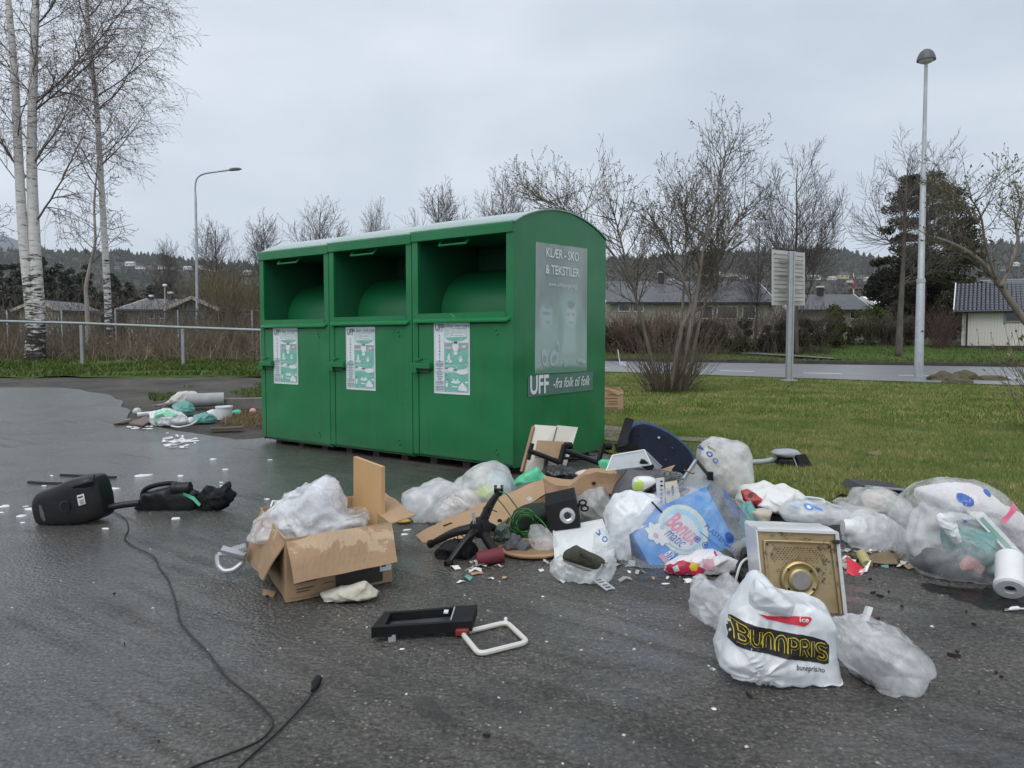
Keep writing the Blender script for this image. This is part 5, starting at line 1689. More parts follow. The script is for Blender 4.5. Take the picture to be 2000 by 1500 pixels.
def f1(p,seed,lam,lo,hi):
 """distance to the nearest of scattered points: creases run where cells meet"""
 r=np.random.RandomState(seed)
 ext=np.maximum(hi-lo,1e-3)+lam
 n=int(min(420,max(8,np.prod(np.maximum(ext/lam,1.0))*0.8)))
 s=lo-lam/2+r.rand(n,3)*ext
 d=np.full(len(p),1e9)
 for k in range(0,n,60):
  q=np.linalg.norm(p[:,None,:]-s[None,k:k+60,:],axis=2).min(1)
  d=np.minimum(d,q)
 return np.minimum(d/lam,1.2)**2
def wrinkle(p,seed,amps,full=False):
 lo,hi=p.min(0),p.max(0)
 r=np.random.RandomState(seed+99)
 w=np.stack([np.sin(p@r.randn(3)*9+i)for i in range(3)],1)*0.02
 q=p+w
 d=np.zeros(len(p))
 for i,(lam,a)in enumerate(amps):
  k=r.randn(3);k/=np.linalg.norm(k)
  e=q-np.outer(q@k,k)*.68
  d+=a*(-.9 if full and i==0 else.85)*(f1(e,seed*7+i,lam*.8,e.min(0),e.max(0))-0.35)
  k=r.randn(3);k/=np.linalg.norm(k)
  d+=a*0.22*(tri(q@k/(lam*1.7)+r.rand())-.5)
 return d
def closed(pts,n):
 """closed smooth outline resampled evenly"""
 q=[Vector(p)for p in pts]
 m=len(q)
 out=[]
 for i in range(m):
  p0,p1,p2,p3=q[(i-1)%m],q[i],q[(i+1)%m],q[(i+2)%m]
  for k in range(10):
   t=k/10
   a=0.5*((2*p1)+(p2-p0)*t+(2*p0-5*p1+4*p2-p3)*t*t+(3*p1-p0-3*p2+p3)*t**3)
   lin=p1.lerp(p2,t)
   out.append(lin.lerp(a,.75))
 L=[0]
 for i in range(len(out)):L.append(L[-1]+(out[(i+1)%len(out)]-out[i]).length)
 res,j=[],0
 for i in range(n):
  s=L[-1]*i/n
  while L[j+1]<s:j+=1
  t=(s-L[j])/max(1e-9,L[j+1]-L[j])
  res.append(out[j].lerp(out[(j+1)%len(out)],t))
 return res
def puff(outline,Y,T,amps=((.11,.03),(.045,.012)),seed=1,box=0.75,N_=96,NR=22,pleat=None,tilt=0.0,floor=True,cpx=None,back=None,lean=0.0,zmin=None,full=False):
 """a closed soft body: outline measured at distance Y, its own depth T before and behind, wrinkled all over"""
 o2=closed([P(x,y,Y)for x,y in outline],N_)
 A=np.array(o2)
 c=np.array(P(cpx[0],cpx[1],Y))if cpx else A.mean(0)
 sz=np.ptp(A,axis=0);scale=max(sz[0],sz[2])
 Vs=[]
 bk=T if back is None else back
 m=2/box
 h_=NR//2
 rl=[.002+.83*i/h_ for i in range(h_)]
 t0=math.asin(.832**(m/2))
 rl+=[math.sin(t0+(math.pi/2-t0)*i/(NR-h_))**(2/m)for i in range(NR-h_+1)]
 for r,sg in[(r,-T)for r in rl]+[(r,bk)for r in rl[-2::-1]]:
  dep=sg*max(0,1-r**m)**(1/m)
  ring=c+(A-c)*r
  ring=ring+np.array([0,dep,0])
  ring[:,1]+=(ring[:,2]-c[2])*lean+(ring[:,0]-c[0])*tilt
  Vs.append(ring)
 V=np.concatenate(Vs)
 nrm=V-c
 nrm[:,1]*=max(.3,scale/max(.02,2*T))*1.2
 nrm/=np.maximum(1e-6,np.linalg.norm(nrm,axis=1))[:,None]
 d=wrinkle(V,seed,amps,full)
 if pleat:
  kx=np.array(P(pleat[0],pleat[1],Y))
  rel=V-kx
  a=np.arctan2(rel[:,2],rel[:,0])
  rad=np.sqrt(rel[:,0]**2+rel[:,2]**2)
  w=np.exp(-rad/pleat[3])
  d+=pleat[4]*(tri(a*pleat[2]/6.283+.9*np.sin(a*2.3+seed)+.4*np.sin(a*5.1+rad*14+seed))-.5)*w*np.minimum(1,rad/.03)*(rel[:,1]<.1)
  V[:,1]+=pleat[5]*np.exp(-(rad/(pleat[3]*.55))**2)*(V[:,1]<Y)if len(pleat)>5 else 0
 V=V+nrm*d[:,None]
 n=N_
 F=[]
 for i in range(2*NR):
  j=np.arange(n)
  F.append(np.stack([i*n+j,i*n+(j+1)%n,(i+1)*n+(j+1)%n,(i+1)*n+j],1))
 F=np.concatenate(F)
 if floor:
  g=np.array([zg(x,y)for x,y in V[::7,:2]]).mean()+.004 if zmin is None else zmin
  jit=0.004*(1+np.sin(V[:,0]*90)*np.sin(V[:,1]*70))
  V[:,2]=np.maximum(V[:,2],g+jit)
 return V,F
def soft(name,outline,Y,T,m,label=None,cat=None,group=None,parent=None,**kw):
 V,F=puff(outline,Y,T,**kw)
 me=np_mesh(name,V,F,[m],smooth=True)
 bv=BVHTree.FromPolygons([tuple(v)for v in V],[tuple(f)for f in F])
 o=link_mesh(name,me,parent)
 if label:tag(o,label,cat,group)
 o_bvh[o.name]=bv
 return o
o_bvh={}
def cut(vs,fs,L):
 """triangulate and subdivide a flat print so that it can follow a wrinkled surface"""
 bm=bmesh.new()
 v=[bm.verts.new(p)for p in vs]
 for f in fs:
  if len(set(f))<3:continue
  try:bm.faces.new([v[i]for i in f])
  except ValueError:pass
 bmesh.ops.triangulate(bm,faces=bm.faces[:])
 for _ in range(5):
  e=[e for e in bm.edges if e.calc_length()>L]
  if not e:break
  bmesh.ops.subdivide_edges(bm,edges=e,cuts=1)
  bmesh.ops.triangulate(bm,faces=[f for f in bm.faces if len(f.verts)>3])
 bm.verts.index_update()
 V=[q.co.copy()for q in bm.verts];F=[tuple(q.index for q in f.verts)for f in bm.faces]
 bm.free()
 return V,F
def lay_print(name,items,parent,mats,off=.003,L=.008,direc=(0,1,0)):
 """items: (points in world on a plane before the surface, faces, material index); pressed onto the parent's surface"""
 bv=o_bvh[parent.name]
 d=Vector(direc).normalized()
 mb=MB()
 for vs,fs,k in items:
  V,F=cut(vs,fs,L)
  out,ok=[],[]
  for q in V:
   h=bv.ray_cast(Vector(q)-d*2.0,d)
   ok.append(h[0]is not None)
   if h[0]is None:out.append(Vector(q));continue
   nn=h[1]if h[1].dot(d)<0 else-h[1]
   out.append(h[0]+(nn-d).normalized()*off*(1+.35*k))
  F=[f for f in F if all(ok[i]for i in f)]
  mb.k=k
  mb.add(out,F)
 return mb.build(name,mats,parent,smooth='all')
def px_text(s,px,py,wpx,hpx,ang,Y,**kw):
 """lettering centred on a photo pixel, wpx wide, hpx high, turned ang degrees (downwards positive)"""
 vs,fs=text_mesh(s,1.0,**kw)
 xs=[v[0]for v in vs];ys=[v[1]for v in vs]
 w,h=max(xs)-min(xs),max(ys)-min(ys)
 mx,my=(max(xs)+min(xs))/2,(max(ys)+min(ys))/2
 ca,sa=math.cos(R(ang)),math.sin(R(ang))
 out=[]
 for x,y in vs:
  a,b=(x-mx)/w*wpx,-(y-my)/h*hpx
  out.append(P(px+a*ca-b*sa,py+a*sa+b*ca,Y))
 return out,fs
def px_poly(pts,Y):
 return[P(x,y,Y)for x,y in pts],[tuple(range(len(pts)))]
def px_disc(px,py,rx,ry,Y,n=18,rot=0.0):
 c,s=math.cos(R(rot)),math.sin(R(rot))
 pts=[]
 for i in range(n):
  a=6.283*i/n
  x,y=rx*math.cos(a),ry*math.sin(a)
  pts.append((px+x*c-y*s,py+x*s+y*c))
 return px_poly(pts,Y)
def px_ring(px,py,r0,r1,Y,n=20,sy=1.0):
 a=[(px+r0*math.cos(6.283*i/n),py+sy*r0*math.sin(6.283*i/n))for i in range(n)]
 b=[(px+r1*math.cos(6.283*i/n),py+sy*r1*math.sin(6.283*i/n))for i in range(n)]
 return[P(x,y,Y)for x,y in a+b],[(i,(i+1)%n,n+(i+1)%n,n+i)for i in range(n)]
def plate(mb,quad,t,nu=1,nv=1,bend=0.0,seed=0):
 """a board through four corner points (a,b,c,d in turn), t thick, optionally a little warped"""
 a,b,c,d=[Vector(q)for q in quad]
 n=(b-a).cross(d-a).normalized()
 V=[]
 for s in(0,1):
  for i in range(nv+1):
   for j in range(nu+1):
    p=a.lerp(b,j/nu).lerp(d.lerp(c,j/nu),i/nv)
    if bend:p=p+n*bend*noise.noise(Vector((p.x*6+seed,p.y*6,p.z*6)))
    V.append(p+n*t*s)
 w=nu+1;m=w*(nv+1)
 F=[]
 for i in range(nv):
  for j in range(nu):
   k=i*w+j
   F.append((k,k+1,k+w+1,k+w));F.append((m+k,m+k+w,m+k+w+1,m+k+1))
 rim=[j for j in range(w)]+[i*w+nu for i in range(1,nv+1)]+[nv*w+j for j in range(nu-1,-1,-1)]+[i*w for i in range(nv-1,0,-1)]
 for i in range(len(rim)):
  u,v=rim[i],rim[(i+1)%len(rim)]
  F.append((u,v,m+v,m+u))
 mb.add(V,F)
 return mb
def ribbon(mb,A,B,t,n=24,seed=0,amp=0.0):
 """a bent sheet between two polylines"""
 def rs(pts):
  pts=[Vector(p)for p in pts]
  L=[0]
  for a,b in zip(pts,pts[1:]):L.append(L[-1]+(b-a).length)
  out=[]
  for i in range(n):
   s=L[-1]*i/(n-1);k=0
   while k<len(L)-2 and L[k+1]<s:k+=1
   out.append(pts[k].lerp(pts[k+1],(s-L[k])/max(1e-9,L[k+1]-L[k])))
  return out
 a,b=rs(A),rs(B)
 m=4
 V=[]
 for s in(0,1):
  for i in range(n):
   nn=((b[i]-a[i]).cross(a[min(i+1,n-1)]-a[max(i-1,0)])).normalized()
   for j in range(m+1):
    p=a[i].lerp(b[i],j/m)
    p=p+nn*(amp*noise.noise(Vector((p.x*7+seed,p.y*7,p.z*7)))+t*s)
    V.append(p)
 w=m+1;K=n*w
 F=[]
 for i in range(n-1):
  for j in range(m):
   k=i*w+j
   F.append((k,k+1,k+w+1,k+w));F.append((K+k,K+k+w,K+k+w+1,K+k+1))
 rim=list(range(w))+[i*w+m for i in range(1,n)]+[(n-1)*w+j for j in range(m-1,-1,-1)]+[i*w for i in range(n-2,0,-1)]
 for i in range(len(rim)):
  u,v=rim[i],rim[(i+1)%len(rim)]
  F.append((u,v,K+v,K+u))
 mb.add(V,F)
 return mb
M_BAGW=film('white_bag_film',(0.94,0.95,0.96),0.88,0.16,0.07,tl=.25)
M_BAGC=film('clear_bag_film',(0.94,0.95,0.96),0.32,0.07,0.18,tl=.3)
M_BAGM=film('milky_bag_film',(0.94,0.95,0.96),0.50,0.11,0.2,tl=.3)
M_BAGT=film('teal_bag_film',(0.20,0.52,0.47),0.9,0.35,0.05)
M_BAGG=film('green_sheet_film',(0.16,0.72,0.42),0.93,0.35,0.04)
M_CARD=mat('corrugated_card',(0.36,0.235,0.135),0.8,(0.44,0.30,0.18),2.5,bump=.12,bscale=60)
M_CARDW=mat('wet_card',(0.26,0.155,0.085),0.65,(0.36,0.225,0.13),3.0,bump=.25,bscale=40)
M_BLACKP=mat('black_plastic',(0.010,0.010,0.011),0.36,(0.016,0.016,0.017),9,bump=.04,spec=.35)
M_BLACKM=mat('matt_black_plastic',(0.008,0.008,0.009),0.55,(0.015,0.015,0.016),7,spec=.22)
M_WHITEP=mat('white_plastic',(0.74,0.75,0.75),0.35,(0.66,0.66,0.65),6)
M_WHITEE=mat('white_enamel',(0.76,0.78,0.79),0.28,(0.70,0.71,0.70),2.5,bump=.06,bscale=5,coat=.3)
M_GREYP=mat('grey_plastic',(0.30,0.32,0.34),0.4,(0.36,0.38,0.40),6)
M_INKBLUE=mat('blue_ink',(0.05,0.12,0.42),0.4)
M_INKBLK=mat('black_ink',(0.02,0.02,0.02),0.5)
M_INKRED=mat('red_ink',(0.62,0.03,0.05),0.4)
M_INKYEL=mat('yellow_ink',(0.80,0.62,0.05),0.45)
M_INKPNK=mat('pink_ink',(0.80,0.26,0.36),0.45)
M_INKWHT=mat('white_ink',(0.80,0.80,0.80),0.45)
A,B,D=G(560,1178),G(765,1136),G(512,1098)
E_=B+D-A
H=P(556,1052,A.y).z-A.z
up=Vector((0,0,H))
root=thing('cardboard_box',(A+E_)/2,'open brown cardboard box on the wet asphalt with its flaps folded out','cardboard box')
def wall(nm,p,q,z0=0.004,z1=1.0,t=.006):
 mb=MB();u=Vector((0,0,1))
 plate(mb,(p+u*z0,q+u*z0,q+u*H*z1,p+u*H*z1),t,6,3,.006,3)
 return mb.build(nm,M_CARD,root)
w1=wall('side_wall',A,B);w2=wall('side_wall',D,A);wall('side_wall',B,E_,t=-.006);wall('side_wall',E_,D,t=-.006)
MB().add([A+Vector((0,0,.012)),B+Vector((0,0,.012)),E_+Vector((0,0,.012)),D+Vector((0,0,.012))],[(0,1,2,3)]).build('bottom',M_CARD,root)
AB=(B-A).normalized();AD=(D-A).normalized()
out1=AB.cross(Vector((0,0,1)));out2=Vector((0,0,1)).cross(AD)
def wetcard():
 m,n,l,b=new_mat('card_soaked_edge')
 tc=n.new('ShaderNodeTexCoord')
 no=N(n,'ShaderNodeTexNoise',Scale=4.2,Detail=6,Roughness=.6,Distortion=.5);l.new(tc.outputs['Object'],no.inputs['Vector'])
 r=ramp(n,[(.30,(.30,.19,.11)),(.50,(.35,.225,.13)),(.52,(.48,.345,.225)),(.75,(.44,.31,.195))])
 g=n.new('ShaderNodeNewGeometry');sp=n.new('ShaderNodeSeparateXYZ');l.new(g.outputs['Position'],sp.inputs[0])
 zz=N(n,'ShaderNodeMapRange');zz.inputs[1].default_value,zz.inputs[2].default_value,zz.inputs[3].default_value,zz.inputs[4].default_value=.15,.36,-.16,.13
 l.new(sp.outputs[2],zz.inputs[0]);za=n.new('ShaderNodeMath');l.new(zz.outputs[0],za.inputs[0]);l.new(no.outputs[0],za.inputs[1]);l.new(za.outputs[0],r.inputs[0])
 l.new(r.outputs[0],b.inputs['Base Color'])
 w=N(n,'ShaderNodeTexWave',Scale=14,Distortion=9,Detail=3);l.new(tc.outputs['Object'],w.inputs['Vector'])
 bp=N(n,'ShaderNodeBump',Strength=.12,Distance=.006);l.new(w.outputs[0],bp.inputs['Height']);l.new(bp.outputs[0],b.inputs['Normal'])
 b.inputs['Roughness'].default_value=.75
 return m
M_SOAK=wetcard()
a_,b_=A+up,B+up
o1=Vector((out1.x,out1.y,0)).normalized()
if o1.y>0:o1=-o1
fl=[a_+o1*.004,b_+o1*.004,P(778,1096,B.y-.14),P(574,1141,A.y-.10)]
mb=MB();plate(mb,fl,.006,12,6,.022,5);mb.build('flap',M_SOAK,root)
o2=Vector((out2.x,out2.y,0)).normalized()
if o2.x>0:o2=-o2
fl=[D+up,A+up+o2*.006,P(517,1135,A.y-.02),P(480,1093,D.y-.12)]
mb=MB();plate(mb,fl,.006,8,6,.03,9);mb.build('flap',M_SOAK,root)
fl=[B+up,E_+up,E_+up*1.15+Vector((.13,.06,0)),B+up*1.08+Vector((.12,.04,0))]
mb=MB();plate(mb,fl,.006,6,4,.02,2);mb.build('flap',M_CARD,root)
mb=MB()
def on_ab(f,g,k=0):return A.lerp(B,f)+Vector((0,0,H*g))+o1*(.010+.0015*k)
mb.k=0
for(f0,f1_,g0,g1)in((.44,.90,.06,.52),(.06,.26,.28,.5),(.34,.42,.0,0),(.31,.43,.30,.52)):
 if g1>0:mb.add([on_ab(f0,g0),on_ab(f1_,g0),on_ab(f1_,g1),on_ab(f0,g1)],[(0,1,2,3)])
mb.k=1
for(f0,f1_,g0,g1)in((.08,.24,.18,.2),(.08,.2,.14,.155),(.33,.42,.2,.215),(.02,.4,.06,.065)):
 mb.add([on_ab(f0,g0),on_ab(f1_,g0),on_ab(f1_,g1),on_ab(f0,g1)],[(0,1,2,3)])
mb.k=0
def on_da(f,g):return D.lerp(A,f)+Vector((0,0,H*g))+o2*.010
for i in range(7):
 g=.72-i*.06
 mb.add([on_da(.58,g),on_da(.58+.3*(.7+.3*((i*37)%5)/5),g),on_da(.58+.28,g+.03),on_da(.58,g+.03)],[(0,1,2,3)])
mb.build('print',[mat('dark_card_print',(.05,.04,.033),.6),mat('brown_print',(.12,.07,.04),.7)],w1)
mb=MB();mb.k=0
mb.add([on_ab(.87,.22,1),on_ab(.985,.22,1),on_ab(.985,.62,1),on_ab(.87,.62,1)],[(0,1,2,3)])
mb.k=1
for i in range(14):
 f=.885+i*.0058
 mb.add([on_ab(f,.42,2),on_ab(f+.0028,.42,2),on_ab(f+.0028,.50,2),on_ab(f,.50,2)],[(0,1,2,3)])
for g,f1_ in((.54,.95),(.33,.96),(.29,.93)):
 mb.add([on_ab(.885,g,2),on_ab(f1_,g,2),on_ab(f1_,g+.03,2),on_ab(.885,g+.03,2)],[(0,1,2,3)])
mb.build('sticker',[M_INKWHT,M_INKBLK],w1)
Yb_=(A.y+E_.y)/2
soft('plastic_film',[(497,1042),(520,1008),(548,978),(584,962),(606,946),(626,943),(648,955),(663,978),(670,1000),(690,1006),(712,1000),(716,1016),(680,1048),(610,1075),(545,1060),(512,1050)],Yb_-.02,.20,film('crinkled_film',(.93,.94,.96),.40,.10,.22,bump=.5,bscale=20,tl=.3),'crumpled heap of clear packing film filling the open cardboard box','plastic film',seed=4,amps=((.13,.045),(.06,.03),(.025,.014)),box=.9,floor=False,N_=170,NR=38)
soft('foam_sheet',[(520,1044),(545,1000),(575,975),(606,958),(634,958),(654,985),(666,1012),(690,1020),(650,1050),(570,1060)],Yb_+.01,.14,mat('packing_foam',(.62,.64,.66),.5,(.74,.75,.77),12,bump=.5,bscale=20),'white foam sheet under the clear film in the open cardboard box','foam sheet',seed=44,amps=((.10,.05),(.05,.03)),floor=False)
q=P(697,892,Yb_+.16)
mb=MB();plate(mb,[P(697,1040,Yb_+.20),P(752,1055,Yb_+.02),P(752,911,Yb_+.02),P(697,891,Yb_+.20)],.022)
tag(mb.build('wooden_board',mat('mdf_board',(.50,.31,.14),.55,(.58,.37,.18),2.2,stretch=(1,1,.25))),'upright tan fibreboard panel stuck in the open cardboard box','board')
soft('padded_pouch',[(628,1158),(660,1150),(700,1140),(716,1139),(722,1150),(737,1163),(716,1168),(690,1170),(650,1180),(636,1178)],gy(1172),.06,mat('dirty_white_cloth',(.55,.53,.47),.8,(.42,.38,.28),9),'soiled white padded pouch lying in front of the cardboard box','pouch',seed=8,amps=((.05,.016),(.02,.006)))
mb=MB();plate(mb,[G(514,1152,.006),G(540,1158,.006),G(534,1166,.004),G(512,1162,.004)],.008)
tag(mb.build('card_scrap',M_CARD),'small scrap of cardboard at the left corner of the open box','cardboard')
Yv=gy(1022)+.05
root=thing('vacuum_cleaner',G(145,1024),'black vacuum cleaner body lying on its side left on the asphalt','vacuum cleaner')
body=soft('body',[(75,985),(78,968),(88,957),(120,945),(150,932),(190,926),(202,940),(211,975),(212,1003),(200,1012),(165,1022),(120,1030),(95,1027),(82,1012)],Yv,.13,M_BLACKP,parent=root,seed=2,amps=((.2,.006),),box=.42,floor=True)
lay_print('rating_label',[(px_poly([(150,968),(163,964),(167,984),(154,988)],Yv-.13)[0],[(0,1,2,3)],0),(px_poly([(152,971),(161,968),(162,971),(153,974)],Yv-.13)[0],[(0,1,2,3)],1),(px_poly([(155,977),(163,974),(165,983),(157,985)],Yv-.13)[0],[(0,1,2,3)],2)],body,[M_WHITEP,M_INKBLK,M_GREYP])
lay_print('dial',[px_ring(127,989,11,9.2,Yv-.13)+(0,),px_ring(127,989,7,6,Yv-.13)+(0,)],body,[mat('dial_edge',(.05,.05,.055),.25)])
MB().tube([P(127,989,Yv-.150),P(127,989,Yv-.118)],8.6*Yv/1500,24).build('dial_knob',M_BLACKM,root,smooth=True)
lay_print('carry_slot',[px_poly([(81,984),(86,985),(92,1000),(95,1014),(91,1017),(84,1006)],Yv-.10)+(0,)],body,[mat('slot_grey',(.10,.105,.11),.4)])
mb=MB();plate(mb,[P(139,944,Yv-.06),P(185,926,Yv-.04),P(180,940,Yv-.135),P(141,951,Yv-.13)],.03);mb.build('lid_lug',M_BLACKM,root)
MB().tube([P(206,992,Yv),P(240,986,Yv+.02),P(272,982,Yv+.04)],.022,12).build('pipe',M_BLACKP,root,smooth=True)
Yv2=gy(998)+.04
root=thing('hose_piece',G(350,998),'broken off vacuum cleaner hose grip with a torn black filter bag','vacuum part')
soft('grip_body',[(266,992),(276,975),(282,962),(300,958),(330,950),(345,944),(362,952),(386,962),(390,985),(380,998),(330,1000),(285,1001)],Yv2,.075,M_BLACKP,parent=root,seed=5,amps=((.2,.008),(.05,.004)),box=.55)
MB().tube(spline([P(277,973,Yv2-.02),P(282,958,Yv2-.02),P(300,949,Yv2-.02),P(330,944,Yv2-.02),P(352,946,Yv2)],5),.017,10).build('grip',M_BLACKM,root,smooth=True)
MB().lathe([(.0,0),(.048,0),(.05,.01),(.05,.03),(.046,.035),(.046,.12),(.040,.125),(.0,.125)],20,P(338,955,Yv2-.03),(1,0,0.05)).build('collar',M_BLACKP,root,smooth=True)
soft('torn_filter_bag',[(380,985),(395,958),(408,950),(420,955),(432,952),(443,942),(450,950),(448,958),(456,968),(446,985),(425,1000),(395,999)],Yv2-.02,.07,M_BLACKM,parent=root,seed=9,amps=((.07,.03),(.03,.015)),box=.9)
ribbon(mb:=MB(),[P(358,963,Yv2-.10),P(380,970,Yv2-.105),P(392,985,Yv2-.10)],[P(358,967,Yv2-.09),P(376,976,Yv2-.11),P(388,989,Yv2-.11)],.003,12,3,.012)
mb.build('green_strip',M_BAGG,root)
for pts,lab in(([(55,944),(80,946),(120,947)],'nearer of two flat black strips lying left beside the vacuum cleaner'),([(118,930),(160,932),(227,935)],'farther flat black strip behind the vacuum cleaner')):
 mb=MB();mb.tube([G(x,y,.012)for x,y in pts],.014,6,flat=.6);tag(mb.build('plastic_strip',M_BLACKP),lab,'plastic strip','flat black strips by the vacuum cleaner')
cordp=[(212,998),(232,1006),(247,1018),(251,1036),(244,1054),(262,1070),(290,1083),(304,1093),(312,1112),(325,1128),(338,1160),(346,1190),(352,1216),(375,1246),(405,1276),(428,1307),(450,1333),(490,1364),(515,1388),(532,1410),(528,1430),(505,1452),(470,1468),(430,1483),(385,1500),(320,1530),(300,1570),(380,1580),(440,1530),(470,1500),(500,1472),(540,1436),(575,1400),(600,1372),(612,1352)]
root=thing('power_cord',G(440,1400),'long black flex with a plug snaking across the wet asphalt','power cord')
mb=MB();mb.tube(spline([G(x,y,.007)for x,y in cordp],8),.0036,8);mb.build('flex',M_BLACKP,root,smooth=True)
pa,pb=G(610,1356,.012),G(622,1334,.016)
mb=MB();mb.tube([pa,pa.lerp(pb,.35),pa.lerp(pb,.55),pb],[.006,.010,.016,.014],12);mb.build('plug',M_BLACKM,root,smooth=True)
for s in(-1,1):
 d=(pb-pa).normalized();sd=d.cross(Vector((0,0,1)))
 MB().tube([pb+sd*.009*s,pb+sd*.009*s+d*.018],.0025,6).build('pin',M_GALV,root)
root=thing('grey_grip',G(455,1112),'silver grey plastic grip with an open loop left of the cardboard box','plastic part')
Yq=gy(1126)
lp_=closed([P(427,1084,Yq),P(450,1083,Yq),P(474,1092,Yq+.02),P(470,1102,Yq),P(455,1113,Yq-.02),P(438,1115,Yq-.03),P(427,1104,Yq-.02)],40)
mb=MB();mb.tube(lp_+[lp_[0]],.014,8,cap=False);mb.build('loop',mat('silver_plastic',(.42,.44,.46),.32,metal=.3),root,smooth=True)
mb=MB();plate(mb,[P(430,1080,Yq-.02),P(476,1091,Yq-.02),P(482,1084,Yq+.04),P(436,1070,Yq+.02)],.018,4,2,.01);mb.build('cap',mat('silver_plastic',(0,0,0)),root)
mb=MB()
for i in range(7):
 x=446+i*5.4
 mb.tube([P(x,1083-i*1.8,Yq+.03),P(x-2,1074-i*1.6,Yq+.10)],.011,6)
mb.build('ribbed_end',M_GREYP,root,smooth=True)
root=thing('plastic_tray',G(545,1003),'small white plastic frame with slots behind the open cardboard box','plastic part')
a,b,c,d=Gz(527,998,.02),Gz(548,1000,.02),Gz(556,983,.05),Gz(533,981,.05)
mb=MB()
for u,v in((a,b),(b,c),(c,d),(d,a)):mb.beam(u,v,.012,.03)
mb.build('frame',M_WHITEP,root)
for f in(.25,.5,.75):MB().beam(a.lerp(b,f),d.lerp(c,f),.006,.012).build('slat',M_GREYP,root)
root=thing('appliance_surround',G(830,1246),'black rectangular plastic frame lying on the near asphalt','plastic frame')
z1=.062
TL,TR,BR,BL=Gz(751,1195,z1+.01),Gz(932,1181,z1+.02),Gz(922,1213,z1),Gz(725,1226,z1)
il,ir,ibr,ibl=TL.lerp(TR,.08).lerp(BL.lerp(BR,.08),.12),TL.lerp(TR,.76).lerp(BL.lerp(BR,.78),.10),TL.lerp(TR,.76).lerp(BL.lerp(BR,.78),.90),TL.lerp(TR,.08).lerp(BL.lerp(BR,.12),.86)
mb=MB()
dz=Vector((0,0,-.042))
o_=[TL,TR,BR,BL];i_=[il,ir,ibr,ibl]
mb.add(o_+i_+[p+dz for p in o_]+[p+dz for p in i_],[(0,1,5,4),(1,2,6,5),(2,3,7,6),(3,0,4,7),(0,1,9,8),(1,2,10,9),(2,3,11,10),(3,0,8,11),(4,5,13,12),(5,6,14,13),(6,7,15,14),(7,4,12,15),(8,9,13,12),(9,10,14,13),(10,11,15,14),(11,8,12,15)])
mb.build('rim',M_BLACKM,root)
mb=MB();mb.add([p+dz*.85 for p in i_],[(0,1,2,3)]);mb.build('tray_floor',mat('dusty_black',(.03,.032,.036),.5,(.075,.08,.09),12),root)
MB().beam(ir+Vector((0,0,.003)),ibr+Vector((0,0,.003)),.005,.005).build('light_edge',M_GREYP,root)
MB().box(ir.lerp(ibr,.3)+Vector((-.03,-.01,.004)),(.018,.03,.006)).build('sticker',M_WHITEP,root)
MB().box(BL.lerp(BR,.2)+Vector((0,.01,-.05)),(.03,.02,.03)).build('foot',M_GREYP,root)
MB().box(BL.lerp(BR,.8)+Vector((0,.02,-.05)),(.05,.03,.03)).build('foot',M_BLACKM,root)
root=thing('plastic_surround',G(965,1255),'thin white rectangular plastic frame beside the black one','plastic frame')
cn=[G(902,1242,.012),G(990,1221,.012),G(1031,1260,.012),G(936,1284,.012)]
pth=[]
for i in range(4):
 a,b,c=cn[i-1],cn[i],cn[(i+1)%4]
 p,q=b+(a-b).normalized()*.035,b+(c-b).normalized()*.035
 for t in(0,.25,.5,.75,1):pth.append(p.lerp(b,t).lerp(b.lerp(q,t),t))
mb=MB();mb.tube(pth+[pth[0]],.011,8,cap=False,flat=1.0);mb.build('frame',mat('ivory_plastic',(.62,.60,.54),.4),root,smooth=True)
MB().tube([cn[1]+Vector((-.005,0,0)),cn[1]+Vector((-.005,.03,.006))],.008,8).build('peg',mat('ivory_plastic',(0,0,0)),root)
tag(MB().box(G(903,1243,.02),(.055,.035,.03),bev=.006).build('red_connector',mat('red_connector',(.28,.03,.02),.4,(.05,.02,.02),30)),'small red connector between the black and the white frame','connector')
root=thing('yellow_sponge',G(787,1024),'yellow sponge on a small wooden saucer left of the cardboard strip','sponge')
c=G(787,1021)
MB().lathe([(0,.004),(.04,.004),(.055,.014),(.05,.016),(0,.012)],20,c).build('saucer',mat('ochre_wood',(.25,.16,.05),.6),root,smooth=True)
soft('sponge',[(772,1017),(780,1010),(792,1012),(803,1018),(795,1024),(780,1024)],c.y,.03,mat('sponge',(.55,.45,.06),.9,(.45,.36,.05),40),parent=root,amps=((.03,.008),),seed=3,N_=40,NR=10,floor=False)
M_CLOTHP=mat('pale_pink_cloth',(.62,.50,.46),.9,(.70,.63,.58),7,bump=.3,bscale=30)
M_CLOTHY=mat('lime_cloth',(.50,.58,.10),.8)
M_CLOTHB=mat('blue_cloth',(.10,.32,.42),.8)
M_CLOTHW=mat('white_cloth',(.68,.67,.63),.9,(.74,.73,.70),5,bump=.2,bscale=25)
Y1=gy(1026)+.16
soft('cloth_bundle',[(842,1026),(835,1002),(860,985),(900,965),(945,968),(960,985),(930,1010),(890,1028)],Y1+.03,.15,M_CLOTHP,'pale pink cloth bundle inside the white bag by the container','cloth',seed=12,amps=((.08,.03),(.03,.010)))
soft('cloth_bundle',[(930,960),(955,948),(985,952),(988,970),(960,978)],Y1+.0,.13,M_CLOTHY,'lime green cloth showing through the white bag by the container','cloth',seed=13,floor=False,N_=60,NR=14)
soft('cloth_bundle',[(955,935),(975,930),(995,945),(998,975),(970,975)],Y1+.06,.14,mat('grey_blue_cloth',(.36,.46,.48),.9),'grey blue cloth at the top of the white bag by the container','cloth',seed=14,floor=False,N_=60,NR=14)
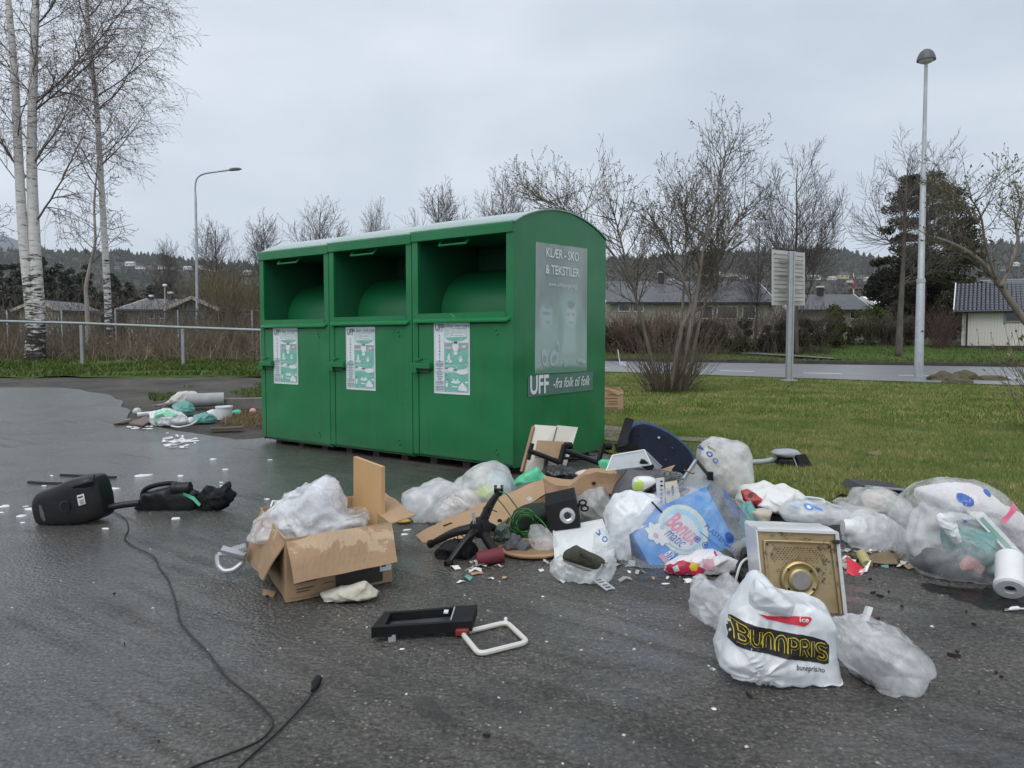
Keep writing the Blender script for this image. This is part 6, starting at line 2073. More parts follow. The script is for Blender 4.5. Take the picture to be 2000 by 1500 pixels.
soft('plastic_bag',[(826,1020),(838,990),(868,965),(898,938),(922,914),(958,904),(986,914),(1003,940),(1006,978),(965,1003),(905,1030),(850,1034)],Y1+.03,.21,M_BAGM,'full milky white plastic bag in front of the right container','plastic bag','white plastic bags',seed=15,full=True,amps=((.16,.03),(.07,.014),(.03,.005)),N_=150,NR=34,pleat=(880,950,15,.16,.03))
soft('plastic_bag',[(785,980),(792,963),(810,952),(845,943),(872,948),(882,957),(868,985),(850,1010),(818,1028),(806,1012),(790,998)],Y1-.02,.14,M_BAGM,'flattened milky plastic bag at the left end of the heap','plastic bag','white plastic bags',seed=16,amps=((.14,.04),(.06,.014)))
root=thing('cardboard_strip',P(1000,1040,4.9),'long torn brown cardboard trough lying across the front of the heap','cardboard')
Yc=4.55
mb=MB();ribbon(mb,[P(812,1046,Yc),P(835,1032,Yc+.08),P(900,1006,Yc+.2),P(960,979,Yc+.3),P(1010,957,Yc+.4),P(1062,935,Yc+.48)],[P(826,1062,Yc-.06),P(870,1058,Yc-.02),P(930,1052,Yc+.02),P(965,1030,Yc+.12),P(1005,1003,Yc+.25),P(1064,966,Yc+.40)],.006,34,4,.02)
mb.build('panel',M_CARD,root)
mb=MB();ribbon(mb,[P(930,1053,Yc+.02),P(965,1031,Yc+.12),P(1005,1004,Yc+.25),P(1064,968,Yc+.40)],[P(950,1062,Yc+.1),P(985,1044,Yc+.2),P(1030,1012,Yc+.3),P(1080,985,Yc+.44)],.006,20,6,.012)
mb.build('fold',M_CARDW,root)
mb=MB();ribbon(mb,[P(1062,935,Yc+.48),P(1085,948,Yc+.44),P(1112,950,Yc+.50),P(1140,930,Yc+.56),P(1165,922,Yc+.58),P(1200,926,Yc+.6),P(1240,926,Yc+.62),P(1285,918,Yc+.64),P(1318,909,Yc+.66)],[P(1064,968,Yc+.42),P(1082,978,Yc+.40),P(1110,974,Yc+.44),P(1135,970,Yc+.48),P(1165,967,Yc+.52),P(1200,965,Yc+.55),P(1235,957,Yc+.58),P(1275,938,Yc+.60),P(1305,926,Yc+.63)],.007,40,8,.022)
mb.build('panel',M_CARDW,root)
mb=MB();ribbon(mb,[P(1062,935,Yc+.48),P(1085,947,Yc+.45),P(1112,949,Yc+.51),P(1140,929,Yc+.57),P(1200,925,Yc+.61)],[P(1060,930,Yc+.60),P(1092,935,Yc+.62),P(1118,938,Yc+.66),P(1148,915,Yc+.72),P(1205,914,Yc+.74)],.006,24,9,.015)
mb.build('fold',M_CARD,root)
def hole(px,py,w,h,Y,m):
 MB().add(*[x for x in px_disc(px,py,w/2,h/2,Y,14)]).build('hand_hole',m,root)
hole(1034,974,11,8,Yc+.27,M_INKWHT);hole(976,1017,10,7,Yc+.08,M_INKBLK);hole(855,1057,11,10,Yc-.09,mat('hole_dark',(.05,.035,.02),.9));hole(1222,933,9,8,Yc+.56,M_INKWHT);hole(1160,944,9,7,Yc+.52,M_INKBLK)
MB().add(*px_poly([(865,1026),(882,1020),(884,1022),(867,1029)],Yc+.05)).build('slit',M_INKBLK,root)
root=thing('swivel_chair_star',P(940,1090,4.4),'black five-armed office chair foot tipped over in front of the cardboard strip','chair base')
Yh=4.22
hub=P(938,1030,Yh)
ends=[(974,962,Yh+.02),(876,1100,4.02),(842,1062,Yh+.05),(905,1075,Yh+.22),(975,1040,Yh+.28)]
for ex,ey,eY in ends:
 e=P(ex,ey,eY)
 mid=hub.lerp(e,.5)+Vector((0,0,.02))
 mb=MB();mb.tube(spline([hub,mid,e],5),[.034-.0016*i for i in range(11)],10,flat=.75);mb.build('leg',M_BLACKP,root,smooth=True)
 d=(e-hub).normalized()
 mb=MB();mb.tube([e-d*.012,e+d*.012,e+d*.022],[.022,.024,.012],10);mb.build('leg_socket',M_BLACKM,root,smooth=True)
MB().lathe([(0,-.03),(.055,-.03),(.06,0),(.055,.03),(.03,.045),(0,.045)],20,hub,(.35,-.9,.2)).build('hub',M_BLACKM,root,smooth=True)
MB().tube([hub,P(950,1052,4.18),P(968,1078,4.10)],.026,14).build('gas_lift',M_BLACKM,root,smooth=True)
e=P(974,955,Yh+.02)
for s in(-1,1):MB().tube([e+Vector((.018*s-.008,0,.0)),e+Vector((.018*s+.008,0,0))],.022,12).build('castor',M_BLACKP,root,smooth=True)
mb=MB();plate(mb,[P(921,1002,Yh-.05),P(927,1000,Yh-.05),P(930,1022,Yh-.05),P(924,1024,Yh-.05)],.012);mb.build('lever',M_GREYP,root)
c0,c1=P(932,1093,4.03),P(983,1083,4.05)
mb=MB();mb.tube([c0,c0.lerp(c1,.1),c1],[.036,.041,.043],18);o=mb.build('red_sleeve',mat('dark_red_fabric',(.16,.02,.03),.7,(.09,.012,.02),9),smooth=True)
tag(o,'dark red cylindrical sleeve under the tipped chair foot','sleeve')
o_bvh.clear()
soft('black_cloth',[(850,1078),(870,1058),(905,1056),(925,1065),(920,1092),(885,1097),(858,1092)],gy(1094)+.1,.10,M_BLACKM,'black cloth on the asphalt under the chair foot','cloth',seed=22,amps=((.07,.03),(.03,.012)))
mb=MB()
r_=random.Random(4)
pts=[]
for i in range(26):
 t=i/25
 pts.append(P(895+70*t+r_.uniform(-14,14),1065-75*t+r_.uniform(-12,12),Yh-.075+r_.uniform(-.02,.02)))
mb.tube(spline(pts,5),.0028,5)
tag(mb.build('thin_cable',M_BLACKM,smooth=True),'thin tangled black cable wound round the chair foot','cable')
cdisc=Gz(1040,1070,.02)
rr_=68*cdisc.y/1500
root=thing('wooden_disc',G(1040,1078),'round wooden board lying flat under the heap','wooden disc')
MB().lathe([(0,.0),(rr_*.96,.0),(rr_,.008),(rr_,.016),(rr_*.93,.022),(rr_*.88,.018),(0,.018)],48,cdisc-Vector((0,0,.012))).build('board',mat('turned_wood',(.26,.15,.075),.55,(.40,.26,.14),4,stretch=(.4,3,1)),root,smooth=True)
Yr1=cdisc.y
soft('rag',[(984,1070),(992,1055),(1005,1046),(1018,1055),(1036,1058),(1040,1068),(1028,1078),(1008,1074)],Yr1-.02,.06,mat('dark_grey_rag',(.075,.075,.085),.9,(.14,.14,.15),12),'crumpled dark grey rag on the wooden disc','rag',seed=23,amps=((.05,.03),(.02,.012)),floor=False,N_=90,NR=18)
soft('plastic_bag',[(1033,1040),(1036,1028),(1052,1027),(1075,1040),(1086,1055),(1082,1070),(1055,1073),(1038,1062)],Yr1-.04,.08,M_BAGC,'small clear plastic bag on the wooden disc','plastic bag','clear plastic bags',seed=24,amps=((.06,.02),(.03,.008)),floor=False,N_=80,NR=18)
soft('foil_scrap',[(966,1050),(970,1034),(985,1027),(998,1036),(999,1050),(985,1056)],Yr1+.08,.05,mat('dark_foil',(.05,.075,.06),.25,(.10,.13,.11),12),'crumpled dark green foil between cardboard strip and wooden disc','foil',seed=25,amps=((.04,.025),(.015,.008)),N_=70,NR=16)
mb=MB()
r_=random.Random(9)
for k in range(7):
 cx,cy=1030+r_.uniform(-12,12),1022+r_.uniform(-8,8)
 rx,ry=r_.uniform(18,34),r_.uniform(14,26)
 a0=r_.uniform(0,6)
 mb.tube(spline([P(cx+rx*math.cos(a0+5.6*i/9),cy+ry*math.sin(a0+5.6*i/9),4.55+.09*math.sin(i*1.7+k))for i in range(10)],5),.0038,6)
mb.tube(spline([P(975,960,Yh-.01),P(990,966,Yh-.03),P(1005,985,Yh),P(1018,1000,Yh+.05),P(1040,1004,4.5),P(1060,1020,4.45),P(1070,1035,4.42)],6),.0038,6)
mb.tube(spline([P(972,975,Yh-.02),P(985,990,Yh),P(1000,1012,Yh+.05),P(1010,1030,4.5)],6),.0036,6)
tag(mb.build('green_wire',mat('green_wire',(.03,.17,.03),.4),smooth=True),'loose coil of green wire between chair foot and speaker','wire')
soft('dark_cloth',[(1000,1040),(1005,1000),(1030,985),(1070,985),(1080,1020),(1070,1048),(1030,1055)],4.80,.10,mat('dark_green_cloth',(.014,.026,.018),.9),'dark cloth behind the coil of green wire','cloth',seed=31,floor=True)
def solid(mb,quad,dvec):
 a=[Vector(q)for q in quad];b=[q+Vector(dvec)for q in a]
 mb.add(a+b,[(0,1,2,3),(4,5,6,7),(0,1,5,4),(1,2,6,5),(2,3,7,6),(3,0,4,7)])
 return mb
Ysp=4.46
root=thing('speaker',P(1100,1036,Ysp),'small black speaker box with a silver port ring in the heap','speaker')
qd=[P(1064,987,Ysp+.02),P(1123,974,Ysp+.03),P(1134,1029,Ysp),P(1073,1038,Ysp)]
dv=Vector((.01,.17,.035))
solid(MB(),qd,dv).build('cabinet',M_BLACKM,root)
nn=(qd[1]-qd[0]).cross(qd[3]-qd[0]).normalized()
if nn.y>0:nn=-nn
cp=P(1108,1007,Ysp+.012)
rp=16*Ysp/1500
MB().lathe([(rp*.42,-.02),(rp*.45,.004),(rp*.62,.009),(rp*.95,.006),(rp,0)],32,cp+nn*.002,nn).build('port_ring',mat('silver_ring',(.50,.51,.52),.3,metal=.7),root,smooth=True)
MB().lathe([(0,.003),(rp*.44,.003)],24,cp,nn).build('port_hole',M_INKBLK,root)
lx=(qd[1]-qd[0]).normalized();ly=(qd[0]-qd[3]).normalized()
mb=MB();cc=P(1081,1014,Ysp+.012)+nn*.003
vs,fs=text_mesh('trust',.030);mb.add([cc-ly*x*.0+ly*x*.8+(-lx)*y for x,y in vs],fs);mb.build('badge',M_GREYP,root)
root=thing('black_clip',P(1140,995,4.7),'black plastic clip with two rings right of the speaker','clip')
for(cx,cy)in((1138,982),(1142,993)):
 c=P(cx,cy,4.6)
 ring=[c+Vector((math.cos(a)*.021,0,math.sin(a)*.016))for a in[6.283*i/16 for i in range(17)]]
 MB().tube(ring,.006,6,cap=False).build('ring',M_BLACKM,root,smooth=True)
MB().tube([P(1132,985,4.6),P(1122,1000,4.6)],.009,8).build('shank',M_BLACKM,root,smooth=True)
soft('plastic_bag',[(1128,1008),(1135,975),(1150,958),(1172,955),(1190,970),(1196,1000),(1180,1025),(1145,1028)],4.9,.14,film('patterned_film',(.55,.55,.53),.75,.3,.12),'greyish printed plastic bag behind the speaker','plastic bag','clear plastic bags',seed=33,amps=((.09,.03),(.04,.012)),floor=False)
root=thing('enamel_sheet',P(1130,1100,4.25),'white metal appliance panel propped under the speaker','panel')
wq=[P(1082,1040,4.50),P(1176,1022,4.55),P(1200,1092,4.06),P(1086,1104,4.03)]
mb=MB();plate(mb,[wq[3],wq[2],wq[1],wq[0]],.02);mb.build('sheet',M_WHITEE,root)
def onq(q,u,v):return q[0].lerp(q[1],u).lerp(q[3].lerp(q[2],u),v)
wn=(wq[1]-wq[0]).cross(wq[3]-wq[0]).normalized()
if wn.y>0:wn=-wn
mb=MB();mb.add([onq(wq,.22,.16)+wn*.023,onq(wq,.66,.16)+wn*.023,onq(wq,.66,.5)+wn*.023,onq(wq,.22,.5)+wn*.023],[(0,1,2,3)]);mb.build('pressed_field',mat('enamel_field',(.66,.68,.69),.3),root)
mb=MB()
for u,v in((wq[0],wq[1]),(wq[1],wq[2]),(wq[2],wq[3]),(wq[3],wq[0])):mb.beam(u+wn*.022,v+wn*.022,.010,.010)
mb.build('folded_edge',M_WHITEE,root)
soft('plastic_bag',[(1078,1112),(1086,1098),(1105,1092),(1150,1098),(1180,1078),(1196,1080),(1202,1110),(1192,1128),(1165,1133),(1125,1144),(1095,1137)],gy(1136)+.05,.10,M_BAGM,'white plastic bag spread under the dark shoe','plastic bag','white plastic bags',seed=34,amps=((.07,.03),(.03,.014),(.015,.005)),N_=130,NR=28)
Ysh=gy(1136)-.03
root=thing('shoe',P(1140,1105,Ysh),'dark olive shoe with a pale sole on the crumpled white bag','shoe')
soft('upper',[(1100,1090),(1102,1078),(1112,1072),(1126,1066),(1134,1070),(1150,1078),(1168,1086),(1182,1095),(1180,1106),(1164,1111),(1140,1104),(1115,1096)],Ysh,.045,mat('olive_fabric',(.035,.035,.022),.85,(.06,.058,.038),20,bump=.3,bscale=90),parent=root,seed=35,amps=((.06,.006),(.03,.002)),floor=False,N_=70,NR=16,box=.7)
mb=MB();mb.tube(spline([P(1100,1092,Ysh-.01),P(1116,1100,Ysh-.015),P(1140,1109,Ysh-.015),P(1162,1114,Ysh-.01),P(1178,1108,Ysh),P(1183,1096,Ysh)],5),[.006+.006*i/25 for i in range(26)],8,flat=1.6);mb.build('sole',mat('pale_sole',(.48,.45,.40),.7),root,smooth=True)
mb=MB()
for i in range(5):
 x,y=1133+i*5.2,1078+i*2.6
 mb.tube([P(x,y,Ysh-.044),P(x+2.5,y+4.0,Ysh-.049),P(x-1,y+8,Ysh-.047)],.0022,5)
mb.build('laces',M_INKBLK,root)
root=thing('slotted_strip',G(1168,1135),'light grey slotted plastic strip on the asphalt before the shoe','plastic strip')
a,b=Gz(1141,1112,.05),G(1193,1155,.008)
d=(b-a).normalized();s=d.cross(Vector((0,0,1))).normalized()
M_STRIPG=mat('pale_grey_strip',(.46,.48,.50),.5)
for k in(-1,1):MB().beam(a+s*.022*k,b+s*.022*k,.008,.006).build('rail',M_STRIPG,root)
for i in range(9):
 p=a.lerp(b,(i+.2)/8.6);MB().beam(p-s*.02,p+s*.02,.010 if i%3 else.022,.005).build('rung',M_STRIPG,root)
Yd=4.12
root=thing('detergent_carton',P(1310,1120,Yd),'light blue detergent carton showing through a clear recycling bag','carton')
fq=[P(1222,1019,Yd-.02),P(1378,950,Yd+.03),P(1440,1064,Yd-.05),P(1280,1124,Yd-.10)]
ax_=(fq[1]-fq[0]).cross(fq[3]-fq[0]).normalized()
if ax_.y<0:ax_=-ax_
M_BLUEC=mat('carton_blue',(.03,.20,.62),.3,(.12,.42,.80),3.5)
solid(MB(),fq,ax_*.16+Vector((-.02,0,-.01))).build('carton',M_BLUEC,root)
fn=-ax_
def cq(u,v,k=1):return onq(fq,u,v)+fn*.0016*k
mb=MB()
def cblob(u,v,ru,rv,m,k,n=26,wob_=0.0):
 mb.k=m
 mb.add([cq(u+ru*(1+wob_*math.sin(7*6.283*i/n))*math.cos(6.283*i/n),v+rv*(1+wob_*math.sin(7*6.283*i/n))*math.sin(6.283*i/n),k)for i in range(n)],[tuple(range(n))])
cblob(.53,.48,.27,.42,0,1);cblob(.52,.48,.22,.36,1,2);cblob(.50,.50,.185,.30,2,3)
cblob(.235,.36,.09,.17,3,3,42,.16);cblob(.275,.46,.085,.13,3,3.2,42,.16);cblob(.225,.40,.025,.05,4,4)
def ctext(s,u0,v0,wu,hv,m,k,turn=0.0,**kw):
 mb.k=m
 vs,fs=text_mesh(s,1.0,**kw)
 xs=[q[0]for q in vs];ys=[q[1]for q in vs]
 w,h=max(xs)-min(xs),max(ys)-min(ys)
 ca,sa=math.cos(R(turn)),math.sin(R(turn))
 out=[]
 for x,y in vs:
  a,b=((x-min(xs))/w-.5)*wu,(.5-(y-min(ys))/h)*hv
  out.append(cq(u0+a*ca-b*sa,v0+a*sa+b*ca,k))
 mb.add(out,fs)
ctext('Bonux',.55,.48,.52,.22,5,5,72,bold=.02)
ctext('matic',.415,.56,.30,.13,6,5,72)
ctext('8½',.28,.76,.11,.16,3,5,72,bold=.02);ctext('kg',.37,.82,.06,.1,3,5,72)
mb.k=4;mb.add([cq(.13,.72,3),cq(.19,.70,3),cq(.25,.93,3),cq(.18,.95,3)],[(0,1,2,3)])
mb.k=3;mb.add([cq(.05,.06,3),cq(.15,.06,3),cq(.15,.2,3),cq(.05,.2,3)],[(0,1,2,3)])
mb.k=6;mb.add([cq(.08,.1,4),cq(.12,.1,4),cq(.12,.16,4),cq(.08,.16,4)],[(0,1,2,3)])
mb.build('print',[mat('pale_halo',(.62,.68,.60),.45),mat('sky_halo',(.34,.62,.78),.45),mat('white_halo',(.66,.72,.74),.45),M_INKWHT,mat('rose_print',(.62,.36,.50),.45),M_INKPNK,mat('violet_ink',(.14,.14,.42),.45)],root)
bag=soft('plastic_bag',[(1200,1050),(1207,1022),(1228,1005),(1290,972),(1338,954),(1370,958),(1384,944),(1396,952),(1410,972),(1438,982),(1454,1006),(1450,1040),(1428,1066),(1380,1092),(1325,1112),(1282,1128),(1235,1128),(1210,1100)],Yd+.05,.23,film('recycling_film',(.88,.91,.96),.20,.05,.16,bump=.5,bscale=8,tl=.3),'clear printed recycling bag stretched over the blue detergent carton','plastic bag','clear plastic bags',seed=41,amps=((.2,.03),(.09,.018),(.04,.007)),box=.6,N_=150,NR=34)
it=[px_text('PLASTEMBALLASJE',1412,1058,108,12,42,4)+(0,)]
for(x,y,r)in((1356,1047,6),(1371,1058,6),(1383,1072,6)):
 it.append(px_ring(x,y,r,r*.72,4)+(0,));it.append(px_poly([(x-2,y-3),(x+2.5,y-2),(x+2,y+3),(x-3,y+2)],4)+(0,))
it+=[px_disc(1420,1046,8,12,4,rot=-30)+(0,),px_disc(1424,967,7,11,4,rot=-20)+(0,)]
for k in range(4):
 it.append(px_poly([(1362+5*k,1032+4*k),(1382+6*k,1050+5*k),(1381+6*k,1051+5*k),(1361+5*k,1033+4*k)],4)+(1,))
 it.append(px_poly([(1420+3*k,986-2*k),(1441+3*k,1014-3*k),(1440+3*k,1015-3*k),(1419+3*k,987-2*k)],4)+(1,))
for k in range(5):
 it.append(px_poly([(1338+5*k,1074+2*k),(1346+5*k,1090+2*k),(1345+5*k,1091+2*k),(1337+5*k,1075+2*k)],4)+(1,))
lay_print('print',it,bag,[M_INKBLUE,mat('pale_blue_ink',(.14,.20,.45),.5)],L=.02)
bag2=soft('plastic_bag',[(1184,1060),(1183,1005),(1196,976),(1222,962),(1262,964),(1284,974),(1272,992),(1230,1015),(1218,1050),(1230,1105),(1212,1122),(1195,1105)],Yd+.12,.17,M_BAGW,'white plastic bag bulging left of the detergent carton','plastic bag','white plastic bags',seed=42,amps=((.12,.03),(.05,.014)),N_=130,NR=28)
lay_print('print',[px_ring(1190,1056,7,4.5,4)+(0,),px_ring(1186,1030,6,4,4)+(0,)],bag2,[M_INKBLUE])
o=soft('plastic_bag',[(1165,1075),(1160,1050),(1172,1036),(1188,1040),(1196,1062),(1194,1084),(1180,1090)],Yd-.02,.07,M_BAGC,'thin clear bag with blue print over the white panel','plastic bag','clear plastic bags',seed=43,N_=70,NR=16,floor=False,amps=((.06,.02),(.03,.008)))
lay_print('print',[px_ring(1171,1047,5,3,4)+(0,),px_ring(1183,1057,5,3,4)+(0,)],o,[M_INKBLUE])
bv=o_bvh[bag.name]
pts=[]
for x,y in spline([Vector((1252,1003,0)),Vector((1275,1003,0)),Vector((1305,1018,0)),Vector((1325,1040,0)),Vector((1345,1065,0)),Vector((1364,1083,0))],6)and[(v.x,v.y)for v in spline([Vector((1252,1003,0)),Vector((1275,1003,0)),Vector((1305,1018,0)),Vector((1325,1040,0)),Vector((1345,1065,0)),Vector((1364,1083,0))],6)]:
 q=P(x,y,3.2);h=bv.ray_cast(q,Vector((0,1,0)))
 if h[0]is not None:pts.append(h[0]-Vector((0,.006,0)))
tag(MB().tube(pts,.0055,8).build('black_cable',M_BLACKM,smooth=True),'black cable lying across the clear recycling bag','cable')
Ycr=gy(1122)+.03
cr=soft('crisp_packet',[(1294,1118),(1300,1102),(1325,1090),(1360,1082),(1395,1080),(1420,1086),(1440,1100),(1442,1114),(1420,1119),(1370,1122),(1330,1127),(1300,1124)],Ycr,.07,mat('packet_white',(.70,.68,.70),.3,(.62,.60,.63),8),'white and red crisp packet in front of the detergent carton','packet',seed=44,amps=((.09,.03),(.04,.014)),N_=110,NR=22)
lay_print('print',[px_poly([(1298,1112),(1315,1100),(1335,1096),(1350,1100),(1378,1112),(1372,1122),(1340,1122),(1305,1124)],Ycr-.06)+(0,),px_poly([(1345,1106),(1352,1098),(1366,1102),(1360,1114),(1350,1114)],Ycr-.06)+(1,),px_poly([(1372,1092),(1392,1092),(1394,1112),(1376,1112)],Ycr-.06)+(2,),px_poly([(1314,1108),(1322,1103),(1326,1112),(1318,1117)],Ycr-.06)+(3,),px_poly([(1397,1082),(1401,1081),(1403,1086),(1398,1087)],Ycr-.06)+(0,)],cr,[mat('crimson_print',(.42,.02,.06),.35),mat('mustard_print',(.62,.42,.04),.4),mat('faded_pink_print',(.62,.36,.42),.4),mat('mint_print',(.45,.62,.55),.4)],L=.015)
Ysk=gy(985)+.05
soft('pale_stuffing',[(1366,905),(1378,885),(1400,878),(1432,885),(1452,900),(1458,930),(1448,965),(1415,968),(1385,945)],Ysk,.16,mat('beige_stuffing',(.40,.37,.31),.9,(.52,.49,.42),22,bump=.8,bscale=40),'beige stuffing inside the tall clear sack on the heap','stuffing',seed=45,floor=False,amps=((.05,.02),))
sk=soft('plastic_bag',[(1362,915),(1364,885),(1378,864),(1398,855),(1420,860),(1446,862),(1461,884),(1468,925),(1458,955),(1447,985),(1420,992),(1392,970),(1375,940)],Ysk,.21,M_BAGM,'tall milky sack with blue symbols at the back of the heap','plastic bag','white plastic bags',seed=46,full=True,amps=((.14,.03),(.06,.012)),floor=False,N_=130,NR=30)
lay_print('print',[px_ring(1380,881,5,2.6,Ysk-.2)+(0,),px_ring(1391,890,5,2.6,Ysk-.2)+(0,),px_ring(1400,901,4.5,2.4,Ysk-.2)+(0,),px_text('REMA',1396,880,12,4,35,Ysk-.2)+(1,)],sk,[M_INKBLUE,M_INKBLK])
Yst=5.55
root=thing('loose_seat_cushion',P(1280,915,Yst),'dark blue office chair seat leaning bottom outwards on the heap','chair seat')
sq=[(1222,850),(1236,830),(1258,825),(1285,832),(1315,848),(1342,870),(1356,892),(1352,912),(1335,925),(1300,920),(1265,908),(1235,890)]
soft('cushion',sq,Yst+.04,.05,mat('blue_upholstery',(.022,.055,.13),.85,(.03,.07,.16),30,bump=.3,bscale=120),parent=root,seed=47,amps=((.2,.004),),floor=False,box=.4,lean=.35,back=.07)
cx_,cy_=1290,875
soft('base_board',[(cx_+(x-cx_)*.92,cy_+(y-cy_)*.90)for x,y in sq],Yst-.03,.016,mat('navy_underside',(.008,.012,.024),.8,(.013,.018,.034),20,spec=.2),parent=root,seed=48,amps=((.3,.001),),floor=False,box=.25,lean=.35,N_=60,NR=8)
for(x,y,r,m)in((1287,855,2.6,M_GALV),(1313,875,1.6,M_BARK),(1300,898,1.6,M_BARK),(1247,849,1.8,M_BLACKP)):
 c=P(x,y,Yst-.055+(P(x,y,Yst).z-P(cx_,cy_,Yst).z)*.35)
 MB().lathe([(0,.004),(r*.5*Yst/1500,.004),(r*Yst/1500,0)],12,c,(0,-1,.3)).build('screw',m,root)
mb=MB();plate(mb,[P(1223,815,Yst-.05),P(1239,820,Yst-.05),P(1222,870,Yst-.12),P(1204,874,Yst-.12)],.035,4,6,.01);plate(mb,[P(1204,868,Yst-.12),P(1246,866,Yst-.05),P(1248,879,Yst-.05),P(1207,884,Yst-.11)],.03);mb.build('arm_bracket',M_BLACKM,root)
Ytb=5.05
root=thing('storage_tub',P(1235,925,Ytb),'clear plastic storage tub tipped on the heap below the chair seat','tub')
M_CLEARP=film('clear_rigid_plastic',(.72,.76,.80),.45,.12,.06,bump=.02)
tp=[P(1194,888,Ytb),P(1250,878,Ytb+.05),P(1292,912,Ytb+.02),P(1285,925,Ytb-.02),P(1186,922,Ytb-.05)]
fr_=[P(1196,890,Ytb),P(1258,879,Ytb),P(1272,908,Ytb-.05),P(1184,920,Ytb-.08)]
bk_=[P(1258,879,Ytb),P(1292,912,Ytb+.25),P(1290,928,Ytb+.2),P(1272,922,Ytb-.05)]
mb=MB();plate(mb,fr_,.004);mb.build('side',M_CLEARP,root)
mb=MB();plate(mb,bk_,.004);mb.build('side',M_CLEARP,root)
mb=MB();plate(mb,[fr_[0],fr_[1],P(1290,912,Ytb+.25),P(1215,915,Ytb+.28)],.004);mb.build('bottom',M_CLEARP,root)
mb=MB()
for u,v in((fr_[0],fr_[1]),(fr_[1],fr_[2]),(fr_[0],fr_[3]),(fr_[1],bk_[1])):mb.tube([u,v],.006,6)
mb.build('rim',mat('tub_rim',(.62,.65,.68),.25),root,smooth=True)
tag(MB().box(P(1262,908,Ytb-.02),(.10,.05,.05),Matrix.Rotation(.5,3,'Y'),bev=.012).build('black_fitting',M_BLACKM),'black plastic fitting inside the clear storage tub','fitting')
root=thing('glass_plate',P(1355,960,4.75),'dusty glass oven plate with dark metal edges on the heap','glass plate')
gq=[P(1322,956,4.72),P(1360,900,4.86),P(1392,940,4.80),P(1345,980,4.66)]
mb=MB();plate(mb,gq,.012);mb.build('glass',mat('dusty_glass',(.22,.24,.235),.15,(.36,.37,.36),9,spec=.8),root)
for i,(u,v)in enumerate(((gq[0],gq[1]),(gq[1],gq[2]),(gq[3],gq[0]))):MB().beam(u,v,.016,.024).build('edge',M_GALV if i==0 else mat('dark_metal',(.06,.055,.05),.45,metal=.5),root)
MB().box(P(1387,929,4.78),(.035,.03,.05),bev=.004).build('clip',M_BLACKM,root)
MB().tube([P(1336,918,4.78),P(1352,925,4.74),P(1356,924,4.73)],.005,6).build('hinge_pin',mat('rust',(0,0,0)),root)
root=thing('metal_bracket',P(1305,985,4.62),'grey metal rail with a cream plate between the cardboard and the glass','bracket')
mb=MB();plate(mb,[P(1281,934,4.62),P(1297,932,4.62),P(1299,990,4.52),P(1284,992,4.52)],.02);mb.build('rail',mat('grey_steel',(.20,.21,.23),.4,(.27,.28,.30),12,metal=.5),root)
mb=MB()
for i in range(6):mb.box(P(1292,940+i*8,4.605-.017*i),(.014,.006,.008))
mb.build('slot',M_INKBLK,root)
mb=MB();plate(mb,[P(1299,942,4.60),P(1322,938,4.62),P(1332,985,4.52),P(1302,990,4.50)],.012);mb.build('plate',mat('cream_paint',(.48,.44,.37),.45,(.40,.34,.26),9),root)
MB().add(*px_disc(1314,958,2.6,10,4.53,16,-4)).build('keyhole',mat('slot_grey',(0,0,0)),root)
MB().lathe([(0,.005),(.008,.004),(.010,0)],10,P(1305,962,4.545),(0,-1,0)).build('screw',mat('rust',(0,0,0)),root)
mb=MB()
r_=random.Random(6)
for i in range(24):
 p=P(1290+r_.uniform(0,45),928+r_.uniform(-8,10),4.72+r_.uniform(-.05,.05))
 mb.box(p,(r_.uniform(.01,.03),r_.uniform(.01,.02),r_.uniform(.006,.02)),Matrix.Rotation(r_.uniform(0,3),3,'Z'))
tag(mb.build('circuit_parts',mat('circuit_parts',(.05,.06,.05),.4,(.35,.36,.36),60)),'small electronic parts scattered above the metal bracket',kind='stuff')
root=thing('plastic_bottle',P(1260,965,4.8),'white plastic bottle with a lime green label on the heap','bottle')
bo=soft('bottle',[(1235,955),(1236,938),(1246,931),(1270,931),(1283,938),(1280,952),(1262,964),(1242,964)],4.78,.06,M_WHITEP,parent=root,seed=49,amps=((.2,.003),),floor=False,N_=60,NR=14,box=.7)
lay_print('label',[px_poly([(1236,940),(1248,935),(1257,942),(1256,956),(1240,960)],4.72)+(0,)],bo,[mat('lime_label',(.40,.62,.06),.4,(.55,.62,.2),30)],L=.02)
MB().beam(P(1258,962,4.70),P(1284,945,4.72),.03,.012).build('black_band',M_BLACKM,root)
root=thing('broken_chair',P(1080,925,6.3),'broken chair with pale boards and a black tube frame against the container end wall','chair')
Yk=6.25
M_PALEB=mat('pale_laminate',(.60,.57,.50),.5,(.66,.63,.57),3)
for qd in([P(1022,925,Yk-.14),P(1055,935,Yk-.10),P(1085,834,Yk+.12),P(1043,831,Yk+.08)],[P(1060,935,Yk-.08),P(1098,930,Yk-.02),P(1127,836,Yk+.22),P(1087,832,Yk+.14)]):
 mb=MB();plate(mb,qd,.022);mb.build('seat_board',M_PALEB,root)
MB().beam(P(1019,922,Yk-.17),P(1042,834,Yk+.04),.02,.03).build('edge_strip',M_CARDW,root)
MB().beam(P(1060,925,Yk-.1),P(1087,834,Yk+.12),.02,.02).build('edge_strip',M_CARDW,root)
mb=MB();plate(mb,[P(1044,894,Yk-.16),P(1103,896,Yk-.10),P(1110,864,Yk-.04),P(1049,861,Yk-.10)],.018);mb.build('back_board',mat('brown_ply',(.34,.23,.13),.7,(.42,.29,.17),5),root)
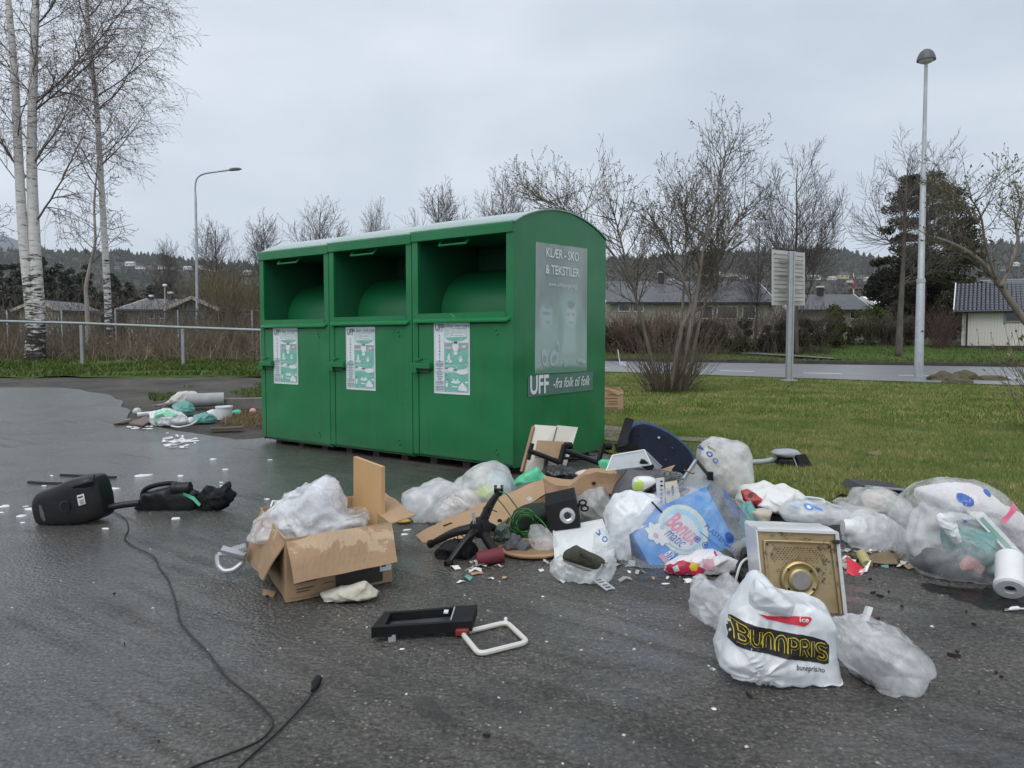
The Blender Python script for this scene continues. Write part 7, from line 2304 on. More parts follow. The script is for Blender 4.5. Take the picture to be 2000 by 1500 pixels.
for pth,w in(([(1032,880),(1065,892),(1096,905)],.034),([(1040,866),(1032,898)],.026),([(1103,868),(1096,895),(1086,935)],.038),([(1068,890),(1064,925)],.028),([(1100,895),(1140,896),(1180,902)],.02),([(1103,880),(1140,893),(1165,903),(1182,906)],.036),([(1178,870),(1172,890),(1168,908)],.034)):
 MB().tube([P(x,y,Yk-.26+(x-1030)*.0012)for x,y in pth],w*.6,8).build('frame_tube',M_BLACKP,root,smooth=True)
for(x,y)in((1109,871),(1186,872)):
 c=P(x,y,Yk-.2+(x-1030)*.0012)
 MB().tube([c+Vector((-.025,-.01,0)),c+Vector((.03,.01,0))],.03,12).build('castor',M_BLACKM,root,smooth=True)
soft('bin_bag',[(1055,938),(1062,915),(1085,910),(1115,915),(1140,925),(1128,945),(1095,950),(1068,948)],5.6,.14,mat('bin_bag_film',(.010,.010,.012),.28,(.02,.02,.022),8,bump=.4,bscale=25),'black bin bag under the broken chair frame','bin bag',seed=51,amps=((.08,.04),(.03,.015)),floor=False)
soft('green_sheet',[(1000,945),(1012,930),(1040,915),(1050,909),(1058,920),(1072,945),(1050,955),(1015,955)],5.35,.06,M_BAGG,'bright mint green plastic sheet left of the black bin bag','plastic sheet',seed=52,amps=((.12,.04),(.05,.012)),floor=False,N_=90,NR=18)
soft('green_sheet',[(1172,905),(1178,897),(1192,898),(1196,910),(1186,916),(1174,914)],5.5,.05,M_BAGG,'mint green scrap beside the clear storage tub','plastic sheet',seed=53,amps=((.06,.02),),floor=False,N_=40,NR=10)
soft('cloth_scrap',[(1125,925),(1140,918),(1160,922),(1190,918),(1200,925),(1180,932),(1150,934),(1130,932)],5.45,.08,M_CLOTHP,'pale pink rag behind the long cardboard strip','cloth',seed=54,amps=((.07,.025),),floor=False,N_=60,NR=12)
soft('paper_scrap',[(1003,966),(1010,955),(1028,958),(1036,966),(1020,974),(1008,974)],5.2,.05,M_CLOTHW,'crumpled white paper by the green sheet','paper',seed=55,amps=((.05,.02),),floor=False,N_=40,NR=10)
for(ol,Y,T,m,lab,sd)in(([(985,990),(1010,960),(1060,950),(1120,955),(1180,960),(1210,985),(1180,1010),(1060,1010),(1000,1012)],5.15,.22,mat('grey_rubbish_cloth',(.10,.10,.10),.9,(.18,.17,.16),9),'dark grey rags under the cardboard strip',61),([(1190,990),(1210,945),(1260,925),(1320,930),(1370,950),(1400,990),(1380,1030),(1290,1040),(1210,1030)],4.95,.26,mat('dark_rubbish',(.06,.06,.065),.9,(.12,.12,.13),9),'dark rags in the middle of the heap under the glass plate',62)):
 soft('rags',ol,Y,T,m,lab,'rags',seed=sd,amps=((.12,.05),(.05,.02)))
Ym=3.30
root=thing('microwave_oven',P(1580,1215,Ym),'white appliance shell with a scratched gold base plate standing on edge','appliance')
mq=[P(1479,1034,Ym+.06),P(1634,1040,Ym+.04),P(1653,1218,Ym),P(1496,1212,Ym)]
ax_=(mq[1]-mq[0]).cross(mq[3]-mq[0]).normalized()
if ax_.y<0:ax_=-ax_
dv=ax_*.26+Vector((.012,0,.012))
mb=MB();solid(mb,[q+ax_*.006 for q in mq],ax_*.003);
def rusty():
 m,n,l,b=new_mat('scratched_gold_zinc')
 tc=n.new('ShaderNodeTexCoord')
 a=N(n,'ShaderNodeTexNoise',Scale=5,Detail=5);l.new(tc.outputs['Object'],a.inputs['Vector'])
 r=ramp(n,[(.3,(.36,.25,.125)),(.5,(.47,.36,.20)),(.68,(.43,.36,.24))]);l.new(a.outputs[0],r.inputs[0])
 d=N(n,'ShaderNodeTexNoise',Scale=16,Detail=8,Roughness=.75);l.new(tc.outputs['Object'],d.inputs['Vector'])
 e=N(n,'ShaderNodeTexNoise',Scale=2.6,Detail=3);l.new(tc.outputs['Object'],e.inputs['Vector'])
 ad=n.new('ShaderNodeMath');ad.operation='ADD';l.new(d.outputs[0],ad.inputs[0]);l.new(e.outputs[0],ad.inputs[1])
 dr=ramp(n,[(.54,(0,0,0)),(.66,(1,1,1))])
 mr=N(n,'ShaderNodeMapRange');mr.inputs[1].default_value,mr.inputs[2].default_value=1.04,1.15;l.new(ad.outputs[0],mr.inputs[0])
 mx=n.new('ShaderNodeMix');mx.data_type='RGBA';mx.inputs[7].default_value=(.05,.042,.032,1)
 l.new(mr.outputs[0],mx.inputs[0]);l.new(r.outputs[0],mx.inputs[6]);l.new(mx.outputs[2],b.inputs['Base Color'])
 b.inputs['Metallic'].default_value=.5;b.inputs['Roughness'].default_value=.42
 bp=N(n,'ShaderNodeBump',Strength=.25,Distance=.004);l.new(d.outputs[0],bp.inputs['Height']);l.new(bp.outputs[0],b.inputs['Normal'])
 return m
M_GOLD=rusty()
mb.build('base_plate',M_GOLD,root)
fn=-ax_
def mqp(u,v,k=0.0):return onq(mq,u,v)+fn*k
c4=[q for q in mq];d4=[q+dv for q in mq]
mb=MB();plate(mb,[c4[0],c4[1],d4[1],d4[0]],.006,8,4,.008,3);mb.build('top_cover',M_WHITEE,root)
mb=MB();plate(mb,[c4[1],c4[2],d4[2],d4[1]],.006,6,6,.006,8);mb.build('side_cover',M_WHITEE,root)
mb=MB();plate(mb,[c4[3],c4[0],d4[0],d4[3]],.006);mb.build('side_cover',M_WHITEE,root)
mb=MB();plate(mb,[d4[0],d4[1],d4[2],d4[3]],.006);mb.build('back_cover',M_WHITEE,root)
mb=MB()
for u,v in((mq[0],mq[1]),(mq[1],mq[2])):mb.beam(u+fn*.004,v+fn*.004,.010,.012)
mb.build('hem',M_WHITEE,root)
rp_=[]
for(u,v)in((.07,.98),(.07,.20),(.09,.14),(.13,.12),(.84,.12),(.90,.14),(.925,.19),(.945,.98)):rp_.append(mqp(u,v,.002))
mb=MB();mb.tube(spline(rp_,6),.006,8);mb.build('pressed_ridge',M_GOLD,root,smooth=True)
W_=(mq[1]-mq[0]).length
c=mqp(.47,.54)
MB().lathe([(.245*W_,0),(.235*W_,.010),(.21*W_,.014),(.175*W_,.008),(.15*W_,.008),(.145*W_,.018),(.13*W_,.022),(0,.022)],48,c+fn*.001,fn).build('motor_boss',mat('brass_zinc',(.44,.35,.17),.35,(.36,.27,.12),14,metal=.7),root,smooth=True)
MB().lathe([(.12*W_,.0),(.115*W_,.003),(0,.003)],36,c+fn*.0225,fn).build('grey_disc',mat('grey_zinc',(.25,.23,.22),.5,(.32,.30,.28),25,metal=.4),root,smooth=True)
for a in(.6,2.5,5.6,3.9):
 p=c+(mq[1]-mq[0]).normalized()*math.cos(a)*.19*W_+(mq[3]-mq[0]).normalized()*math.sin(a)*.19*W_
 MB().lathe([(0,.003),(.006,.003),(.007,0)],10,p+fn*.012,fn).build('screw_hole',M_INKBLK,root)
mb=MB()
u_,v_=(mq[1]-mq[0]).normalized(),(mq[3]-mq[0]).normalized()
for i in range(34):
 for j in range(13):
  u,v=.16+i*.0205,.19+j*.022
  dx,dy=(u-.5)/.36,(v-.36)/.2
  if dx*dx+dy*dy>1.0:continue
  if(i+j)%2:continue
  if v>.33 and abs(u-.5)>.1 and rnd.random()<.45:continue
  p=mqp(u,v,.0015)
  r=.0030 if(dx*dx+dy*dy>.62 or rnd.random()<.2)else.0018
  mb.add([p+u_*r*math.cos(k*1.047)+v_*r*math.sin(k*1.047)for k in range(6)],[tuple(range(6))])
tag(mb.build('vent_holes',M_INKBLK,root),kind='stuff')
for(u,v,r)in((.11,.16,.005),(.88,.17,.005),(.30,.06,.003)):
 MB().lathe([(0,.001),(r,.001)],10,mqp(u,v,.001),fn).build('screw_hole',M_INKBLK,root)
mb=MB();mb.box(mqp(.97,.10,.012),(.028,.016,.016),bev=.003);mb.build('torn_corner',mat('dark_metal',(0,0,0)),root)
Yb2=gy(1345)+.10
bun=soft('carrier_bag',[(1474,1132),(1490,1128),(1512,1146),(1535,1160),(1570,1164),(1600,1170),(1622,1182),(1630,1215),(1632,1280),(1634,1345),(1605,1352),(1550,1338),(1500,1318),(1450,1308),(1424,1304),(1403,1284),(1408,1256),(1418,1218),(1432,1188),(1458,1164)],Yb2,.11,film('carrier_film',(.92,.94,.96),.88,.22,.06,bump=.3,bscale=7,tl=.25),'white supermarket carrier bag with a black and yellow name banner','carrier bag',seed=71,full=True,amps=((.2,.025),(.08,.012),(.03,.005)),box=.36,N_=190,NR=38,pleat=(1470,1295,14,.10,.025))
ban=[]
bp_=[(1432,1216),(1450,1214),(1500,1225),(1560,1238),(1612,1252),(1621,1262),(1619,1296),(1610,1299),(1560,1288),(1500,1274),(1440,1262),(1426,1254),(1426,1228)]
ban.append(px_poly(bp_,Yb2-.10)+(0,))
lay_print('banner',ban,bun,[M_INKBLK],L=.010,off=.0022)
def arc(cx,cy,rx,ry,a0,a1,n=9):return[(cx+rx*math.cos(R(a0+(a1-a0)*k/n)),cy+ry*math.sin(R(a0+(a1-a0)*k/n)))for k in range(n+1)]
LET={'B':[[(0,1),(0,0),(.5,0)]+arc(.5,.24,.38,.24,-90,90)+[(.1,.48)],[(.5,.48)]+arc(.5,.74,.45,.26,-90,90)+[(0,1)]],'U':[[(0,0),(0,.6)]+arc(.45,.6,.45,.4,180,0)+[(.9,0)]],'N':[[(0,1),(0,.42)]+arc(.45,.42,.45,.42,180,360)+[(.9,1)]],'P':[[(0,1),(0,0),(.45,0)]+arc(.45,.28,.45,.28,-90,90)+[(.1,.56)]],'R':[[(0,1),(0,0),(.45,0)]+arc(.45,.26,.45,.26,-90,90)+[(.1,.52)],[(.4,.52),(.9,1)]],'I':[[(.25,0),(.25,1)]],'S':[[(.9,.05)]+arc(.45,.25,.45,.25,-40,-270)+arc(.45,.75,.45,.25,-90,140)]}
def strokes(word,o,u,v,w,h,gap,wid,k):
 out=[]
 X=0
 for i,ch in enumerate(word):
  X0,X=X,X+(w*.30 if ch=='I' else w)+gap
  if ch=='I':X0-=w*.12
  for pl in LET[ch]:
   q=[(o[0]+u[0]*(X0+x*w)+v[0]*y*h,o[1]+u[1]*(X0+x*w)+v[1]*y*h)for x,y in pl]
   L,Rr=[],[]
   for j in range(len(q)):
    a,b=q[max(0,j-1)],q[min(len(q)-1,j+1)]
    dx,dy=b[0]-a[0],b[1]-a[1];d=math.hypot(dx,dy)or 1
    nx,ny=-dy/d*wid/2,dx/d*wid/2
    L.append((q[j][0]+nx,q[j][1]+ny));Rr.append((q[j][0]-nx,q[j][1]-ny))
   n=len(q)
   out.append(([P(x,y,Yb2-.10)for x,y in L+Rr],[(j,j+1,n+j+1,n+j)for j in range(n-1)],k))
 return out
uv=((.974,.226),(-.04,1))
lay_print('banner_lettering',strokes('BUNNPRIS',(1442,1221),uv[0],uv[1],19,29,5.8,7.4,0),bun,[M_INKYEL],L=.008,off=.0048)
lay_print('banner_lettering',strokes('BUNNPRIS',(1442,1221),uv[0],uv[1],19,29,5.8,4.6,0),bun,[M_INKBLK],L=.008,off=.0066)
tx2=px_text('bunnpris.no',1582,1306,60,13,10,Yb2-.10,bold=.01)
red=px_poly([(1478,1196),(1500,1200),(1586,1208),(1588,1212),(1580,1222),(1572,1225),(1530,1214),(1496,1206)],Yb2-.10)
lay_print('print',[tx2+(0,),red+(1,),px_text('ice',1572,1212,20,9,8,Yb2-.10,bold=.02)+(2,)],bun,[M_INKBLK,M_INKRED,M_INKWHT],L=.01)
soft('plastic_bag',[(1462,1170),(1470,1140),(1478,1130),(1492,1140),(1512,1148),(1528,1168),(1545,1178),(1540,1200),(1510,1195),(1480,1192)],Yb2-.085,.05,film('carrier_film',(0,0,0)),'crumpled white bag handle standing up over the carrier bag','plastic bag','white plastic bags',seed=72,amps=((.08,.03),(.03,.008)),floor=False,N_=90,NR=18)
Yl_=gy(1232)+.06
soft('plastic_bag',[(1354,1165),(1360,1143),(1378,1130),(1398,1142),(1424,1132),(1448,1150),(1456,1178),(1440,1215),(1414,1242),(1388,1218),(1362,1195)],Yl_,.12,film('limp_film',(.94,.95,.96),.40,.08,.22,bump=.35,bscale=14,tl=.3),'limp clear bag on the asphalt left of the carrier bag','plastic bag','clear plastic bags',seed=73,amps=((.09,.04),(.04,.02),(.02,.008)),N_=140,NR=30,box=.8)
Yr_b=gy(1355)+.10
soft('wet_rags',[(1672,1315),(1685,1298),(1712,1290),(1745,1300),(1758,1325),(1745,1345),(1718,1356),(1690,1340)],Yr_b+.01,.10,mat('dark_mauve_rag',(.10,.085,.10),.9,(.26,.23,.26),9),'dark mauve rags at the bottom of the clear bag beside the carrier bag','rags',seed=74,amps=((.06,.025),),N_=70,NR=16)
soft('plastic_bag',[(1630,1218),(1660,1212),(1690,1213),(1726,1222),(1762,1240),(1786,1264),(1802,1286),(1790,1326),(1752,1350),(1718,1368),(1688,1342),(1670,1312),(1652,1292),(1636,1272)],Yr_b,.15,film('misty_film',(.94,.95,.96),.40,.07,.22,bump=.4,bscale=11,tl=.3),'misty clear bag with dark rags right of the carrier bag','plastic bag','clear plastic bags',seed=75,full=True,amps=((.12,.03),(.05,.014),(.025,.006)),N_=150,NR=32,pleat=(1650,1225,13,.15,.02))
mb=MB();plate(mb,[P(1680,1212,3.12),P(1690,1213,3.12),P(1699,1187,3.14),P(1690,1184,3.14)],.03);tag(mb.build('plastic_wedge',M_WHITEP),'small white plastic wedge behind the misty clear bag','plastic part')
tag(MB().box(G(1700,1220,.02),(.07,.04,.035),Matrix.Rotation(.4,3,'Z'),bev=.004).build('dark_block',mat('dark_wood_block',(.06,.03,.03),.5)),'dark reddish block beside the white plastic wedge','block')
Ybb=gy(1148)+.08
soft('bin_bag',[(1442,1125),(1446,1092),(1462,1072),(1482,1070),(1492,1100),(1490,1140),(1470,1152),(1450,1146)],Ybb,.09,mat('bin_bag_film',(0,0,0)),'crumpled black bag between the crisp packet and the gold plate','bin bag',seed=76,amps=((.06,.03),(.03,.014)))
rg=spline([P(1482,1068,Ybb-.09),P(1455,1085,Ybb-.10),P(1443,1115,Ybb-.11),P(1450,1142,Ybb-.11),P(1470,1155,Ybb-.10)],6)
tag(MB().tube(rg,.006,8).build('rubber_hose',M_BLACKM,smooth=True),'thin black rubber hose curving over the black bag','hose')
tag(MB().tube(spline([P(1480,1092,Ybb-.11),P(1462,1090,Ybb-.12),P(1448,1100,Ybb-.13),P(1440,1122,Ybb-.14),P(1436,1142,Ybb-.13)],6),.006,8).build('white_lead',M_WHITEP,smooth=True),'short white lead arching left of the gold plate','lead')
root=thing('plastic_cup',P(1433,1075,4.0),'grey translucent cup lying behind the crisp packet','cup')
MB().lathe([(.028,0),(.040,.09),(.043,.092),(.042,.095),(.037,.09),(.025,.004),(0,.004)],24,P(1448,1064,4.05),(-.75,-.35,-.45)).build('cup',mat('smoky_plastic',(.26,.25,.22),.3),root,smooth=True)
Yt_=4.35
soft('plastic_bag',[(1450,1010),(1452,990),(1466,985),(1478,1000),(1484,1030),(1488,1055),(1475,1068),(1458,1062),(1448,1045)],Yt_,.10,M_BAGT,'teal plastic bag squeezed behind the white appliance','plastic bag','teal plastic bags',seed=77,amps=((.07,.03),(.03,.01)),floor=False)
soft('plastic_bag',[(1450,1075),(1452,1058),(1468,1052),(1484,1062),(1486,1080),(1468,1084)],Yt_-.1,.07,film('ice_film',(.62,.74,.76),.8,.3,.1),'pale blue crumpled bag under the teal one','plastic bag','teal plastic bags',seed=78,amps=((.05,.02),),N_=70,NR=16,floor=False)
soft('cloth',[(1468,1010),(1470,998),(1490,994),(1506,998),(1500,1015),(1482,1026)],4.3,.07,mat('cream_cloth',(.50,.45,.38),.9,(.42,.36,.28),8),'cream cloth with black lace behind the appliance','cloth',seed=79,amps=((.05,.02),),floor=False,N_=60,NR=14)
Yw1=5.3
soft('white_tablecloth',[(1452,975),(1458,953),(1480,950),(1498,945),(1504,943),(1522,951),(1540,948),(1558,958),(1570,972),(1560,985),(1530,996),(1490,998),(1460,992)],Yw1,.20,mat('white_oilcloth',(.66,.67,.62),.5,(.72,.73,.70),5),'folded white oilcloth on the grass edge behind the appliance','cloth',seed=80,amps=((.16,.05),(.06,.02)),N_=130,NR=26)
soft('red_wrapper',[(1450,962),(1462,956),(1478,966),(1490,982),(1500,992),(1484,996),(1466,985),(1452,978)],Yw1-.22,.05,mat('red_black_print',(.45,.05,.05),.4,(.05,.02,.02),18,pos=(.48,.56)),'red and black wrapper left of the white oilcloth','wrapper',seed=81,amps=((.06,.02),),N_=60,NR=14,floor=False)
soft('white_bag_scrap',[(1482,985),(1500,966),(1528,966),(1546,980),(1535,998),(1500,1000)],Yw1-.25,.08,mat('white_plasticised',(.72,.72,.72),.35),'stiff white plastic sheet in front of the oilcloth','plastic sheet',seed=82,amps=((.1,.04),(.04,.01)),floor=False,N_=80,NR=18)
root=thing('food_tub',P(1590,985,5.0),'clear plastic food tub lying on the long clear bag','tub')
Yq=4.98
rim=closed([P(1567,976,Yq),P(1575,971,Yq+.06),P(1605,975,Yq+.06),P(1611,981,Yq),P(1606,985,Yq-.04),P(1572,982,Yq-.04)],30)
MB().tube(rim+[rim[0]],.007,8,cap=False).build('rim',mat('tub_rim',(0,0,0)),root,smooth=True)
mb=MB();low=[p+(sum(rim,Vector())/30-p)*.12-Vector((0,0,.03))for p in rim]
mb.add(rim+low,[(i,(i+1)%30,30+(i+1)%30,30+i)for i in range(30)]+[tuple(range(30,60))]);mb.build('bowl',M_CLEARP,root)
cb=soft('plastic_bag',[(1528,1000),(1540,982),(1570,978),(1610,982),(1650,990),(1682,1000),(1690,1012),(1650,1018),(1580,1020),(1535,1015)],4.85,.16,M_BAGM,'long clear bag with a blue emblem behind the white appliance','plastic bag','clear plastic bags',seed=83,amps=((.12,.03),(.05,.014)),N_=130,NR=26)
lay_print('print',[px_disc(1582,992,8,4.5,4.72)+(0,),px_disc(1582,992,4,2.3,4.72)+(1,),px_poly([(1592,990),(1606,994),(1605,997),(1592,994)],4.72)+(0,),px_poly([(1550,989),(1566,989),(1566,994),(1550,994)],4.72)+(2,)],cb,[mat('bright_blue_ink',(.06,.24,.62),.4),M_INKWHT,mat('faint_blue_ink',(.38,.48,.66),.5)],L=.02)
Yc2=5.0
soft('clothes',[(1682,1000),(1684,972),(1705,960),(1740,962),(1762,982),(1764,1002),(1720,1010)],Yc2+.02,.13,mat('flowered_cloth',(.50,.38,.33),.9,(.46,.48,.42),12,pos=(.46,.54)),'flowered clothes inside the middle clear bag on the grass edge','clothes',seed=84,amps=((.06,.03),))
soft('plastic_bag',[(1636,985),(1645,978),(1662,982),(1672,965),(1692,956),(1725,955),(1752,965),(1770,985),(1772,1005),(1740,1015),(1690,1014),(1655,1004)],Yc2,.19,M_BAGC,'clear bag of flowered clothes beside the big knotted bag','plastic bag','clear plastic bags',seed=85,amps=((.10,.03),(.045,.012)),N_=140,NR=28)
root=thing('plastic_cup',P(1662,1030,4.4),'ribbed white cup inside the white bag right of the appliance','cup')
mb=MB()
prof=[(.0,.0),(.045,.0)]+[(.047+.0012*i+(.0025 if i%2 else 0),.008+.010*i)for i in range(10)]+[(.064,.112),(.0,.112)]
mb.lathe(prof,28,P(1646,1030,4.42),(1,-.1,-.05));mb.build('cup',M_WHITEP,root,smooth=True)
soft('plastic_bag',[(1655,1060),(1652,1030),(1668,1012),(1695,1003),(1725,1005),(1750,1025),(1762,1050),(1758,1078),(1740,1086),(1710,1075),(1680,1082),(1660,1085)],4.42,.16,M_BAGM,'white bag with a ribbed cup right of the appliance','plastic bag','white plastic bags',seed=86,full=True,amps=((.11,.04),(.05,.018),(.025,.006)),N_=140,NR=30)
root=thing('black_case',P(1722,960,5.55),'flat black case lying on the grass behind the clear bags','case')
solid(MB(),[P(1673,962,5.42),P(1768,975,5.42),P(1772,957,5.42),P(1684,949,5.42)],(0.02,.3,.0)).build('case',M_BLACKP,root)
MB().beam(P(1690,949.5,5.40),P(1766,956.5,5.40),.016,.012).build('trim',M_GREYP,root)
tag(MB().tube(spline([G(1628,986,.04),G(1640,980,.05),G(1652,977,.03)],4),.014,6,flat=.5).build('black_scrap',M_BLACKM),'curled black plastic scrap on the grass by the food tub','scrap')
root=thing('drink_carton',P(1680,1120,3.95),'crushed red and white carton behind the white appliance','carton')
mb=MB();plate(mb,[P(1652,1088,3.92),P(1688,1110,3.90),P(1668,1130,3.86),P(1650,1120,3.88)],.004,4,3,.03,2);mb.build('red_panel',M_INKRED,root)
mb=MB();plate(mb,[P(1650,1118,3.88),P(1690,1112,3.89),P(1676,1135,3.84),P(1672,1165,3.80),P(1652,1160,3.80)][:4],.004,4,3,.03,5);mb.build('panel',mat('pinkish_board',(.62,.42,.42),.6),root)
mb=MB();plate(mb,[P(1688,1110,3.90),P(1700,1094,3.94),P(1692,1116,3.88),P(1676,1118,3.86)],.004);mb.build('panel',M_INKWHT,root)
tag(MB().tube([P(1682,1082,4.1),P(1694,1104,4.0)],.028,14).build('paper_roll',mat('yellowed_paper',(.40,.36,.16),.8),smooth=True),'yellowed paper roll under the white bag','roll')
M_LEAFB=mat('dead_leaf',(.14,.10,.06),.85,(.22,.17,.11),12)
for i,(x,y,w,lab)in enumerate(((1722,1104,.13,'large curled brown leaf between the appliance and the big bag'),(1745,1098,.09,'brown leaf nearest the big knotted bag'),(1708,892,.16,'brown scrap lying out on the lawn'))):
 c=G(x,y,.015)
 mb=MB();plate(mb,[c+Vector((-w/2,-.03,0)),c+Vector((w/2,-.045,0)),c+Vector((w*.4,.04,.03)),c+Vector((-w*.45,.03,.02))],.003,6,4,.05,i+3)
 tag(mb.build('dead_leaf',M_LEAFB),lab,'leaf')
mb=MB()
for i in range(120):
 p=G(rnd.uniform(1660,1765),rnd.uniform(1084,1106),.008)
 mb.box(p,(rnd.uniform(.01,.05),rnd.uniform(.008,.03),rnd.uniform(.005,.02)),Matrix.Rotation(rnd.uniform(0,3),3,'Z'))
tag(mb.build('litter',mat('dark_litter',(.04,.03,.02),.9,(.16,.11,.06),20),base=False),'dark crumbled litter under the white bag',kind='stuff')
Yg_=gy(1148)+.30
soft('cloth',[(1852,1045),(1860,1032),(1900,1030),(1928,1042),(1932,1080),(1905,1092),(1862,1088)],Yg_-.10,.14,mat('teal_cloth',(.10,.27,.26),.85,(.14,.33,.31),5),'dark teal cloth inside the big knotted bag','cloth',seed=91,amps=((.08,.03),),floor=False)
root=thing('flat_carton',P(1950,1060,Yg_),'flat white and green carton inside the big knotted bag','carton')
cq_=[P(1905,1012,Yg_-.17),P(1925,1004,Yg_-.12),P(2008,1092,Yg_-.16),P(1990,1104,Yg_-.22)]
solid(MB(),cq_,(0.02,.16,.02)).build('carton',M_INKWHT,root)
def cc(u,v):return onq(cq_,u,v)+Vector((-.002,-.004,.001))
mb=MB();mb.add([cc(.25,.04),cc(.62,.02),cc(.62,.97),cc(.25,.97)],[(0,1,2,3)]);mb.build('print',mat('sage_print',(.18,.42,.28),.5),root)
soft('pouch',[(1876,1112),(1882,1090),(1902,1065),(1930,1074),(1928,1090),(1912,1122),(1898,1114)],Yg_-.19,.03,mat('rose_pouch',(.60,.20,.20),.4,(.66,.52,.48),14),'red and white pouch inside the big knotted bag','pouch',seed=92,amps=((.05,.015),),floor=False,N_=60,NR=12)
soft('pouch',[(1928,1115),(1935,1092),(1960,1088),(1972,1105),(1955,1124)],Yg_-.17,.05,mat('green_white_pouch',(.20,.50,.36),.5,(.66,.68,.64),12),'green and white pouch low in the big knotted bag','pouch',seed=93,amps=((.05,.015),),floor=False,N_=50,NR=12)
soft('cloth',[(1800,960),(1840,948),(1900,950),(1940,972),(1960,1005),(1920,1010),(1860,1000),(1815,990)],Yg_+.08,.16,mat('white_pink_paper',(.70,.62,.62),.8,(.72,.72,.72),7),'white and pink paper in the top of the big knotted bag','paper',seed=94,amps=((.09,.03),),floor=False)
soft('cloth',[(1940,1010),(1958,985),(1985,1012),(2012,1050),(2015,1075),(1985,1065),(1962,1040)],Yg_+.0,.16,mat('striped_cloth',(.62,.50,.52),.8,(.70,.70,.70),18),'pinkish striped cloth along the right side of the big knotted bag','cloth',seed=96,amps=((.09,.03),),floor=False)
soft('rags',[(1790,1100),(1812,1072),(1850,1078),(1900,1105),(1960,1115),(1930,1138),(1870,1146),(1815,1128)],Yg_-.02,.20,mat('dark_mixed_rags',(.05,.05,.055),.9,(.15,.15,.15),7),'dark rags in the bottom of the big knotted bag','rags',seed=95,amps=((.08,.03),))
soft('paper_waste',[(1776,1055),(1782,1015),(1802,982),(1835,962),(1880,962),(1920,985),(1960,1025),(1990,1075),(1960,1105),(1880,1120),(1815,1108),(1786,1085)],Yg_+.10,.14,mat('grey_white_paper',(.52,.53,.53),.8,(.68,.68,.67),6),'greyish white waste paper filling the back of the big knotted bag','paper',seed=197,amps=((.12,.05),(.05,.02)),N_=120,NR=26)
big=soft('plastic_bag',[(1757,1055),(1762,1012),(1782,978),(1815,952),(1858,940),(1905,942),(1938,958),(1968,996),(2002,1038),(2026,1085),(2010,1112),(1950,1138),(1880,1152),(1815,1134),(1774,1098)],Yg_,.29,film('big_bag_film',(.94,.95,.96),.27,.05,.18,bump=.32,bscale=8,tl=.3),'biggest clear bag of rubbish, knotted, at the right edge','plastic bag','clear plastic bags',seed=97,full=True,amps=((.2,.022),(.08,.012),(.035,.005)),N_=180,NR=42,box=.7,pleat=(1840,1014,17,.17,.028,.08))
lay_print('print',[px_disc(1832,958,12,10,4,rot=30)+(0,),px_disc(1872,945,5,6,4)+(0,),px_poly([(1880,990),(1905,968),(1925,962),(1924,972),(1905,980),(1885,995)],4)+(1,),px_disc(1831,997,4,3,4)+(0,)],big,[M_INKBLUE,mat('pink_stroke',(.68,.14,.22),.4)],L=.02)
bvb=o_bvh[big.name]
h=bvb.ray_cast(P(1840,1016,2.5),Vector((0,1,0)))
kc=h[0]if h[0]is not None else P(1840,1014,Yg_-.25)
soft('bag_knot',[(1830,1014),(1836,1004),(1846,1006),(1862,1022),(1876,1050),(1870,1062),(1856,1050),(1844,1034),(1832,1026)],kc.y-.02,.035,M_BAGW,parent=big,seed=98,amps=((.03,.012),(.015,.006)),floor=False,N_=70,NR=14)
soft('bag_knot',[(1836,1010),(1850,1002),(1880,1002),(1905,1008),(1900,1016),(1870,1014),(1848,1020)],kc.y-.03,.03,M_BAGC,parent=big,seed=99,amps=((.03,.012),(.015,.006)),floor=False,N_=70,NR=12)
root=thing('white_cylinder',G(1985,1180),'white plastic cylinder with a dark bore lying beside the big bag','cylinder')
Ywc=gy(1175)+.05
c0=P(1973,1152,Ywc-.05);axd=Vector((.42,.70,.52)).normalized()
kk=Ywc/1500
MB().lathe([(11*kk,.03),(11*kk,-.001),(25*kk,0),(29*kk,.008),(29*kk,.03),(26*kk,.032),(26*kk,.20),(0,.20)],36,c0,axd).build('tube',M_WHITEP,root,smooth=True)
MB().lathe([(0,.02),(11.2*kk,.02)],24,c0,axd).build('bore',M_INKBLK,root)
root=thing('white_plug',G(1985,1194),'white mains plug with its lead at the right edge','plug')
MB().tube([G(1970,1195,.01),G(1976,1194,.012),G(1988,1193,.012),G(1992,1193,.01)],[.004,.009,.010,.005],10).build('plug_body',M_WHITEP,root,smooth=True)
MB().tube([G(1990,1193,.01),G(2010,1192,.008),G(2060,1196,.008)],.004,6).build('lead',M_WHITEP,root)
for dy in(-1.3,1.3):MB().tube([G(1970,1195+dy,.01),G(1962,1196+dy,.01)],.0022,5).build('pin',M_GALV,root)
root=thing('vacuum_nozzle',G(1540,915),'grey vacuum cleaner head with pipes lying on the lawn','vacuum part')
Yn=gy(915)+.1
MB().tube(spline([P(1468,903,Yn),P(1495,901,Yn),P(1512,896,Yn),P(1516,893,Yn)],4),.026,12).build('pipe',M_GREYP,root,smooth=True)
MB().tube([P(1468,912,Yn),P(1515,908,Yn)],.020,12).build('pipe',M_GREYP,root,smooth=True)
soft('hood',[(1508,886),(1516,879),(1540,877),(1556,879),(1562,888),(1548,893),(1525,893)],Yn-.02,.10,M_GREYP,parent=root,seed=101,amps=((.2,.004),),floor=False,N_=50,NR=12,box=.7)
soft('motor',[(1514,908),(1518,892),(1545,892),(1560,896),(1562,912),(1545,918),(1522,915)],Yn,.09,M_BLACKP,parent=root,seed=102,amps=((.08,.02),),floor=True,N_=60,NR=12,box=.6)
gr_=[P(1549,892,Yn-.10),P(1568,890,Yn-.06),P(1582,915,Yn-.10),P(1560,918,Yn-.14)]
mb=MB()
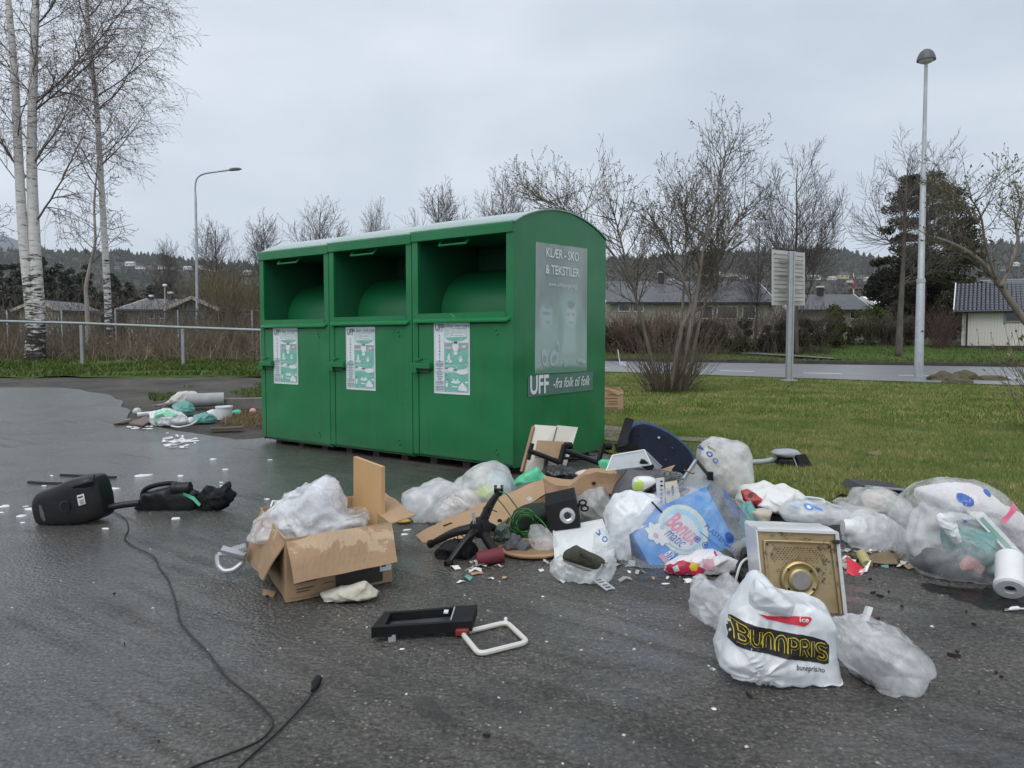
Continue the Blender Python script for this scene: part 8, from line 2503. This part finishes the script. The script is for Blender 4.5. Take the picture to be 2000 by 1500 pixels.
for i in range(7):
 mb.beam(onq(gr_,i/6,0),onq(gr_,i/6,1),.006,.008)
for i in range(5):mb.beam(onq(gr_,0,i/4),onq(gr_,1,i/4),.006,.006)
mb.build('grille',mat('grille_grey',(.40,.42,.43),.4),root)
mb=MB();plate(mb,[q+Vector((0,.02,0))for q in gr_],-.05);mb.build('grille_box',M_BLACKM,root)
root=thing('cardboard_box',G(1200,808),'weathered cardboard carton half hidden behind the right container','cardboard box')
q=G(1170,808);Yk2=q.y
solid(MB(),[P(1150,810,Yk2),P(1218,806,Yk2),P(1217,764,Yk2),P(1150,752,Yk2)],(0.05,.55,0)).build('carton',M_CARD,root)
mb=MB();plate(mb,[P(1150,751,Yk2-.01),P(1212,757,Yk2-.01),P(1219,768,Yk2-.01),P(1208,772,Yk2-.02)],.008,4,2,.03);mb.build('flap',M_CARD,root)
mb=MB()
for i,(x0,x1,y)in enumerate(((1186,1204,770),(1182,1206,777),(1188,1206,783),(1186,1206,788))):
 mb.add(*px_poly([(x0,y),(x1,y),(x1,y+1.4),(x0,y+1.4)],Yk2-.006))
for i in range(9):mb.add(*px_poly([(1182+i*2.8,795),(1184+i*2.8,795),(1183.6+i*2.8,802),(1182+i*2.8,802)],Yk2-.006))
mb.build('print',mat('faded_card_print',(.20,.13,.075),.7),root)
mb=MB();mb.add(*px_poly([(1182,800),(1217,798),(1217,806),(1182,809)],Yk2-.004));mb.build('tape',mat('brown_tape',(.24,.16,.09),.4),root)
Yp=lambda py:G(360,py).y
root=thing('carpet_roll',G(395,805),'grey rolled up felt lying behind the far left rubbish','roll')
a,b=G(366,800,.14),G(438,797,.14)
mb=MB();k=a.y/1500
mb.tube([a,b],13.5*k,24);mb.build('roll',mat('grey_felt',(.30,.31,.31),.9,(.38,.39,.39),6,bump=.3),root,smooth=True)
MB().lathe([(0,.005),(11*k,.005)],20,a+(a-b).normalized()*.003,(a-b)).build('roll_end',M_INKBLK,root)
soft('sacking',[(300,792),(330,785),(342,772),(352,765),(372,764),(382,772),(386,782),(370,788),(345,792),(318,794)],Yp(800)+.1,.2,mat('offwhite_sacking',(.50,.47,.44),.9,(.60,.57,.54),6),'off white sacking draped behind the far left bags','sacking',seed=111,amps=((.14,.07),(.06,.025)))
def pile(name,ol,py,T,m,lab,cat,sd,**kw):return soft(name,ol,Yp(py)+.08,T,m,lab,cat,seed=sd,**kw)
o=pile('plastic_bag',[(294,812),(300,803),(325,797),(345,804),(362,815),(366,826),(345,832),(312,834),(298,824)],832,.16,M_BAGW,'white and green plastic bag in the far left rubbish','plastic bag',112,amps=((.12,.05),(.05,.02)))
lay_print('print',[px_poly([(298,808),(320,798),(345,806),(340,814),(315,814),(300,818)],Yp(832)-.1)+(0,),px_poly([(300,822),(310,828),(312,834),(300,829)],Yp(832)-.1)+(0,)],o,[mat('mint_print2',(.16,.55,.34),.4)],L=.04,direc=(0,1,-.05))
pile('plastic_bag',[(377,826),(382,812),(395,806),(412,810),(418,820),(410,828),(392,829)],827,.12,M_BAGT,'teal plastic bag between the white bag and the bucket','plastic bag',113,amps=((.1,.04),(.04,.015)),group='teal plastic bags')
pile('plastic_bag',[(340,800),(345,790),(360,786),(372,792),(378,804),(362,808),(348,806)],812,.12,M_BAGT,'teal plastic bag behind the white and green bag','plastic bag',114,amps=((.1,.04),(.04,.015)),group='teal plastic bags')
pile('plastic_bag',[(404,812),(406,802),(420,800),(426,810),(424,820),(410,818)],820,.1,M_BAGW,'small crumpled white bag left of the bucket','plastic bag',115,amps=((.08,.03),),N_=60,NR=14)
pile('plastic_bag',[(362,828),(366,818),(376,816),(380,824),(374,830)],829,.07,M_BAGW,'tiny white knotted bag between the two coloured bags','plastic bag',116,amps=((.06,.02),),N_=50,NR=12)
root=thing('bucket',G(438,819),'white plastic bucket in the far left rubbish','bucket')
c=G(438,819);k=c.y/1500
MB().lathe([(0,0),(13.5*k,0),(15.5*k,22*k),(16.5*k,23*k),(16.5*k,26*k),(15*k,26*k),(14.5*k,23*k),(0,20*k)],28,c).build('pail',M_WHITEP,root,smooth=True)
pile('plastic_tub_lid',[(452,815),(454,803),(466,800),(471,808),(468,814)],815,.1,mat('mint_plastic',(.10,.50,.30),.4),'mint green plastic piece right of the white bucket','plastic piece',117,amps=((.2,.01),),N_=40,NR=10)
c=G(494,811);k=c.y/1500
tag(MB().lathe([(7*k*math.cos(a),7*k*(1+math.sin(a)))for a in[-1.57+3.14*i/12 for i in range(13)]],20,c).build('pink_ball',mat('pink_rubber',(.62,.30,.30),.5),smooth=True),'pink ball by the far corner of the left container','ball')
c=G(270,811);k=c.y/1500
root=thing('jar',c,'small pale jar lying left of the far left rubbish','jar')
MB().lathe([(0,0),(6*k,0),(7.5*k,5*k),(6.5*k,10*k),(4*k,12*k),(0,12*k)],20,c+Vector((-.04,0,.05)),(.8,-.5,.2)).build('jar',mat('pale_glass',(.52,.52,.48),.2),root,smooth=True)
def slab(name,pts,t,m,lab,cat,dz=.01):
 mb=MB();plate(mb,[G(x,y,dz)for x,y in pts],t,2,2,.01)
 return tag(mb.build(name,m),lab,cat)
M_RUSTW=mat('brown_board',(.085,.058,.045),.7,(.13,.09,.07),6)
slab('board',[(222,832),(272,826),(275,821),(240,826)],.02,M_RUSTW,'brown board lying at the left end of the far rubbish','board')
slab('board',[(252,832),(280,836),(300,824),(285,818)],.02,mat('tan_board',(.16,.12,.10),.7),'tan board under the white and green bag','board',.02)
slab('plank',[(412,843),(474,841),(474,838),(412,840)],.03,M_RUSTW,'brown plank lying alone in front of the bucket','plank')
slab('plank',[(268,818),(298,814),(297,811),(268,814)],.03,M_WHITEP,'short white plank left of the white and green bag','plank',.03)
tag(MB().tube(spline([G(335,835,.02),G(350,837,.02),G(372,834,.03),G(384,829,.05)],4),.012,6).build('bent_wire',M_CLOTHW,smooth=True),'bent pale wire in front of the far left bags','wire')
tag(MB().box(G(250,826,.03),(.09,.06,.05),Matrix.Rotation(.4,3,'Z'),bev=.012).build('tin_can',mat('crushed_tin',(.30,.28,.26),.35,(.1,.09,.08),20,metal=.5)),'crushed tin at the left end of the far rubbish','tin')
mb=MB();r_=random.Random(5)
for i in range(40):
 x,y=r_.gauss(347,16),r_.gauss(862,5)
 w,h=r_.uniform(2,11),r_.uniform(.6,2.2)
 mb.add([G(x+w*math.cos(a)*(1+.3*math.sin(3*a+i)),y+h*math.sin(a)-.12*w*math.cos(a),.005)for a in[6.283*j/12 for j in range(12)]],[tuple(range(12))])
for i in range(14):
 x,y=r_.gauss(278,14),r_.gauss(833,3)
 w,h=r_.uniform(2,8),r_.uniform(.5,1.6)
 mb.add([G(x+w*math.cos(a),y+h*math.sin(a),.005)for a in[6.283*j/10 for j in range(10)]],[tuple(range(10))])
tag(mb.build('paint_spill',M_INKWHT,base=False),'white paint splashed on the asphalt before the far rubbish',kind='stuff')
M_FOAM=mat('white_shard',(.74,.75,.76),.6,(.66,.67,.68),20)
def shard_mesh(seed):
 r=random.Random(seed)
 n=7
 pts=[((1+r.uniform(-.35,.35))*math.cos(6.283*i/n),(1+r.uniform(-.35,.35))*math.sin(6.283*i/n))for i in range(n)]
 V=[(x,y,0)for x,y in pts]+[(x*.85,y*.85,.35+r.uniform(-.1,.15))for x,y in pts]+[(0,0,.45)]
 F=[(i,(i+1)%n,n+(i+1)%n,n+i)for i in range(n)]+[(n+i,n+(i+1)%n,2*n)for i in range(n)]+[tuple(range(n-1,-1,-1))]
 me=bpy.data.meshes.new('white_shard');me.from_pydata(V,[],F);me.materials.append(M_FOAM)
 return me
SM=[shard_mesh(i)for i in range(6)]
SH=[(280,929,15,'white shard between the two broken vacuum parts'),(352,930,7,'small white shard behind the hose grip'),(221,955,10,'white shard just right of the vacuum cleaner body'),(343,1013,11,'white shard in front of the hose grip'),(207,1033,8,'white shard in front of the vacuum cleaner body'),(7,990,10,'white shard cut by the left edge'),(3,1001,6,'thin white sliver at the left edge'),(58,995,10,'bright pair-like shard left of the vacuum cleaner'),(68,998,7,'low shard touching the vacuum cleaner'),(41,1008,11,'flat white splinter below the left shards'),(45,1021,5,'tiny white chip below the flat splinter'),(50,989,5,'tiny chip above the bright shard'),(101,929,5,'rounded white chip behind the black strips'),(86,949,5,'white chip on the near black strip'),(113,950,4,'tiny chip at the end of the near black strip'),(416,897,8,'white shard near the far container corner'),(441,917,6,'narrow white chip right of the shards row'),(434,949,6,'white chip behind the torn filter bag'),(432,942,4,'tiny chip above the torn filter bag'),(522,975,6,'white chip left of the small white frame'),(570,968,14,'pointed shard behind the open cardboard box'),(626,944,10,'angular shard at the top of the packing film'),(645,951,8,'grey white shard behind the packing film'),(527,898,5,'small white chip under the left container'),(795,1035,8,'pale curled shard left of the cardboard strip'),(782,1008,5,'pale chip above the yellow sponge'),(790,1044,7,'pale shard below the yellow sponge'),(1392,1307,7,'white chip left of the carrier bag'),(780,1001,6,'grey flake near the milky bag'),(1345,1135,14,'flat white flake in front of the crisp packet'),(1300,1140,8,'pale flake below the crisp packet corner'),(1395,1385,6,'clear chip in front of the carrier bag'),(785,1268,5,'white chip left of the black frame'),(1060,1165,4,'pale chip right of the dark red sleeve')]
first=None
for i,(x,y,w,lab)in enumerate(SH):
 o=bpy.data.objects.new('white_shard',SM[i%6]);C.objects.link(o)
 c=G(x,y);s=w*c.y/1500
 o.location=c;o.scale=(s,s*rnd.uniform(.5,1.0),s*rnd.uniform(.22,.4));o.rotation_euler=(rnd.uniform(0,.2),0,rnd.uniform(-.7,.7))
 tag(o,lab,'shard','white shards scattered on the asphalt')
M_SLIV=mat('dark_sliver',(.02,.018,.018),.5,(.05,.03,.025),20)
SV=[(1705,1160,14,'black sliver nearest the appliance side'),(1720,1167,16,'longer black sliver in the group by the appliance'),(1736,1158,8,'short black sliver at the right of that group'),(1700,1133,12,'brown sliver by the crushed carton'),(1860,1283,26,'longest dark splinter right of the misty bag'),(1870,1276,12,'dark splinter beside the longest one'),(1945,1316,14,'dark twisted scrap near the right edge'),(1955,1325,10,'dark scrap below the twisted one'),(1464,1362,24,'dark bark piece in front of the carrier bag'),(1912,1355,9,'dark chip lowest on the right'),(950,1440,16,'dark clod with white flecks on the near asphalt'),(243,1260,8,'dark crumb left of the flex'),(223,1162,7,'dark crumb beside the flex higher up'),(310,1452,6,'dark crumb near the bottom of the flex'),(1762,1187,8,'dark pebble right of the appliance'),(1888,1196,10,'brown splinter in the wet patch'),(522,1167,8,'dark scrap at the left corner of the open box'),(1902,1222,10,'dark sliver right of the wet patch')]
for i,(x,y,w,lab)in enumerate(SV):
 c=G(x,y);s=w*c.y/1500
 mb=MB();r_=random.Random(i)
 n=6
 pts=[(math.cos(6.283*k/n)*s*r_.uniform(.5,1)*.6,math.sin(6.283*k/n)*s*.16*r_.uniform(.6,1.3))for k in range(n)]
 mb.prism(pts,.008+s*.1,c+Vector((0,0,.002)),Vector((math.cos(.4-i),math.sin(.4-i),0)),Vector((-math.sin(.4-i),math.cos(.4-i),0)))
 tag(mb.build('dark_sliver',M_SLIV),lab,'sliver','dark slivers on the asphalt')
n=2600
pts=[]
while len(pts)<n:
 if rnd.random()<.55:x,y=rnd.gauss(1150,330),1080+abs(rnd.gauss(0,170))
 else:x,y=rnd.uniform(-100,2100),900+620*rnd.random()**1.3
 if y>1600 or y<890:continue
 q=G(x,y)
 if q.y>6.5 and x>1000:continue
 pts.append(q)
n=len(pts)
p=np.array(pts);a=RS.rand(n)*6.28;s=(.0016+.008*RS.rand(n)**7)
dx=np.stack([np.cos(a)*s,np.sin(a)*s,np.zeros(n)],1);dy=np.stack([-np.sin(a)*s,np.cos(a)*s,np.zeros(n)],1)*(.4+.6*RS.rand(n))[:,None]
up_=np.array([0,0,.001])+np.stack([np.zeros(n),np.zeros(n),s*.55],1)
V=np.stack([p-dx,p-dy,p+dx,p+dy,p+up_],1).reshape(-1,3)
k=np.arange(n)[:,None]*5
F=np.concatenate([k+np.array([[i,(i+1)%4,4]])for i in range(4)])
def grit_mat():
 m,n_,l,b=new_mat('pale_grit')
 g=n_.new('ShaderNodeNewGeometry')
 r=ramp(n_,[(0,(.08,.075,.07)),(.55,(.18,.17,.155)),(.85,(.34,.31,.26)),(1,(.62,.61,.58))]);l.new(g.outputs['Random Per Island'],r.inputs[0]);l.new(r.outputs[0],b.inputs['Base Color'])
 b.inputs['Roughness'].default_value=.7
 return m
tag(link_mesh('grit',np_mesh('grit',V,F,[grit_mat()]),None,base=False),'pale grit and crumbs strewn over the near asphalt',kind='stuff')
M_OIL=mat('black_water',(.006,.006,.007),.25,spec=.4,alpha=.6)
wp=closed([Vector((x,y,0))for x,y in((1800,1140),(1880,1150),(1970,1150),(2060,1160),(2080,1190),(2000,1199),(1950,1194),(1915,1190),(1893,1178),(1872,1174),(1846,1160),(1815,1156))],90)
c=[G(v.x+5*noise.noise(Vector((v.x*.06,v.y*.1,1))),v.y+5*noise.noise(Vector((v.x*.09,v.y*.1,5))),.0045)for v in wp]
cen=sum(c,Vector())/len(c)
tag(MB().add([cen]+c,[(0,i+1,(i+1)%len(c)+1)for i in range(len(c))]).build('puddle',M_OIL,base=False),kind='structure')
sm_={}
for k,m in enumerate((M_CLOTHW,M_BAGW,M_CARD,M_BAGT,mat('wet_paper',(.30,.29,.27),.7,(.42,.41,.38),9))):
 mb=MB()
 for i in range(34 if k!=3 else 6):
  x=rnd.uniform(860,1480)if i%3 else rnd.uniform(1640,1780)
  y=rnd.uniform(1070,1140)if x<1500 else rnd.uniform(1075,1110)
  c=G(x,y,.004);r=rnd.uniform(.008,.035);a=rnd.uniform(0,6.28)
  u=Vector((math.cos(a),math.sin(a),0))*r;v=Vector((-math.sin(a),math.cos(a),0))*r*rnd.uniform(.3,.8)
  z=Vector((0,0,r*rnd.uniform(.1,.8)))
  mb.add([c-u-v,c-v*.8+z,c+u-v*.6,c+u+v+z*.5,c+v*1.1+z,c-u+v*.7],[(0,1,4,5),(1,2,3,4)])
 tag(mb.build('torn_scraps',m,base=False),('white paper','white film','brown card','teal film','grey wet paper')[k]+' scraps trodden round the foot of the heap',kind='stuff')
def haze(density):
 m=bpy.data.materials.new('haze');m.use_nodes=True
 n,l=m.node_tree.nodes,m.node_tree.links
 n.remove(n['Principled BSDF'])
 v=n.new('ShaderNodeVolumePrincipled')
 v.inputs['Color'].default_value=(.90,.94,1,1)
 v.inputs['Density'].default_value=density
 v.inputs['Anisotropy'].default_value=.2
 l.new(v.outputs[0],n['Material Output'].inputs['Volume'])
 o=MB().box((-1200,2050,300),(9400,4400,606)).build('haze',m,base=False)
 tag(o,'thin damp air over the whole place',kind='stuff')
haze(0.00013)
